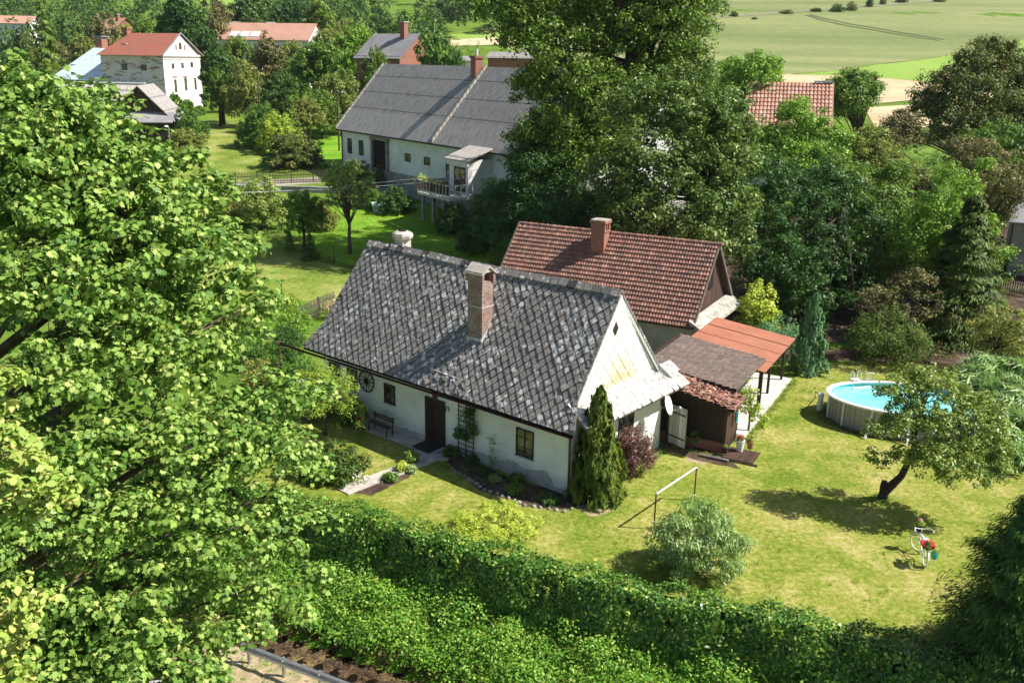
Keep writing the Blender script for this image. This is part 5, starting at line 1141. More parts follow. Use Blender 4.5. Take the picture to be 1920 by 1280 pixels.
# ------------------------------------------------------------------ pool
PC, PA_, Pa, Pb, PH = (19.55, 42.95), RAD(-15), 3.75, 2.35, 1.25
pool = empty('swimming_pool', (*PC, 0), PA_, 'oval above ground swimming pool with turquoise water on the lawn', 'pool')
def ell(a, b, n=64): return [(a*math.cos(2*math.pi*k/n), b*math.sin(2*math.pi*k/n)) for k in range(n)]
mb = MB(); n = 64; e1_ = ell(Pa, Pb); e0 = ell(Pa-.05, Pb-.05)
mb.poly([(x, y, 0) for x, y in e1_]+[(x, y, PH) for x, y in e1_], [(k, (k+1) % n, (k+1) % n+n, k+n) for k in range(n)]); mb.build('wall', M['poolwall'], pool)
m_lin = plain('pool liner', (.18, .66, .70), (.14, .58, .64), 2, .5, 0)
mb = MB(); mb.poly([(x, y, .05) for x, y in e0]+[(x, y, PH) for x, y in e0], [(k+n, (k+1) % n+n, (k+1) % n, k) for k in range(n)]+[tuple(range(n))]); mb.build('liner', m_lin, pool)
mb = MB(); mb.poly([(x, y, PH-.2) for x, y in e0], [tuple(range(n))]); mb.build('water', M['water'], pool)
mb = MB(); ei, eo = ell(Pa-.10, Pb-.10), ell(Pa+.12, Pb+.12)
for z0, z1 in ((PH, PH+.05),):
    mb.poly([(x, y, z1) for x, y in ei]+[(x, y, z1) for x, y in eo]+[(x, y, z0-.04) for x, y in eo]+[(x, y, z0-.02) for x, y in ei],
            [(k, k+n, (k+1) % n+n, (k+1) % n) for k in range(n)]+[(k+n, k+2*n, (k+1) % n+2*n, (k+1) % n+n) for k in range(n)]+[(k+3*n, k, (k+1) % n, (k+1) % n+3*n) for k in range(n)])
mb.build('rim', M['whiteplastic'], pool)
for k in range(14):
    a = 2*math.pi*(k+.35)/14; x, y = (Pa+.03)*math.cos(a), (Pb+.03)*math.sin(a)
    mb = MB(); mb.tube([(x, y, 0), (x, y, PH)], .045, 8); 
    if abs(math.cos(a)) < .8: 
        ox, oy = math.cos(a)*Pb/ math.hypot(math.cos(a)*Pb, math.sin(a)*Pa)*.8*Pa/Pa, math.sin(a)*Pa/math.hypot(math.cos(a)*Pb, math.sin(a)*Pa)*.8
        mb.bar((x+ox*.06, y+oy*.06, PH-.25), (x+ox, y+oy, .02), .09)
    mb.build('brace', M['whiteplastic'], pool)
mb = MB(); mb.bar((-2.5, 1.35, PH-.16), (-1.6, 1.9, PH-.16), .08); mb.build('skimmer', M['whiteframe'], pool)
pl_ = ang_frame(*PC, PA_)
ld = empty('pool_ladder', pl_(-2.35, 2.0, 0), PA_+RAD(125), 'white steel ladder over the far rim of the pool', 'ladder')
mb = MB()
for y in (-.22, .22): mb.tube([(.75, y, 0), (.16, y, 1.15), (.12, y, 1.75), (0, y, 1.85), (-.12, y, 1.75), (-.16, y, 1.15), (-.3, y, .5)], .022, 7)
mb.build('rails', M['whiteplastic'], ld)
mb = MB()
for i in range(4): x = .66-.145*i; z = .22+i*.28; mb.box(x-.05, x+.05, -.22, .22, z, z+.03)
mb.box(-.14, .14, -.22, .22, 1.36, 1.40); mb.build('steps', M['whiteplastic'], ld)
# folded-over second ladder/stand leaning behind the rim
l2 = empty('step_stand', pl_(-1.6, 2.62, 0), PA_+RAD(100), 'folded pale step stand behind the far rim of the pool', 'ladder')
mb = MB()
for y in (-.2, .2): mb.tube([(.5, y, 0), (0, y, 1.6)], .02, 6); mb.tube([(-.4, y, 0), (0, y, 1.6)], .02, 6)
mb.build('rails', M['alu'], l2)
mb = MB(); [mb.box(.5-.5*z/1.6-.05, .5-.5*z/1.6+.05, -.2, .2, z, z+.025) for z in (.4, .8, 1.2, 1.58)]; mb.build('steps', M['alu'], l2)
fl = empty('pool_filter', pl_(-4.05, .55, 0), 0, 'white pool filter pump with hose at the left end of the pool', 'pump')
mb = MB(); mb.lathe([(.0, 0), (.14, 0), (.14, .75), (.16, .78), (.16, .9), (.02, .98)], 12); mb.build('tank', M['whiteplastic'], fl)
mb = MB(); mb.tube([(0, 0, .8), (-.2, .3, .9), (-.1, .5, .5), (-.6, .2, .05), (-1.1, -.1, .04)], .025, 6); mb.build('hose', M['iron'], fl)

# ------------------------------------------------------------------ guardrail
P0, P1 = Vector(G(440, 1198, .28)), Vector(G(760, 1318, .28)); P0.z = P1.z = 0; dirg = (P1-P0).normalized(); Lg = (P1-P0).length
gr = empty('guardrail', (P0.x, P0.y, 0), math.atan2(dirg.y, dirg.x), 'galvanised steel guardrail along the road edge above the stream', 'guardrail')
prof = [(0, .28), (.035, .27), (.045, .22), (-.035, .17), (-.04, .12), (.04, .08), (.045, -.0), (.0, -.04)]
mb = MB(); k = len(prof); x0, x1 = .25, Lg
mb.poly([(x, -y, z) for x in (x0, x1) for y, z in prof]+[(x, -y+.006, z) for x in (x0, x1) for y, z in prof], [(i, i+1, i+1+k, i+k) for i in range(k-1)]+[(i+2*k, i+3*k, i+1+3*k, i+1+2*k) for i in range(k-1)])
mb.build('rail', M['steel'], gr)
for i in range(5):
    mb = MB(); x = .45+i*1.33; mb.box(x-.04, x+.04, .04, .12, -.8, .22); mb.build('post', M['steel'], gr)
mb = MB(); [mb.tube([(x0+.3+i*.66, -.05, .2-(i % 2)*.1), (x0+.3+i*.66, -.07, .2-(i % 2)*.1)], .018, 6) for i in range(10)]; mb.build('bolts', M['whiteplastic'], gr)

# ------------------------------------------------------------------ garden shrubs near the cottage
def shrub(name, label, cat, loc, w_, h_, mat, size=.1, n=40, per=9, cr=.28, seed=1, shape='quad', lob=None, trunk=None, flat=.8, upb=.6, out=.7, leafname='foliage', group=None, **k):
    L = lob or [(0, 0, h_*.2, w_*.40, w_*.40, h_*.22), (0, 0, h_*.5, w_*.42, w_*.42, h_*.45)]+[(w_*.26*math.cos(a), w_*.26*math.sin(a), h_*(.38+.1*(i % 2)), w_*.26, w_*.26, h_*.36) for i, a in enumerate(np.linspace(0, 5.2, 5))]
    return plant(name, label, cat, loc, L, per, n, cr, size, shape, mat, trunk or (.04, h_*.5), seed=seed, flat=flat, leafname=leafname, nb=12, upb=upb, out=out, group=group, **k)
# thuja beside the cottage corner
conifer('thuja', 'tall green thuja cone with a leading tip at the cottage corner', (3.5, 34.15, 0), 4.75, 1.05, 'l_thuja', 3, .17, 36000, expo=.6, upright=True, tiers=None)
shrub('purple_shrub', 'rounded dark purple leaved shrub between thuja and gable wall', 'shrub', (*G(1188, 888)[:2], 0), 1.75, 2.3, 'l_purple', .13, 60, 14, .28, 5, 'slim')
shrub('silver_willow', 'round silvery green willow bush in front of the carpet frame', 'shrub', (6.55, 28.55, 0), 3.3, 2.75, 'l_silver', .15, 95, 7, .3, 6, 'slim', upb=.5, up=np.array([[0, 0, 1.]]))
shrub('golden_juniper', 'low bright yellow green juniper bush behind the hedge', 'shrub', (*G(930, 992)[:2], 0), 3.4, .62, 'l_gold', .10, 60, 16, .2, 7, 'slim', upb=1.2)
shrub('spreading_juniper', 'low spreading dark juniper on the small front lawn', 'shrub', (*G(612, 885)[:2], 0), 3.6, 1.1, 'l_yew', .2, 60, 7, .3, 8, 'slim', upb=.7)
plant('young_tree', 'small bright green feathery tree in front of the cottage left end', 'tree', (*G(610, 815)[:2], 0), [(0, 0, 2.7, 1.3, 1.3, .8), (1.0, -.3, 2.1, 1.0, .9, .9), (-.9, .2, 2.2, .9, 1, .8), (.3, .8, 2.4, .9, .9, .7), (1.4, -.5, 1.4, .7, .7, .8), (-.6, -.8, 2.0, .9, .8, .9)], 7, 55, .38, .13, 'slim', 'l_bright', (.09, 1.9), seed=9, droop=.8, upb=.9)
shrub('hydrangea', 'hydrangea with pale blue flower heads behind the feathery tree', 'shrub', at_local(1.1, -1.6, 0), 1.9, 1.6, 'l_mid', .13, 40, 8, .3, 10)
P, nr = clump_points([(*at_local(.7+rg.uniform(-.8, 1.3), -1.7+rg.uniform(-.4, .4), rg.uniform(1.3, 1.75)),) for _ in range(18)], [.13]*18, 40, 3); o = leaves('flower_heads', P, nr, .07, 'quad', M['l_hyd'], None, 3)
for t_ in SC.collection.objects:
    if t_.name == 'hydrangea': o.parent = t_; o.matrix_parent_inverse = (Matrix.Translation(t_.location)).inverted()
shrub('dark_shrub', 'dark glossy shrub between the feathery tree and the bench', 'shrub', at_local(3.0, -.95, 0), 1.5, 1.6, 'l_dark', .12, 50, 10, .3, 11)
# shrubs left of the cottage
for i, (px, py, w_, h_, m_, lb) in enumerate([(528, 672, 3.0, 2.1, 'l_dark', 'dark leafy hedge bush under the rusty gutter arm'), (552, 640, 2.2, 2.3, 'l_bright', 'bright green bush left of the cottage roof corner'), (475, 690, 2.6, 2.2, 'l_mid', 'loose green shrub between maple and gutter post'), (490, 735, 2.4, 1.9, 'l_olive', 'pale green shrub just right of the maple'), (545, 598, .9, 2.3, 'l_bright', 'narrow yellow green shoot in front of the grey picket fence')]):
    shrub('shrub', lb, 'shrub', (*T(px, py)[:2], 0), w_, h_, m_, .12, 40, 7, .3, 20+i)
# flower bed plants
beds = [((845, 855), .8, .55, 'l_mid', 'low leafy clump right of the door mat', 'perennial'), ((885, 868), .45, .4, 'l_dark', 'dark plant at the foot of the trellis', 'perennial'), ((903, 890), .6, .45, 'l_dark', 'dark round clump in the middle of the long bed', 'perennial'),
        ((927, 903), .5, .35, 'l_silver', 'pale variegated hosta in the long bed', 'hosta'), ((968, 905), .6, .5, 'l_mid', 'green clump under the window with red flowers', 'perennial'), ((965, 925), .7, .5, 'l_mid', 'green clump at the stone edge of the long bed', 'perennial'),
        ((1030, 942), .8, .35, 'l_dark', 'low dark plants at the right end of the bed', 'perennial'), ((770, 868), .65, .65, 'l_mid', 'dark green box bush at the end of the garden path', 'shrub'), ((755, 882), .5, .45, 'l_gold', 'yellow green plant beside the garden path', 'perennial'),
        ((733, 900), .7, .4, 'l_mid', 'low green plant by the front end of path bed', 'perennial'), ((772, 885), .4, .3, 'l_silver', 'small silvery clump beside the path bed', 'perennial'), ((1110, 948), .4, .3, 'l_yew', 'small dark plant at the foot of the thuja', 'perennial')]
for i, (p, w_, h_, m_, lb, ct) in enumerate(beds): shrub('bed_plant' if ct != 'hosta' else 'hosta', lb, ct, (*G(*p)[:2], 0), w_, h_, m_, .09, 26, 40, .12, 40+i, group=None)
rs = empty('hollyhock', (*G(920, 880)[:2], 0), 0, 'tall hollyhock with pale pink flowers against the cottage wall', 'flower')
mb = MB(); 
for x, y, h_ in ((0, 0, 1.5), (.35, .1, 1.7), (.7, -.05, 1.75), (.2, .2, 1.2)): mb.tube([(x, y, 0), (x+.05, y, h_)], [.015, .006], 5)
mb.build('stems', M['bark'], rs)
P, nr = clump_points([(x+.03, y, z) for x, y in ((0, 0), (.35, .1), (.7, -.05)) for z in (.3, .6, .9, 1.2, 1.5)], [.2]*15, 16, 3); leaves('foliage', P, nr, .12, 'quad', M['l_silver'], rs, 3)
P, nr = clump_points([(x+.03, y, z) for x, y in ((.35, .1), (.7, -.05)) for z in (.8, 1.4, 1.7)], [.08]*6, 5, 4); leaves('flowers', P, nr, .10, 'quad', M['l_pink'], rs, 3)
wr_ = empty('white_rose', (*G(668, 908)[:2], 0), 0, 'small bush with pale cream flowers at the front end of the garden path', 'flower')
P, nr = clump_points([(0, 0, .3), (.3, .1, .25), (-.3, .1, .25)], [.3]*3, 60, 3); leaves('foliage', P, nr, .08, 'quad', M['l_mid'], wr_, 3)
P, nr = clump_points([(0, 0, .45), (.3, .1, .4), (-.25, .1, .4)], [.25]*3, 16, 4); leaves('flowers', P, nr, .09, 'quad', M['l_white'], wr_, 3)
# carport side shrubs
shrub('golden_shrub', 'bright yellow leaved shrub behind the stone coping', 'shrub', (15.2, 55.5, 0), 2.6, 4.4, 'l_gold', .16, 40, 6, .4, 60)
conifer('columnar_thuja', 'blue green columnar thuja right of the orange carport', (17.0, 50.6, 0), 4.6, 1.0, 'l_blue', 61, .2, 16000, expo=.42, upright=True)
shrub('juniper_bush', 'bluish juniper mound behind the carport', 'shrub', (16.0, 53.2, 0), 3.4, 2.7, 'l_blue', .17, 50, 6, .4, 62, 'slim', upb=1)
shrub('juniper_bush', 'darker low juniper mound left of columnar thuja behind the carport', 'shrub', (14.9, 54.6, 0), 2.6, 2.2, 'l_yew', .17, 50, 6, .4, 63, 'slim', upb=1)
# miscanthus clumps
for i, (x, y, r, h_, lb) in enumerate([(25.0, 44.5, 2.4, 2.8, 'large clump of tall arching reed grass behind the right end of the pool'), (24.4, 40.0, 2.1, 2.6, 'clump of tall reed grass cut by the right edge below the larger clump'), (22.0, 38.0, 1.1, 1.7, 'lower reed grass with yellowed leaves right of the apple tree')]):
    t_ = empty('reed_grass', (x, y, 0), 0, lb, 'grass clump', None); rng_ = np.random.default_rng(70+i); n = int(3000*r*r/4)
    a = rng_.random(n)*6.283; rr_ = r*.6*rng_.random(n)**.5; pos = np.stack([rr_*np.cos(a), rr_*np.sin(a), np.zeros(n)], 1)
    blades('stalks', pos, h_, .05, M['l_reed'], t_, 70+i, .4, 5, a)
    LR = [(0, 0, h_*.55, r*.95, r*.95, h_*.5)]+[(r*.5*math.cos(q), r*.5*math.sin(q), h_*(.42+.12*(k % 2)), r*.6, r*.6, h_*.42) for k, q in enumerate(np.linspace(0, 5.2, 6))]
    C = lobe_clumps(LR, 2.2, 75+i, (.55, 1.04)); P, nr = clump_points(C, .38*rng_.uniform(.6, 1.3, len(C)), 52, 76+i, out=1., upb=.9)
    oc = C-np.array([0, 0, h_*.4]); od = np.repeat(oc/np.linalg.norm(oc, axis=1, keepdims=True), 52, 0); od[:, 2] = -.35; leaves('blades', P, nr, .8, 'blade', M['l_reed'], t_, 77+i, od+rng_.normal(size=od.shape)*.8)
# apple tree
ax_, ay_ = 15.25, 34.52
t_ = empty('apple_tree', (ax_, ay_, 0), 0, 'old leaning apple tree with a cut stump limb on the lawn before the pool', 'tree')
LB = []
for (px, py, r, Y) in [(1745,730,48,33.6),(1690,735,42,33.8),(1700,790,50,33.3),(1655,800,34,33.2),(1640,860,20,33.4),(1760,790,50,33),(1815,775,46,33.2),(1790,850,52,32.4),(1735,860,42,32.4),(1850,840,44,32.6),(1870,800,30,33.4),(1830,890,36,32),(1770,895,28,32),(1690,860,30,33),(1720,700,24,34),(1665,735,22,34),(1780,720,26,34),(1800,740,36,34.2),(1870,870,34,32.2),(1840,760,36,33.6),(1880,840,30,32.6),(1760,850,40,32.2)]:
    x, y, z = D(px, py, Y); R_ = r*Y/F_PX; LB.append((x-ax_, y-ay_, z, R_, R_*1.25, R_*.85))
C = lobe_clumps(LB, 17, 91, (.3, 1.08)); P, nr = clump_points(C, .26*np.random.default_rng(1).uniform(.6, 1.3, len(C)), 36, 92); leaves('crown', P, nr, .115, 'quad', M['l_apple'], t_, 93)
mb = MB(); fork = Vector(D(1722, 830, 33.6))-Vector((ax_, ay_, 0)); mid1 = Vector(D(1690, 892, 34.2))-Vector((ax_, ay_, 0))
mb.tube([(-.05, 0, -.2), (.02, 0, .3), tuple(mid1), tuple(fork)], [.24, .20, .14, .10], 9); mb.tube([(.0, 0, .2), (-.05, -.03, .62), (-.04, -.04, .82)], [.18, .14, .12], 9)
for (px, py, Y, r0) in ((1815, 790, 33, .08), (1745, 730, 33.6, .08), (1690, 740, 33.8, .07), (1790, 860, 32.4, .06), (1655, 800, 33.2, .05), (1860, 830, 32.6, .06)):
    e_ = Vector(D(px, py, Y))-Vector((ax_, ay_, 0)); s_ = mid1.lerp(fork, rg.uniform(.3, 1)); m2 = s_.lerp(e_, .5)+Vector((rg.uniform(-.1, .1), rg.uniform(-.1, .1), .12)); mb.tube([s_, m2, e_], [r0, r0*.6, .012], 6)
    for c in C[::3]:
        if (Vector(c)-e_).length < .9: mb.tube([m2.lerp(e_, rg.random()), c], [.018, .004], 4)
mb.build('trunk', M['barkdark'], t_, smooth=True)

# ------------------------------------------------------------------ creeper hedge, bank greenery, grass
def along(n, x0, x1, rng):
    xs = rng.uniform(x0, x1, n); return xs, np.interp(xs, [p[0] for p in HL], [p[1] for p in HL])
rng_ = np.random.default_rng(5)
hg = empty('creeper_hedge', (2.5, 26.4, 0), 0, 'long curving fence overgrown with dark green creeper between lawn and stream bank', 'hedge')
def hedge_top(x): return 1.15+.07*np.sin(x*.9)+.06*np.sin(x*2.3+1)+.05*np.sin(x*5.1)
def hedge_cloud(n, seed, proud=0.):
    r = np.random.default_rng(seed); xs, ys = along(n, -15, 26, r); th = r.random(n)
    tp = hedge_top(xs)
    s = r.random(n)                                  # 0..1 across: back side, top, front
    zb_ = -1.15
    off_ = np.where(s < .12, .42, np.where(s < .34, .42-(s-.12)/.22*.95, -.52-.25*np.sin((s-.34)*4)))
    z = np.where(s < .12, r.uniform(.1, 1, n)*tp, np.where(s < .34, tp+.06*r.normal(size=n), tp-(s-.34)/.66*(tp-zb_)))
    bul = .08*np.sin(xs*1.1+2)+.13*np.sin(xs*2.2+z*1.7)+.12*np.sin(xs*4.7-z*3)+.08*r.normal(size=n)
    px_, py_ = xs, ys+off_-bul*np.sign(-off_+.0001)*1.0-proud*.1
    P = np.stack([px_+off_*.45, py_, z], 1); nr = np.stack([np.where(off_ < 0, -.5, .4), np.where(off_ < 0, -.8, .8), np.where(s < .34, 1.2, .45)], 1)
    nr[(s >= .12) & (s < .34), :2] *= .2
    keep = (np.sin(xs*3.1+z*2.3)*np.sin(xs*1.3-z*4.1)+.5*np.sin(xs*7+z*5)) < 1.3-.25*r.random(n)
    return P[keep], (nr+r.normal(size=(n, 3))*.42)[keep]
P, nr = hedge_cloud(95000, 6); P -= np.array([2.5, 26.4, 0]); leaves('leaf_cover', P, nr, .125, 'quad', M['l_ivy'], hg, 7)
# strands of light young shoots
C = []; 
for i in range(70):
    x = rng_.uniform(-8, 16); y = float(np.interp(x, [p[0] for p in HL], [p[1] for p in HL])); z = hedge_top(x); L_ = rng_.uniform(.2, 1.3); z0 = rng_.uniform(-.4, z)
    for t in np.linspace(0, L_, int(L_/.09)+1): C.append((x-.35+.05*math.sin(t*9)-2.5, y-.68-26.4+.03*math.sin(t*5), z0-t))
P, nr = clump_points(C, [.09]*len(C), 6, 3, out=.4); M['l_shoot'] = leafmat('young shoots', (.16, .3, .02), (.36, .44, .08), .3, .5, .3, (.5, .45, .15), 0); leaves('young_shoots', P, nr, .10, 'quad', M['l_shoot'], hg, 8)
mb = MB()
for x in np.arange(-14, 25, 2.2):
    y = float(np.interp(x, [p[0] for p in HL], [p[1] for p in HL])); mb.tube([(x-2.5, y-26.4, -1.2), (x-2.5, y-26.4, .85)], .05, 6)
for z in (.1, .5, .8):
    pts = [(x-2.5, float(np.interp(x, [p[0] for p in HL], [p[1] for p in HL]))-26.4, z) for x in np.arange(-14, 25, .6)]; mb.tube(pts, .02, 4)
for (a, b) in zip(np.arange(-15, 26, .5)[:-1], np.arange(-15, 26, .5)[1:]):    # woven fence infill behind the leaves
    ya, yb = (float(np.interp(v, [p[0] for p in HL], [p[1] for p in HL]))-26.4 for v in (a, b)); mb.poly([(a-2.5, ya, -1.3), (b-2.5, yb, -1.3), (b-2.5, yb, 1.0), (a-2.5, ya, 1.0)], [(0, 1, 2, 3)])
fc = mb.build('wire_fence', M['fencewood'], hg)
def bank_pts(n, d0, d1, seed, x0=-16, x1=22):
    r = np.random.default_rng(seed); xs, ys = along(n, x0, x1, r); dd = r.uniform(d0, d1, n)
    ux, uy = -.47, -.88; P = np.stack([xs+ux*dd, ys+uy*dd], 1); z = hgt(P[:, 0], P[:, 1]); return P, z, r, dd
P2, z2, r2_, dd = bank_pts(2600, .75, 3.35, 11)
hh = .15+.55*np.abs(np.sin(P2[:, 0]*1.1+P2[:, 1]*.7)*np.sin(P2[:, 0]*.43-P2[:, 1]*1.9))+.25*r2_.random(len(P2))
C = np.stack([P2[:, 0], P2[:, 1], z2+hh*.7], 1); P, nr = clump_points(C, .16+hh*.45, 42, 12, .9, upb=.9, rnd=.5)
tag(leaves('bank_greenery', P, nr, .11, 'quad', M['l_bank'], None, 13), kind='stuff')
P2, z2, r2_, dd = bank_pts(5200, .8, 3.3, 14); tag(blades('bank_grass', np.stack([P2[:, 0], P2[:, 1], z2+.15], 1), .75, .02, M['l_bank'], None, 15, .8, 3), kind='stuff')
P2, z2, r2_, dd = bank_pts(2600, 3.6, 8.2, 16, -10, 6); m = (dd > 6.2) | (r2_.random(len(dd)) < .05); P2, z2 = P2[m], z2[m]
k_ = r2_.random(len(P2)) < .25+.5*np.sin(P2[:, 0]*2.5)**2; P2, z2 = P2[k_], z2[k_]
C = np.stack([P2[:, 0], P2[:, 1], z2+.05], 1); P, nr = clump_points(C, [.12]*len(C), 14, 17, .7, upb=1); tag(leaves('verge_weeds', P, nr, .06, 'quad', M['l_bank'], None, 18), kind='stuff')
# lawn blades
def inpoly(P, poly):
    x, y = P[:, 0], P[:, 1]; c = np.zeros(len(P), bool); n = len(poly)
    for i in range(n):
        (x1, y1), (x2, y2) = poly[i], poly[(i+1) % n]; cond = ((y1 > y) != (y2 > y)) & (x < (x2-x1)*(y-y1)/(y2-y1+1e-12)+x1); c ^= cond
    return c
r_ = np.random.default_rng(33); Pg = np.stack([r_.uniform(-13, 27, 420000), r_.uniform(19, 53, 420000)], 1); Pg = Pg[inpoly(Pg, YARD)]
lx = (Pg[:, 0]-CO[0])*math.cos(CA)+(Pg[:, 1]-CO[1])*math.sin(CA); ly = -(Pg[:, 0]-CO[0])*math.sin(CA)+(Pg[:, 1]-CO[1])*math.cos(CA); Pg = Pg[~((lx > -.1) & (lx < CL+.1) & (ly > -.1) & (ly < CW+.2))]
for poly in (TP((826, 852), (850, 850), (960, 900), (1068, 928), (1105, 942), (1060, 958), (985, 950), (900, 920), (850, 882)), TP((660, 782), (702, 786), (801, 819), (846, 838), (826, 852), (770, 842), (735, 828), (690, 812)), TP((660, 925), (745, 872), (800, 862), (765, 895), (700, 930)), [so(-4.3, 1)[:2], so(.4, 2)[:2], so(.4, 12.2)[:2], so(-4.3, 12.2)[:2]], [so(-3.6, -.8)[:2], so(.1, -.4)[:2], so(.1, 2)[:2], so(-4, 6)[:2]]): Pg = Pg[~inpoly(Pg, poly)]
pe = ((Pg-np.array(PC)) @ np.array([[math.cos(PA_), -math.sin(PA_)], [math.sin(PA_), math.cos(PA_)]])); Pg = Pg[(pe[:, 0]/3.9)**2+(pe[:, 1]/2.5)**2 > 1]
m_ = M['yard'].copy(); m_.name = 'lawn blades'; n_ = m_.node_tree; b_ = n_.nodes['Principled BSDF']; bmp_ = [x for x in n_.nodes if x.type == 'BUMP'][0]; n_.nodes.remove(bmp_)
tr_ = N(n_, 'ShaderNodeBsdfTranslucent'); cr2 = [x for x in n_.nodes if x.type == 'VALTORGB'][0].outputs[0]; 
cv = mixc(n_, attr(n_), (.07, .13, .01), mixc(n_, .5, cr2, (.6, .56, .22))); cv2 = mixc(n_, .55, cr2, cv); n_.links.new(cv2, b_.inputs['Base Color']); n_.links.new(cv2, tr_.inputs[0]); ms_ = N(n_, 'ShaderNodeMixShader'); ms_.inputs[0].default_value = .35; n_.links.new(b_.outputs[0], ms_.inputs[1]); n_.links.new(tr_.outputs[0], ms_.inputs[2]); n_.links.new(ms_.outputs[0], n_.nodes['Material Output'].inputs[0])
tag(blades('lawn_grass', np.stack([Pg[:, 0], Pg[:, 1], np.full(len(Pg), .0)], 1), .085, .018, m_, None, 34, 1.1, 1), kind='stuff')

# longer tufts along walls, posts, trunks and scattered through the lawn
r_ = np.random.default_rng(44); TS = []
def edge(p, q, n, w_): 
    t = r_.random(n); TS.append(np.stack([p[0]+(q[0]-p[0])*t+r_.normal(size=n)*w_, p[1]+(q[1]-p[1])*t+r_.normal(size=n)*w_], 1))
edge(tfc(CL+.15, .3), tfc(CL+.15, CW), 90, .08); edge(tfc(9, -1.6), tfc(CL+.3, -.9), 60, .2); edge(so(.55, 2.2), so(.55, 12), 160, .09); edge(so(-3, -.6), so(.2, -.5), 40, .15)
for c_, rad_, n in (((5.49, 31.64), .12, 14), ((7.46, 34.1), .12, 14), ((15.25, 34.5), .35, 50), ((6.55, 28.55), 1.5, 160), ((3.5, 34.15), 1.1, 120)): TS.append(np.array(c_)+r_.normal(size=(n, 2))*rad_)
aa = r_.random(420)*6.283; TS.append(np.array([pl_(math.cos(v)*3.95*k, math.sin(v)*2.55*k)[:2] for v, k in zip(aa, r_.uniform(.99, 1.06, 420))]))
S_ = Pg[r_.integers(0, len(Pg), 900)]; nz_ = np.sin(S_[:, 0]*.9)*np.cos(S_[:, 1]*.7+S_[:, 0]*.3); TS.append(S_[nz_ > .15])
TS = np.concatenate(TS); TP_ = np.repeat(TS, 11, 0)+r_.normal(size=(len(TS)*11, 2))*.06
M['l_tuft'] = leafmat('tuft grass', (.06, .15, .012), (.17, .27, .03), .25, .6, .2, (.42, .40, .16), 0, .7)
tag(blades('lawn_tufts', np.stack([TP_[:, 0], TP_[:, 1], np.zeros(len(TP_))], 1), .17, .02, M['l_tuft'], None, 45, .9, 2), kind='stuff')

# ------------------------------------------------------------------ the maple filling the left of the view
mx_, my_ = -11.5, 17.5
def rel(px, py, Y): x, y, z = D(px, py, Y); return (x-mx_, y-my_, z)
mp_ = empty('maple_tree', (mx_, my_, -.5), 0, 'huge bright green maple filling the left side of the photo', 'tree')
def pxr(r, Y): return r*Y/F_PX
ML = []
spec = [(200,1290,110,14.5),(330,1300,90,15.2),(40,1300,100,14.2),(0,1010,90,14.2),(130,890,90,15),(230,1190,100,14.6),(90,1200,90,14.4),(10,170,95,19),(60,230,110,18),(150,215,60,18.5),(120,330,120,18),(30,400,130,17),(215,300,70,18.5),(235,400,110,18),(285,300,45,19),(290,385,60,19),(340,350,32,19.5),(150,470,120,17),(300,470,95,18),(380,430,42,19.5),(435,460,30,19.5),
 (60,560,120,16),(200,580,110,17),(300,580,85,18),(395,540,44,19),(455,590,30,19.5),(495,565,20,20),(385,640,62,18.5),(330,690,100,17.5),(200,700,120,16.5),(80,690,110,15.5),(540,740,26,19),(475,760,50,18.5),(430,820,90,17.5),(540,770,40,19),(290,820,100,16.5),
 (180,840,90,16),(500,860,75,18),(560,840,24,19),(420,900,90,17),(530,930,48,18.5),(300,950,110,16),(440,1010,100,17),(545,1030,45,18.5),(170,1000,110,15),(60,960,80,15),(350,1080,100,16),(480,1120,70,17.5),(560,1150,40,18.5),(220,1130,110,15),(420,1200,75,16.5),(60,1120,100,14.5),(120,1230,110,14.5),(300,1230,90,15.5),(400,1270,60,16),(20,280,90,17),(0,500,90,16),(0,800,100,15.5),(480,1180,32,17.5)]
rm = random.Random(4)
for (px, py, r, Y) in spec:
    if px > 370 and r > 30: r *= .78
    x, y, z = rel(px, py, Y); R_ = pxr(r, Y); ML.append((x, y+R_*.3, z+.5, R_, R_, R_*.82))
def leafy(root, LB, per, cr, n, size, shape, mat, seed, shell=(.55, 1.0), droop=.35, name='crown', flat=.55, outb=.5, upb=.85, rnd=.45, low=-.7):
    C = lobe_clumps(LB, per, seed, shell, low); r = np.random.default_rng(seed)
    P, nr = clump_points(C, cr*r.uniform(.6, 1.35, len(C)), n, seed+1, flat, droop, outb, upb, rnd)
    leaves(name, P, nr, size, shape, M[mat], root, seed+2); return C
C = leafy(mp_, ML, 11, .32, 50, .122, 'maple', 'l_maple', 100, (.35, 1.05), .45, flat=.55, outb=1.0, upb=.55, rnd=.32)
# deeper inner foliage behind the front sprays
MI = [(x+rm.uniform(-.3, .3), y+1.9, z-.2, r*1.15, r*1.1, rz*1.1) for (x, y, z, r, _, rz) in ML if r > .3]
leafy(mp_, MI, 2.4, .5, 40, .16, 'maple', 'l_maple', 110, (.3, 1.0), name='inner_crown')
mb = MB(); hub = [Vector((0, 0, -.5)), Vector((.1, .1, 3)), Vector((.0, .3, 6)), Vector((.3, .4, 9)), Vector((.2, .3, 12.5)), Vector((.4, .2, 15.5))]
mb.tube(hub, [.45, .38, .33, .27, .18, .07], 12)
for i, (x, y, z, r, _, rz) in enumerate(ML):
    zt = max(1.5, min(15, z-1.6-.25*math.hypot(x, y))); k = min(int((zt+.5)/3.2), 4); s = hub[k].lerp(hub[k+1], .4); s = Vector((s.x, s.y, zt)); t = Vector((x, y+.3, z)); m_d = s.lerp(t, .5)+Vector((0, .3, .35)); d_ = (t-s).length
    mb.tube([s, m_d, t], [.05+.012*d_, .035+.006*d_, .012], 6)
    for c in [q for q in C if (Vector(q)-t).length < r*1.1][:9]: mb.tube([t.lerp(m_d, .2), c], [.014, .004], 4)
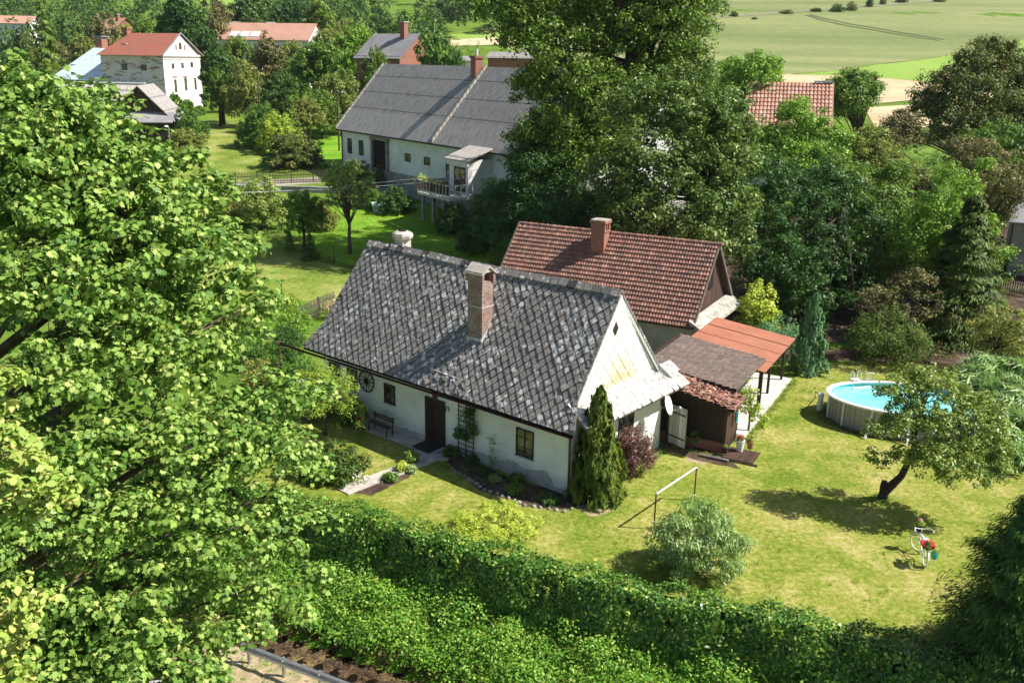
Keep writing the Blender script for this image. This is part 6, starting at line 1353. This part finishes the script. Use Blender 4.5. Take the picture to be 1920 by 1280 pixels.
mb.build('trunk', M['bark'], mp_, smooth=True)
# yellowing lime tree nearer to the camera, at the very left edge
lt = empty('yellow_tree', (-7.5, 10.3, -.5), 0, 'yellowing tree with curled leaves at the lower left edge in front of the maple', 'tree')
LY = []
for (px, py, r, Y) in [(20,850,85,11),(60,900,80,10.5),(110,930,50,10.6),(10,960,70,10.5),(-40,900,100,11),(40,1150,60,10.3),(10,1210,70,10.3),(75,1120,35,10.6),(15,1100,45,10.5),(-40,1180,100,10.8),(15,700,40,11.5),(-30,780,70,11.5),(35,1260,50,10)]:
    x, y, z = D(px, py, Y); R_ = pxr(r, Y); LY.append((x+7.5, y-10.3, z+.5, R_, R_, R_*.75))
leafy(lt, LY, 50, .14, 13, .11, 'curl', 'l_yellow', 120, (.3, 1.0), .5, outb=.6)
mb = MB(); mb.tube([(-1.5, .2, 0), (-1.4, .2, 5), (-1.2, .1, 9), (-1.2, .1, 14)], [.3, .26, .2, .05], 9)
for (x, y, z, r, _, _) in LY: mb.tube([(-1.25, .1, z-1), ((x-1.25)/2, y/2, z-.2), (x, y, z)], [.06, .04, .01], 5)
mb.build('trunk', M['bark'], lt, smooth=True)
# conifer lower right
M['l_cyp'] = leafmat('cypress sprays', (.025, .07, .015), (.08, .16, .025), .15, .6, .25, (.13, .22, .03), 0, .6)
conifer('cypress', 'dark green conifer at the lower right corner', (15.0, 22.9, 0), 6.6, 2.45, 'l_cyp', 130, .15, 150000, expo=.62, tiers=8, per=110, spread=1.2, rough=.13)


# ------------------------------------------------------------------ big trees behind the houses
BIGD = 2.3
def big(name, label, base, LBpx, per, cr, n, size, mat, tr, seed, bark='barkdark', shape='quad', shell=(.5, 1.02), droop=.2, group=None, flat=.7, limbs=40):
    bx, by = base; gz = H(bx, by); r0 = empty(name, (bx, by, gz), 0, label, 'tree', group); L = []
    for (px, py, r, Y) in LBpx:
        x, y, z = D(px, py, Y); R_ = pxr(r, Y); L.append((x-bx, y-by, z-gz, R_, R_, R_*.85))
    L += [(l[0]-.3, l[1]+l[3]*.8, l[2]-.3, l[3]*1.1, l[4], l[5]*1.05) for l in L[1::2]]
    C = lobe_clumps(L, per*BIGD, seed, shell, -.75); rr_ = np.random.default_rng(seed); P, nr = clump_points(C, cr*rr_.uniform(.55, 1.35, len(C)), n, seed+1, flat, droop, .9, .6, .36)
    leaves('crown', P, nr, size, shape, M[mat], r0, seed+2)
    woody('trunk', r0, tr[0], tr[1], [(l[0], l[1], l[2]) for l in L]+[tuple(c) for c in C[::max(1, len(C)//limbs)]], M[bark], seed, tr[2] if len(tr) > 2 else (0, 0), 30)
    return r0
big('ash_tree', 'giant old ash rising out of the top of the photo behind the farmhouse', (8.6, 74), [(920,0,48,73),(985,50,56,72),(1030,-20,90,74),(1010,150,52,72),(1060,90,80,72),(1110,160,75,71),(1070,230,75,71),(1020,250,60,71),(1120,30,75,74),(1180,60,60,73),(1170,-60,120,75),(1240,20,70,74),(1290,70,55,73),(1300,-10,60,75),(1310,140,40,73),(1250,130,60,73),(1080,300,70,70),(1130,260,65,70),(1010,320,60,71),(1190,150,60,72),(1050,-100,120,76),(1260,-110,110,76),(970,-60,70,74),(1290,230,36,72)],
    1.0, .8, 55, .26, 'l_ash', (.85, 19, (1.0, 0)), 140, shell=(.35, 1.02), droop=.5)
mb = MB(); P_ash = [D(1165, 330, 72), D(1168, 200, 73), D(1190, 110, 73.5), D(1215, 20, 74), D(1235, -90, 75)]
gz = H(8.6, 74); q = [(x-8.6, y-74, z-gz) for x, y, z in P_ash]; mb.tube(q, [.75, .6, .5, .38, .2], 9)
for a, b, c in (((1180, 180), (1120, 60), (1075, -60)), ((1195, 110), (1165, 20), (1130, -80)), ((1170, 260), (1240, 160), (1290, 60)), ((1150, 250), (1060, 160), (985, 90)), ((1160, 220), (1050, 110), (1000, -40))):
    mb.tube([(D(*v, 73.2)[0]-8.6, D(*v, 73.2)[1]-74, D(*v, 73.2)[2]-gz) for v in (a, b, c)], [.32, .22, .08], 7)
for o in SC.collection.objects:
    if o.name == 'ash_tree': mb.build('limbs', M['barkdark'], o, smooth=True)
big('linden_tree', 'broad dense dark green linden behind the pantile house chimney', (13.5, 63.5), [(1260,190,75,63),(1330,220,70,62),(1230,290,90,61),(1340,320,75,61),(1280,390,85,60),(1380,290,45,62),(1370,390,55,61),(1200,390,70,60),(1300,140,45,64),(1370,190,40,63),(1150,330,60,62),(1400,240,28,63),(1180,200,60,64),(1310,450,60,59.5),(1210,460,50,59.5),(1385,450,40,61)],
    1.9, .6, 50, .22, 'l_linden', (.5, 9), 150)
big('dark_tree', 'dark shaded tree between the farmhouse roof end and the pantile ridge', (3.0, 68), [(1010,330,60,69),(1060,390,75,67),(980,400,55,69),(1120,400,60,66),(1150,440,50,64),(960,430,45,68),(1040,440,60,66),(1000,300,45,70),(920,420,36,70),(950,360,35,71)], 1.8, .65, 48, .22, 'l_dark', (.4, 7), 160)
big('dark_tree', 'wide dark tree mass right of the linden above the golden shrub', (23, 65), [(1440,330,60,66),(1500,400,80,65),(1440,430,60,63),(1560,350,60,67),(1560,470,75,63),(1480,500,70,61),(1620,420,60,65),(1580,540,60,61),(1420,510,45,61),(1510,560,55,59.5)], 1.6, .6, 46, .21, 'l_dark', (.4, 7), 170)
big('round_tree', 'round bright green tree at the edge of the pale field left of the tiled roof', (27, 116), [(1405,130,42,115),(1440,125,28,116),(1370,140,35,116),(1420,160,40,114),(1450,150,20,115),(1380,170,30,114)], 1.1, .9, 50, .32, 'l_bright', (.4, 6), 180)
big('round_tree', 'round green tree standing alone before the stubble field', (44, 122), [(1605,160,36,121),(1575,170,28,121),(1635,175,24,121),(1600,190,36,120),(1590,145,22,122),(1625,150,18,122)], 1.2, .9, 50, .32, 'l_mid', (.4, 4), 185)
big('walnut_tree', 'bright yellow green tree in front of the faded tile roof', (30, 90), [(1500,230,50,88),(1460,270,50,87),(1540,270,55,87),(1590,290,40,88),(1500,310,55,85),(1440,310,40,86),(1560,330,45,85),(1495,200,22,89),(1420,290,25,87)], 1.5, .75, 46, .27, 'l_bright', (.35, 5), 190)
big('pear_tree', 'olive green tree right of the yellow green walnut', (40, 88), [(1630,260,36,88),(1660,300,42,86),(1610,310,36,86),(1640,350,45,83),(1700,330,40,84)], 1.4, .7, 44, .26, 'l_olive', (.3, 4), 200)
big('grey_bush_tree', 'round grey green bush standing at the stubble edge', (54, 112), [(1695,230,34,112),(1685,255,34,111),(1715,255,28,111)], 1.2, .8, 60, .28, 'l_brown', (.3, 3), 205)
big('oak_tree', 'large dark oak with brownish leaf tips at the upper right edge', (52, 95), [(1830,120,40,95),(1790,170,50,94),(1850,190,60,94),(1900,130,50,96),(1780,220,42,93),(1750,200,24,94),(1830,240,55,92),(1900,210,50,94),(1940,170,60,96),(1870,90,30,96),(1760,250,25,93)], 1.5, .75, 46, .26, 'l_oak', (.5, 7), 210)
big('green_tree', 'mid green tree below the oak at the right edge', (50, 84), [(1900,260,45,84),(1860,270,40,83),(1930,300,50,83),(1880,310,40,82)], 1.5, .7, 44, .25, 'l_mid', (.3, 4), 215)
big('plum_tree', 'brownish purple leaved tree at the right edge', (36, 70), [(1880,330,60,70),(1830,290,40,71),(1925,360,50,66),(1850,390,50,69),(1800,270,28,72),(1900,340,40,65)], 1.6, .6, 46, .2, 'l_brown', (.3, 5), 220)
big('hornbeam', 'upright light green tree with long lit shoots right of centre', (31, 62), [(1790,330,36,62),(1770,390,48,61),(1820,350,30,62),(1750,450,55,60),(1810,440,45,60),(1850,300,14,63),(1840,420,35,61),(1790,500,50,58.5),(1870,470,30,60)], 1.9, .5, 46, .19, 'l_bright', (.25, 6), 225, droop=.5)
big('maple_dark', 'grey green tree between linden and hornbeam', (27, 68), [(1590,330,45,69),(1660,380,50,67),(1610,400,50,66),(1690,330,36,69),(1640,460,60,64),(1700,430,50,65),(1560,300,30,71),(1700,500,45,62),(1620,500,50,64),(1650,540,40,62)], 1.9, .6, 46, .2, 'l_mid', (.35, 6), 230)
big('elder_tree', 'sparse tree with yellowish brown leaves above the pool', (24.5, 56), [(1650,560,45,56),(1720,530,40,56.5),(1680,610,55,55),(1750,580,45,56),(1640,640,45,54.5),(1710,660,55,54),(1790,520,30,57)], 2.2, .42, 40, .16, 'l_brown', (.2, 4), 235)
conifer('spruce_tree', 'bushy dark spruce with sunlit yellow green tips behind the reed grass', (28.5, 57.5, 0), 9.2, 3.0, 'l_yew', 240, .32, 26000, expo=.7, tiers=9)
shrub('yew_tree', 'dark yew right behind the far rim of the pool', 'tree', (22.2, 52.5, 0), 4.6, 3.4, 'l_yew', .2, 60, 3.2, .5, 241, 'slim')
big('olive_shrub', 'yellowish green shrub above the reed grass at the right edge', (27.5, 50.5), [(1880,600,45,51),(1920,640,50,50),(1850,640,40,51),(1890,680,40,50),(1830,610,24,52)], 3, .35, 40, .14, 'l_olive', (.15, 2), 245)
big('small_fir', 'small dark fir group at the right end of the farmhouse', (-2.2, 83), [(925,350,22,83),(915,385,30,82),(945,390,28,82),(900,410,26,81)], 2.2, .5, 46, .2, 'l_yew', (.15, 3), 247, shape='slim')

# ------------------------------------------------------------------ prototypes for the trees of the village
def proto_round(name, mat, seed, w_=8, h_=10, zb=1.6, kind='round', n=44, per=1.5, cr=.62, size=.36, nl=10, shape='quad', droop=.2):
    return lambda loc, label, s, rz: plant(name, label, 'tree', loc, auto_lobes(w_, h_, zb, nl, seed, kind), per, n, cr, size, shape, mat, (.28, h_*.5), 'barkdark', None, seed, rz=rz, s=s, droop=droop, shell=(.6, 1.03), nb=16)
PROTO = {'round': proto_round('leafy_tree', 'l_mid', 301), 'loose': proto_round('leafy_tree', 'l_olive', 305, 8, 10, 1.2, nl=14, per=1.2, cr=.7, droop=.6), 'bush': proto_round('bush', 'l_mid', 309, 9, 7, .1, nl=12, per=1.4),
         'cone': lambda loc, label, s, rz: conifer('conifer', label, loc, 10, 3.2, 'l_dark', 313, .42, 9000, s=s, tiers=8), 'tall': proto_round('tall_tree', 'l_dark', 317, 6, 12, 1.5, nl=14, per=1.5)}
FIRST = {}
def vtree(kind, px, ptop, pbase, Y, wpx, mat, label, group=None, rz=None):
    """tree at distance Y: crown top pixel, width in pixels; height comes from the terrain below it"""
    if pbase < 0: Y = T(px, -pbase)[1]
    x, y, zt = D(px, ptop, Y); g = H(x, y); h_ = max(2., zt-g); w_ = wpx*Y/F_PX
    nat = {'round': (8, 10.3), 'loose': (8, 10.3), 'bush': (9, 7.2), 'cone': (6.2, 10), 'tall': (6, 12.3)}[kind]; s = (w_/nat[0], w_/nat[0], h_/nat[1]); rz = random.random()*6.28 if rz is None else rz
    if kind not in FIRST: FIRST[kind] = PROTO[kind]((x, y, g), label, s, rz); o = FIRST[kind]; o.rotation_euler.z = rz
    else: o = copytree(FIRST[kind]); o.location = (x, y, g); o.scale = s; o.rotation_euler = (0, 0, rz)
    o['label'] = label
    if group: o['group'] = group
    for ch_ in o.children:
        if not ch_.name.startswith('trunk'): ch_.material_slots[0].link = 'OBJECT'; ch_.material_slots[0].material = M[mat]
    return o
VT = [('bush',418,76,110,226,40,'l_mid','green bush in front of the orange roofed house near its left wall end'), ('bush',478,78,110,224,46,'l_dark','dark bush in front of the middle of the orange roofed house'), ('bush',530,80,112,226,44,'l_mid','green bush below the right part of the orange roof'), ('bush',14,44,90,258,44,'l_mid','green tree crown in front of the far left orange roof'), ('bush',48,46,90,256,34,'l_olive','olive tree crown between far left roof and the tall conifer'), ('round',440,62,110,215,60,'l_mid','green tree rising in front of the left end of the orange roof'), ('round',545,72,110,212,60,'l_olive','olive tree in front of the right end of the orange roof'), ('tall',408,78,225,150,74,'l_dark','dark green tree against the right side of the tall manor'), ('loose',455,100,215,146,80,'l_olive','pale willow like tree right of the dark tree by the manor'), ('round',405,120,235,147,60,'l_mid','low green tree in front of the dark manor tree'),
 ('bush',487,185,280,126,95,'l_mid','sprawling green bush behind the brownish round bush'), ('bush',520,205,290,122,90,'l_bright','lit green bush beside the mown slope'), ('bush',547,243,325,113,116,'l_oak','large round brownish bush above the picket fence'),
 ('round',525,130,235,140,80,'l_dark','dark tree with blue green leaves above the round bushes'), ('round',576,180,250,128,62,'l_olive','yellowish green small tree left of the farmhouse roof'), ('tall',500,55,150,168,66,'l_brown','tall greyish tree in front of the orange roof'),
 ('round',590,70,170,158,95,'l_mid','green tree in the middle below the orange roof end'), ('round',665,42,110,185,100,'l_bright','bright light green tree behind the grey roofed brick house'), ('round',610,48,120,188,70,'l_olive','brownish green tree left of the bright green tree'),
 ('loose',640,120,225,140,100,'l_olive','olive tree touching the farmhouse roof verge'), ('loose',600,160,235,134,70,'l_mid','green tree behind the utility pole by the farmhouse'), ('round',702,82,150,143,56,'l_mid','small tree in front of the grey roofed brick house'),
 ('tall',818,36,125,140,72,'l_mid','pointed green tree behind the farmhouse ridge'), ('round',858,85,130,138,40,'l_mid','low green tree right of the pointed one behind the ridge'), ('round',560,95,165,165,60,'l_mid','round green tree under the orange roof'),
 ('cone',76,4,90,185,64,'l_mid','tall pointed conifer at the upper left'), ('cone',118,38,95,205,40,'l_dark','small dark conifer right of the tall pointed one'), ('round',92,70,120,190,66,'l_brown','dark reddish bush below the conifers'), ('round',150,60,110,200,60,'l_olive','olive tree behind the annex chimney'),
 ('loose',190,10,100,215,84,'l_brown','tan leaved tree above the manor chimney'), ('tall',330,-40,105,200,84,'l_dark','tall dark tree behind the manor gable'), ('round',385,45,110,178,60,'l_dark','dark round tree right of the manor gable'), ('loose',395,-30,80,240,80,'l_brown','greyish brown tree at the top left of the meadow patch'),
 ('round',270,30,80,210,70,'l_mid','round tree behind the manor roof ridge'), ('round',232,40,75,220,50,'l_bright','lighter tree behind the manor chimney'), ('tall',470,-30,60,275,90,'l_dark','dark tall tree right of the meadow patch'), ('round',545,-10,70,270,80,'l_dark','dark round crown above the orange roof'),
 ('tall',590,-20,70,262,70,'l_mid','silvery tree right of the orange roof'), ('loose',640,25,75,240,50,'l_olive','yellowish small crown before the dark wood'), ('bush',345,235,330,118,80,'l_olive','yellowish bush beside the street lamp'), ('bush',350,195,250,130,70,'l_mid','green bush at the foot of the manor ivy'),
 ('bush',410,345,-412,98,50,'l_olive','thin pale shrub at the left end of the garden boundary'), ('loose',492,322,-432,92,96,'l_gold2','light willow like shrub in front of the picket fence'), ('loose',440,358,-422,94,60,'l_olive','pale green shrub left of the willow like one'),
 ('round',565,350,-472,84,84,'l_mid','small bushy tree with dark stem in the garden boundary'), ('bush',602,365,-432,87,60,'l_olive','shrub behind the small boundary tree'), ('cone',580,437,-488,79,34,'l_dark','small dark conifer by the garden fence'), ('cone',540,420,-470,82,20,'l_mid','tiny green conifer in the garden boundary'),
 ('bush',740,345,392,92,74,'l_dark','dark leafy shrubs below the farmhouse plinth'), ('bush',690,335,385,94,60,'l_mid','green shrub under the farmhouse plinth left of the dark shrubs'), ('bush',850,375,410,84,70,'l_dark','dark shrubs below the balcony'), ('bush',900,400,460,78,90,'l_dark','dark shrub in the shade at the garden end'),
 ('bush',930,455,500,68,60,'l_mid','light leafy bush at the left end of the pantile roof'), ('bush',820,460,505,70,60,'l_bright','small leafy bush behind the grey roof ridge'), ('round',1545,160,210,118,30,'l_olive','thin small tree beside the gable of the tiled house'), ('round',1655,230,300,100,40,'l_mid','small green tree in the gap before the tilled field'),
 ('bush',1600,300,400,76,80,'l_mid','green bush behind the grey green tree'), ('bush',720,300,330,104,40,'l_brown','small brown bush in front of the barn door'), ('bush',670,295,335,103,80,'l_olive','weedy bush at the left corner of the farmhouse')]
M['l_gold2'] = leafmat('pale willow leaves', (.16, .24, .04), (.32, .38, .10), .28, .5, .3, None, 0)
for v in VT: vtree(*v)
# shrubs in the hedgerow of the big field: every one a thing
for i, (px, py, w_, h_) in enumerate([(1376,32,16,10),(1415,37,12,5),(1475,26,26,7),(1530,22,22,7),(1570,22,28,14),(1596,20,22,14),(1630,14,14,20),(1597,8,10,5),(1655,10,12,26),(1690,6,22,16),(1708,-2,26,20),(1762,4,24,10),(1800,-2,26,14)]):
    x, y, z = T(px, py); k_ = 'bush'; o = copytree(FIRST['bush']) ; o.location = (x, y, z-.1); o.scale = (w_*y/F_PX/9, w_*y/F_PX/9, h_*y/F_PX/7); o.rotation_euler = (0, 0, i*1.3)
    o['label'] = 'distant dark shrub in the hedgerow across the pale field'; o['group'] = 'shrubs along the field hedgerow'
    for ch_ in o.children:
        if not ch_.name.startswith('trunk'): ch_.material_slots[0].link = 'OBJECT'; ch_.material_slots[0].material = M[('l_dark', 'l_mid', 'l_olive')[i % 3]]
# the garden tree with a visible trunk
gx_, gy_, gz_ = T(657, 476)
t_ = plant('garden_tree', 'slender garden tree with forked trunk on the bright lawn', 'tree', (gx_, gy_, gz_), [(0, 0, 6.6, 2.0, 2.0, 1.2), (1.2, 0, 5.6, 1.4, 1.4, 1.3), (-1.2, .2, 5.8, 1.4, 1.4, 1.3), (.3, 1, 5.0, 1.2, 1.2, 1.0), (-.4, -.6, 4.4, 1.3, 1.1, .9), (1.4, -.2, 4.2, .7, .7, .8), (-1.5, 0, 4.6, .7, .7, .8)], 2.6, 34, .42, .2, 'quad', 'l_apple', (.15, 4.2), 'bark', seed=260, shell=(.3, 1.05))
# the distant wood: one mass
rw = np.random.default_rng(400); C = []; R_ = []; TN = 420
for i in range(TN):
    px = rw.uniform(-250, 1330); Y = rw.uniform(255, 520) if px < 900 else rw.uniform(330, 520); x = (px-960)/F_PX*Y
    lo = -1000
    if 330 < px < 480 and Y > 290: continue
    if px > 830 and Y < 400: continue
    g = H(x, Y); h_ = rw.uniform(9, 17)*(1.15 if px > 430 else 1); w_ = rw.uniform(3.6, 6.2)
    for k in range(16):
        d = rw.normal(size=3); d /= np.linalg.norm(d); d[2] = abs(d[2])*1.0-.15; C.append((x+d[0]*w_*.8, Y+d[1]*w_*.8, g+h_*.5+d[2]*h_*.45)); R_.append(w_*.42)
P, nr = clump_points(C, R_, 24, 401, .95, upb=.5, out=.9, rnd=.45)
M['l_wood'] = leafmat('wood crowns', (.025, .065, .02), (.10, .17, .035), .15, .7, .15, None, 0, .06)
tag(leaves('wood', P, nr, 1.15, 'quad', M['l_wood'], None, 402), kind='stuff')
# stuff: weeds and rough growth under the right hand trees and along the boundary
def scrub(name, poly_px, n, h_, mat, seed, size=.16, blade=False, k=26, cr=.3):
    pts = TP(*poly_px); r = np.random.default_rng(seed); a = np.array(pts); P = np.stack([r.uniform(a[:, 0].min(), a[:, 0].max(), n*3), r.uniform(a[:, 1].min(), a[:, 1].max(), n*3)], 1); P = P[inpoly(P, pts)][:n]; z = hgt(P[:, 0], P[:, 1])
    if blade: return tag(blades(name, np.stack([P[:, 0], P[:, 1], z], 1), h_, .05, M[mat], None, seed, .7, 2), kind='stuff')
    C = np.stack([P[:, 0], P[:, 1], z+h_*r.random(len(P))], 1); Q, nr = clump_points(C, cr*r.uniform(.6, 1.3, len(C)), k, seed+1, .8, upb=.9); return tag(leaves(name, Q, nr, size, 'quad', M[mat], None, seed), kind='stuff')
scrub('undergrowth', [(900, 395), (1000, 400), (1250, 450), (1420, 520), (1560, 600), (1560, 480), (1300, 380), (1000, 340), (880, 340)], 900, 1.8, 'l_dark', 500, .25, k=30, cr=.7)
scrub('undergrowth', [(1560, 300), (1950, 280), (1950, 420), (1860, 640), (1700, 600), (1560, 480)], 900, 1.6, 'l_mid', 510, .25, k=30, cr=.7)
scrub('undergrowth', [(400, 90), (900, 90), (900, 140), (640, 240), (560, 250), (420, 170), (60, 120), (60, 70)], 1500, 2.5, 'l_mid', 515, .5, k=26, cr=1.3)
scrub('tall_grass_blades', [(330, 565), (420, 562), (500, 548), (560, 565), (590, 600), (560, 650), (430, 660), (330, 640)], 16000, .35, 'l_bright', 520, blade=True)
scrub('lawn_weeds', [(545, 420), (620, 380), (700, 380), (830, 385), (900, 420), (1000, 470), (1000, 520), (680, 505), (600, 480), (560, 450)], 30000, .16, 'l_bright', 530, blade=True)
scrub('boundary_growth', [(400, 365), (440, 420), (520, 455), (570, 478), (600, 490), (700, 515), (690, 508), (610, 480), (575, 465), (530, 440), (460, 400), (420, 362)], 700, .5, 'l_olive', 540, .14, k=20, cr=.25)
scrub('foot_growth', [(540, 770), (600, 760), (600, 700), (560, 660), (470, 680), (430, 760), (480, 860), (540, 840)], 420, .6, 'l_mid', 545, .11, k=30, cr=.3)

# ------------------------------------------------------------------ fences, poles, wires
def picket(p0, p1, label, sp=.16, h_=1.4, mat='fencewood', panel=True):
    a, b = Vector(T(*p0)), Vector(T(*p1)); L_ = (b-a).xy.length; r = empty('picket_fence', a, math.atan2(b.y-a.y, b.x-a.x), label, 'fence'); dz = (b.z-a.z)/L_
    mb = MB(); n = int(L_/sp)
    for i in range(n):
        x = i*sp; z = dz*x; k = rg.uniform(-.03, .03); mb.box(x, x+.06, -.015, .015, z+.1, z+h_+k)
    mb.build('pickets', M[mat], r)
    for z0 in (.3, .9):
        mb = MB(); mb.bar((0, .04, z0), (L_, .04, z0+dz*L_), .07); mb.build('rail', M[mat], r)
    for i in range(int(L_/2.4)+1):
        mb = MB(); x = i*2.4; mb.box(x-.05, x+.05, .03, .13, dz*x-.1, dz*x+h_+.05); mb.build('post', M[mat], r)
    return r
picket((400, 352), (505, 345), 'dark picket fence left half, beside the lane end'); picket((506, 346), (700, 338), 'dark picket fence running on to the farmhouse')
picket((560, 612), (630, 580), 'weathered grey picket fence beside the cottage roof end', .17, 1.3, 'greywood')
picket((1865, 545), (1935, 560), 'thin wooden fence below the grey house at the right edge', .17, 1.1, 'greywood')
# stone wall under the lane
a, b = Vector(T(440, 358)), Vector(T(830, 368)); sw_ = empty('stone_wall', a, math.atan2(b.y-a.y, b.x-a.x), 'low grey stone retaining wall below the picket fence', 'wall')
mb = MB(); L_ = (b-a).xy.length; mb.box(0, L_, -.3, .3, -1.4, .55); mb.build('masonry', M['stone'], sw_)
mb = MB(); mb.box(0, L_, -.32, .32, .55, .60); mb.build('capping', M['stone'], sw_)
for i, (p, h_) in enumerate([((563, 455), 1.3), ((561, 438), 1.2), ((627, 496), 1.5), ((545, 465), 1.3), ((482, 545), 1.5), ((529, 568), 1.6), ((407, 470), 1.2), ((670, 505), 1.3), ((590, 480), 1.3)]):
    x, y, z = T(*p); t_ = empty('fence_post', (x, y, z), 0, ['rusty post at the garden boundary below the willow shrub', 'thin post half hidden in the boundary shrubs', 'thin dark post standing on the bright lawn near the cottage roof', 'post beside the small conifer at the boundary', 'rusty post in the tall grass nearest the maple', 'rusty post with a slanting brace left of the cottage', 'thin post far down the mown strip', 'thin post at the lawn edge behind the roof ridge', 'post right of the small dark conifer'][i], 'post')
    mb = MB(); mb.tube([(0, 0, -.2), (.02, 0, h_)], .035, 6); mb.build('pole', M['rust'], t_)
    if i == 5: mb = MB(); mb.tube([(.0, 0, h_*.8), (-.7, -.2, 0)], .025, 6); mb.build('brace', M['rust'], t_)
def pole(name, px, pt, pb, Y, label, mat='fencewood', r=.13, arm=True, lamp=False):
    x, y, zt = D(px, pt, Y); g = H(x, y); t_ = empty(name, (x, y, g), RAD(12), label, 'pole' if not lamp else 'street lamp')
    mb = MB(); mb.tube([(0, 0, -.3), (0, 0, zt-g)], [r, r*.7], 8); mb.build('mast', M[mat], t_)
    if arm:
        mb = MB(); mb.bar((-.8, 0, zt-g-.25), (.8, 0, zt-g-.25), .12); cbm = mb.build('crossarm', M[mat], t_)
        mb = MB(); [mb.tube([(v, 0, zt-g-.2), (v, 0, zt-g+.05)], .05, 6) for v in (-.7, 0, .7)]; mb.build('insulators', M['whiteplastic'], cbm)
    if lamp:
        mb = MB(); mb.tube([(0, 0, zt-g-.1), (-.1, -.1, zt-g+.05), (-.35, -.3, zt-g+.1)], .04, 6); mb.build('arm', M[mat], t_)
        mb = MB(); mb.lathe([(0, -.05), (.2, -.02), (.24, .06), (.12, .16), (0, .18)], 10, (-.2, -.2, zt-g)); mb.build('lamp_head', M['whiteplastic'], t_)
    return (x, y, zt-.2)
q1 = pole('utility_pole', 482, 128, 205, 132, 'brown wooden utility pole above the round bushes left'); q2 = pole('utility_pole', 632, 171, 235, 124, 'thin utility pole just left of the farmhouse roof')
pole('street_lamp', 316, 238, 335, 104, 'grey steel street lamp beside the wooden barn', 'steel', .09, False, True)
M['wire'] = plain('wire', (.55, .56, .58), (.5, .5, .5), 3, .5, 0)
for i, (p0, p1, Y0, Y1) in enumerate([((300, 366), (900, 318), 80, 84), ((300, 360), (905, 330), 80.5, 84.5)]):
    a, b = Vector(D(*p0, Y0)), Vector(D(*p1, Y1)); mb = MB(); mb.tube([a.lerp(b, t)-Vector((0, 0, 1.0*4*t*(1-t)*.5)) for t in np.linspace(0, 1, 25)], .018, 5)
    o = mb.build('overhead_wire', M['wire']); tag(o, ['lower overhead wire crossing in front of the willow like shrub', 'upper overhead wire crossing in front of the picket fence'][i], 'wire')
# covered stack (bee hive) on the bright lawn
hx, hy, hz = T(718, 398); bh_ = empty('covered_stack', (hx, hy, hz), RAD(15), 'pale turquoise covered box standing on the bright lawn', 'box')
mb = MB(); mb.box(-.95, .75, -.5, .5, .0, .65); mb.build('box', M['concrete'], bh_)
M['tealsheet'] = plain('teal sheet', (.42, .58, .55), (.34, .5, .48), 3, .6, .1)
mb = MB(); mb.poly([(-1.1, -.6, .75), (.9, -.6, .68), (.95, .6, .85), (-1.05, .6, .9), (-1.1, -.6, .62), (.9, -.6, .55), (.95, .6, .7), (-1.05, .6, .75)], [(0,1,2,3),(7,6,5,4),(0,4,5,1),(1,5,6,2),(2,6,7,3),(3,7,4,0)]); mb.build('cover', M['tealsheet'], bh_)
x, y, z = T(606, 420); t_ = empty('ornamental_grass', (x, y, z), 0, 'pale yellowish tuft of grass on the bright lawn', 'grass clump'); rng_ = np.random.default_rng(5); n = 400; a = rng_.random(n)*6.28; rr_ = .4*rng_.random(n)
M['l_straw'] = leafmat('straw', (.3, .32, .1), (.5, .46, .2), .2); blades('blades', np.stack([rr_*np.cos(a), rr_*np.sin(a), a*0], 1), 1.5, .06, M['l_straw'], t_, 5, 1.1, 4, a)
t_ = empty('flower_shrub', (*T(612, 600)[:2], 0), 0, 'shrub with pink flowers in front of the grey picket fence', 'shrub'); P, nr = clump_points([(0, 0, .8), (.6, .2, .9), (1.1, .5, .9), (.3, -.2, .5)], [.5]*4, 160, 3); leaves('foliage', P, nr, .12, 'quad', M['l_olive'], t_, 3)
P, nr = clump_points([(0, 0, 1.1), (.6, .2, 1.2), (1.1, .5, 1.2)], [.4]*3, 45, 4); leaves('flowers', P, nr, .11, 'quad', M['l_pink'], t_, 4)
# creeper on the manor corner and flowers of the balcony
iv = empty('wall_creeper', (*ang_frame(*MO, MA)(12.6, 4, 0)[:2], 0), MA, 'green creeper climbing the foot of the white manor gable', 'creeper'); r = np.random.default_rng(9); n = 900; y_ = r.uniform(-4, 4.2, n); top_ = 10.2-.35*np.abs(y_+3)+.5*np.sin(y_*2); z_ = H(-56, 155)+r.random(n)*(top_-H(-56, 155))
P, nr = clump_points(np.stack([r.uniform(0, .6, n), y_, z_], 1), [.5]*n, 14, 10, out=.3); leaves('foliage', P, nr, .4, 'quad', M['l_ivy'], iv, 11)
bf = ang_frame(*FO, FA); 
for (lx_, ly_, lb) in ((26.6, -5.1, 'bushy yellow green plant at the balcony corner'), (29.3, -5.45, 'row of small flowers on the balcony railing')):
    t_ = empty('balcony_plant', bf(lx_, ly_, 5.95), FA, lb, 'plant'); w_ = .5 if lx_ < 27 else 1.6
    P, nr = clump_points([(v, 0, .2) for v in np.linspace(-w_, w_, 6 if w_ > 1 else 3)], [.32 if w_ > 1 else .6]*(6 if w_ > 1 else 3), 50, 4); leaves('foliage', P, nr, .16, 'quad', M['l_gold'] if w_ < 1 else M['l_olive'], t_, 3)


# thin air over the valley
hz = MB(); hz.box(-1000, 1000, -70, 1700, -8, 240); hm = bpy.data.materials.new('haze'); hm.use_nodes = True; hn = hm.node_tree; hn.nodes.clear()
ho = hn.nodes.new('ShaderNodeOutputMaterial'); hv_ = hn.nodes.new('ShaderNodeVolumePrincipled'); hv_.inputs['Density'].default_value = .00006; hv_.inputs['Color'].default_value = (.85, .92, 1, 1); hn.links.new(hv_.outputs[0], ho.inputs['Volume'])
tag(hz.build('haze', hm), kind='stuff')
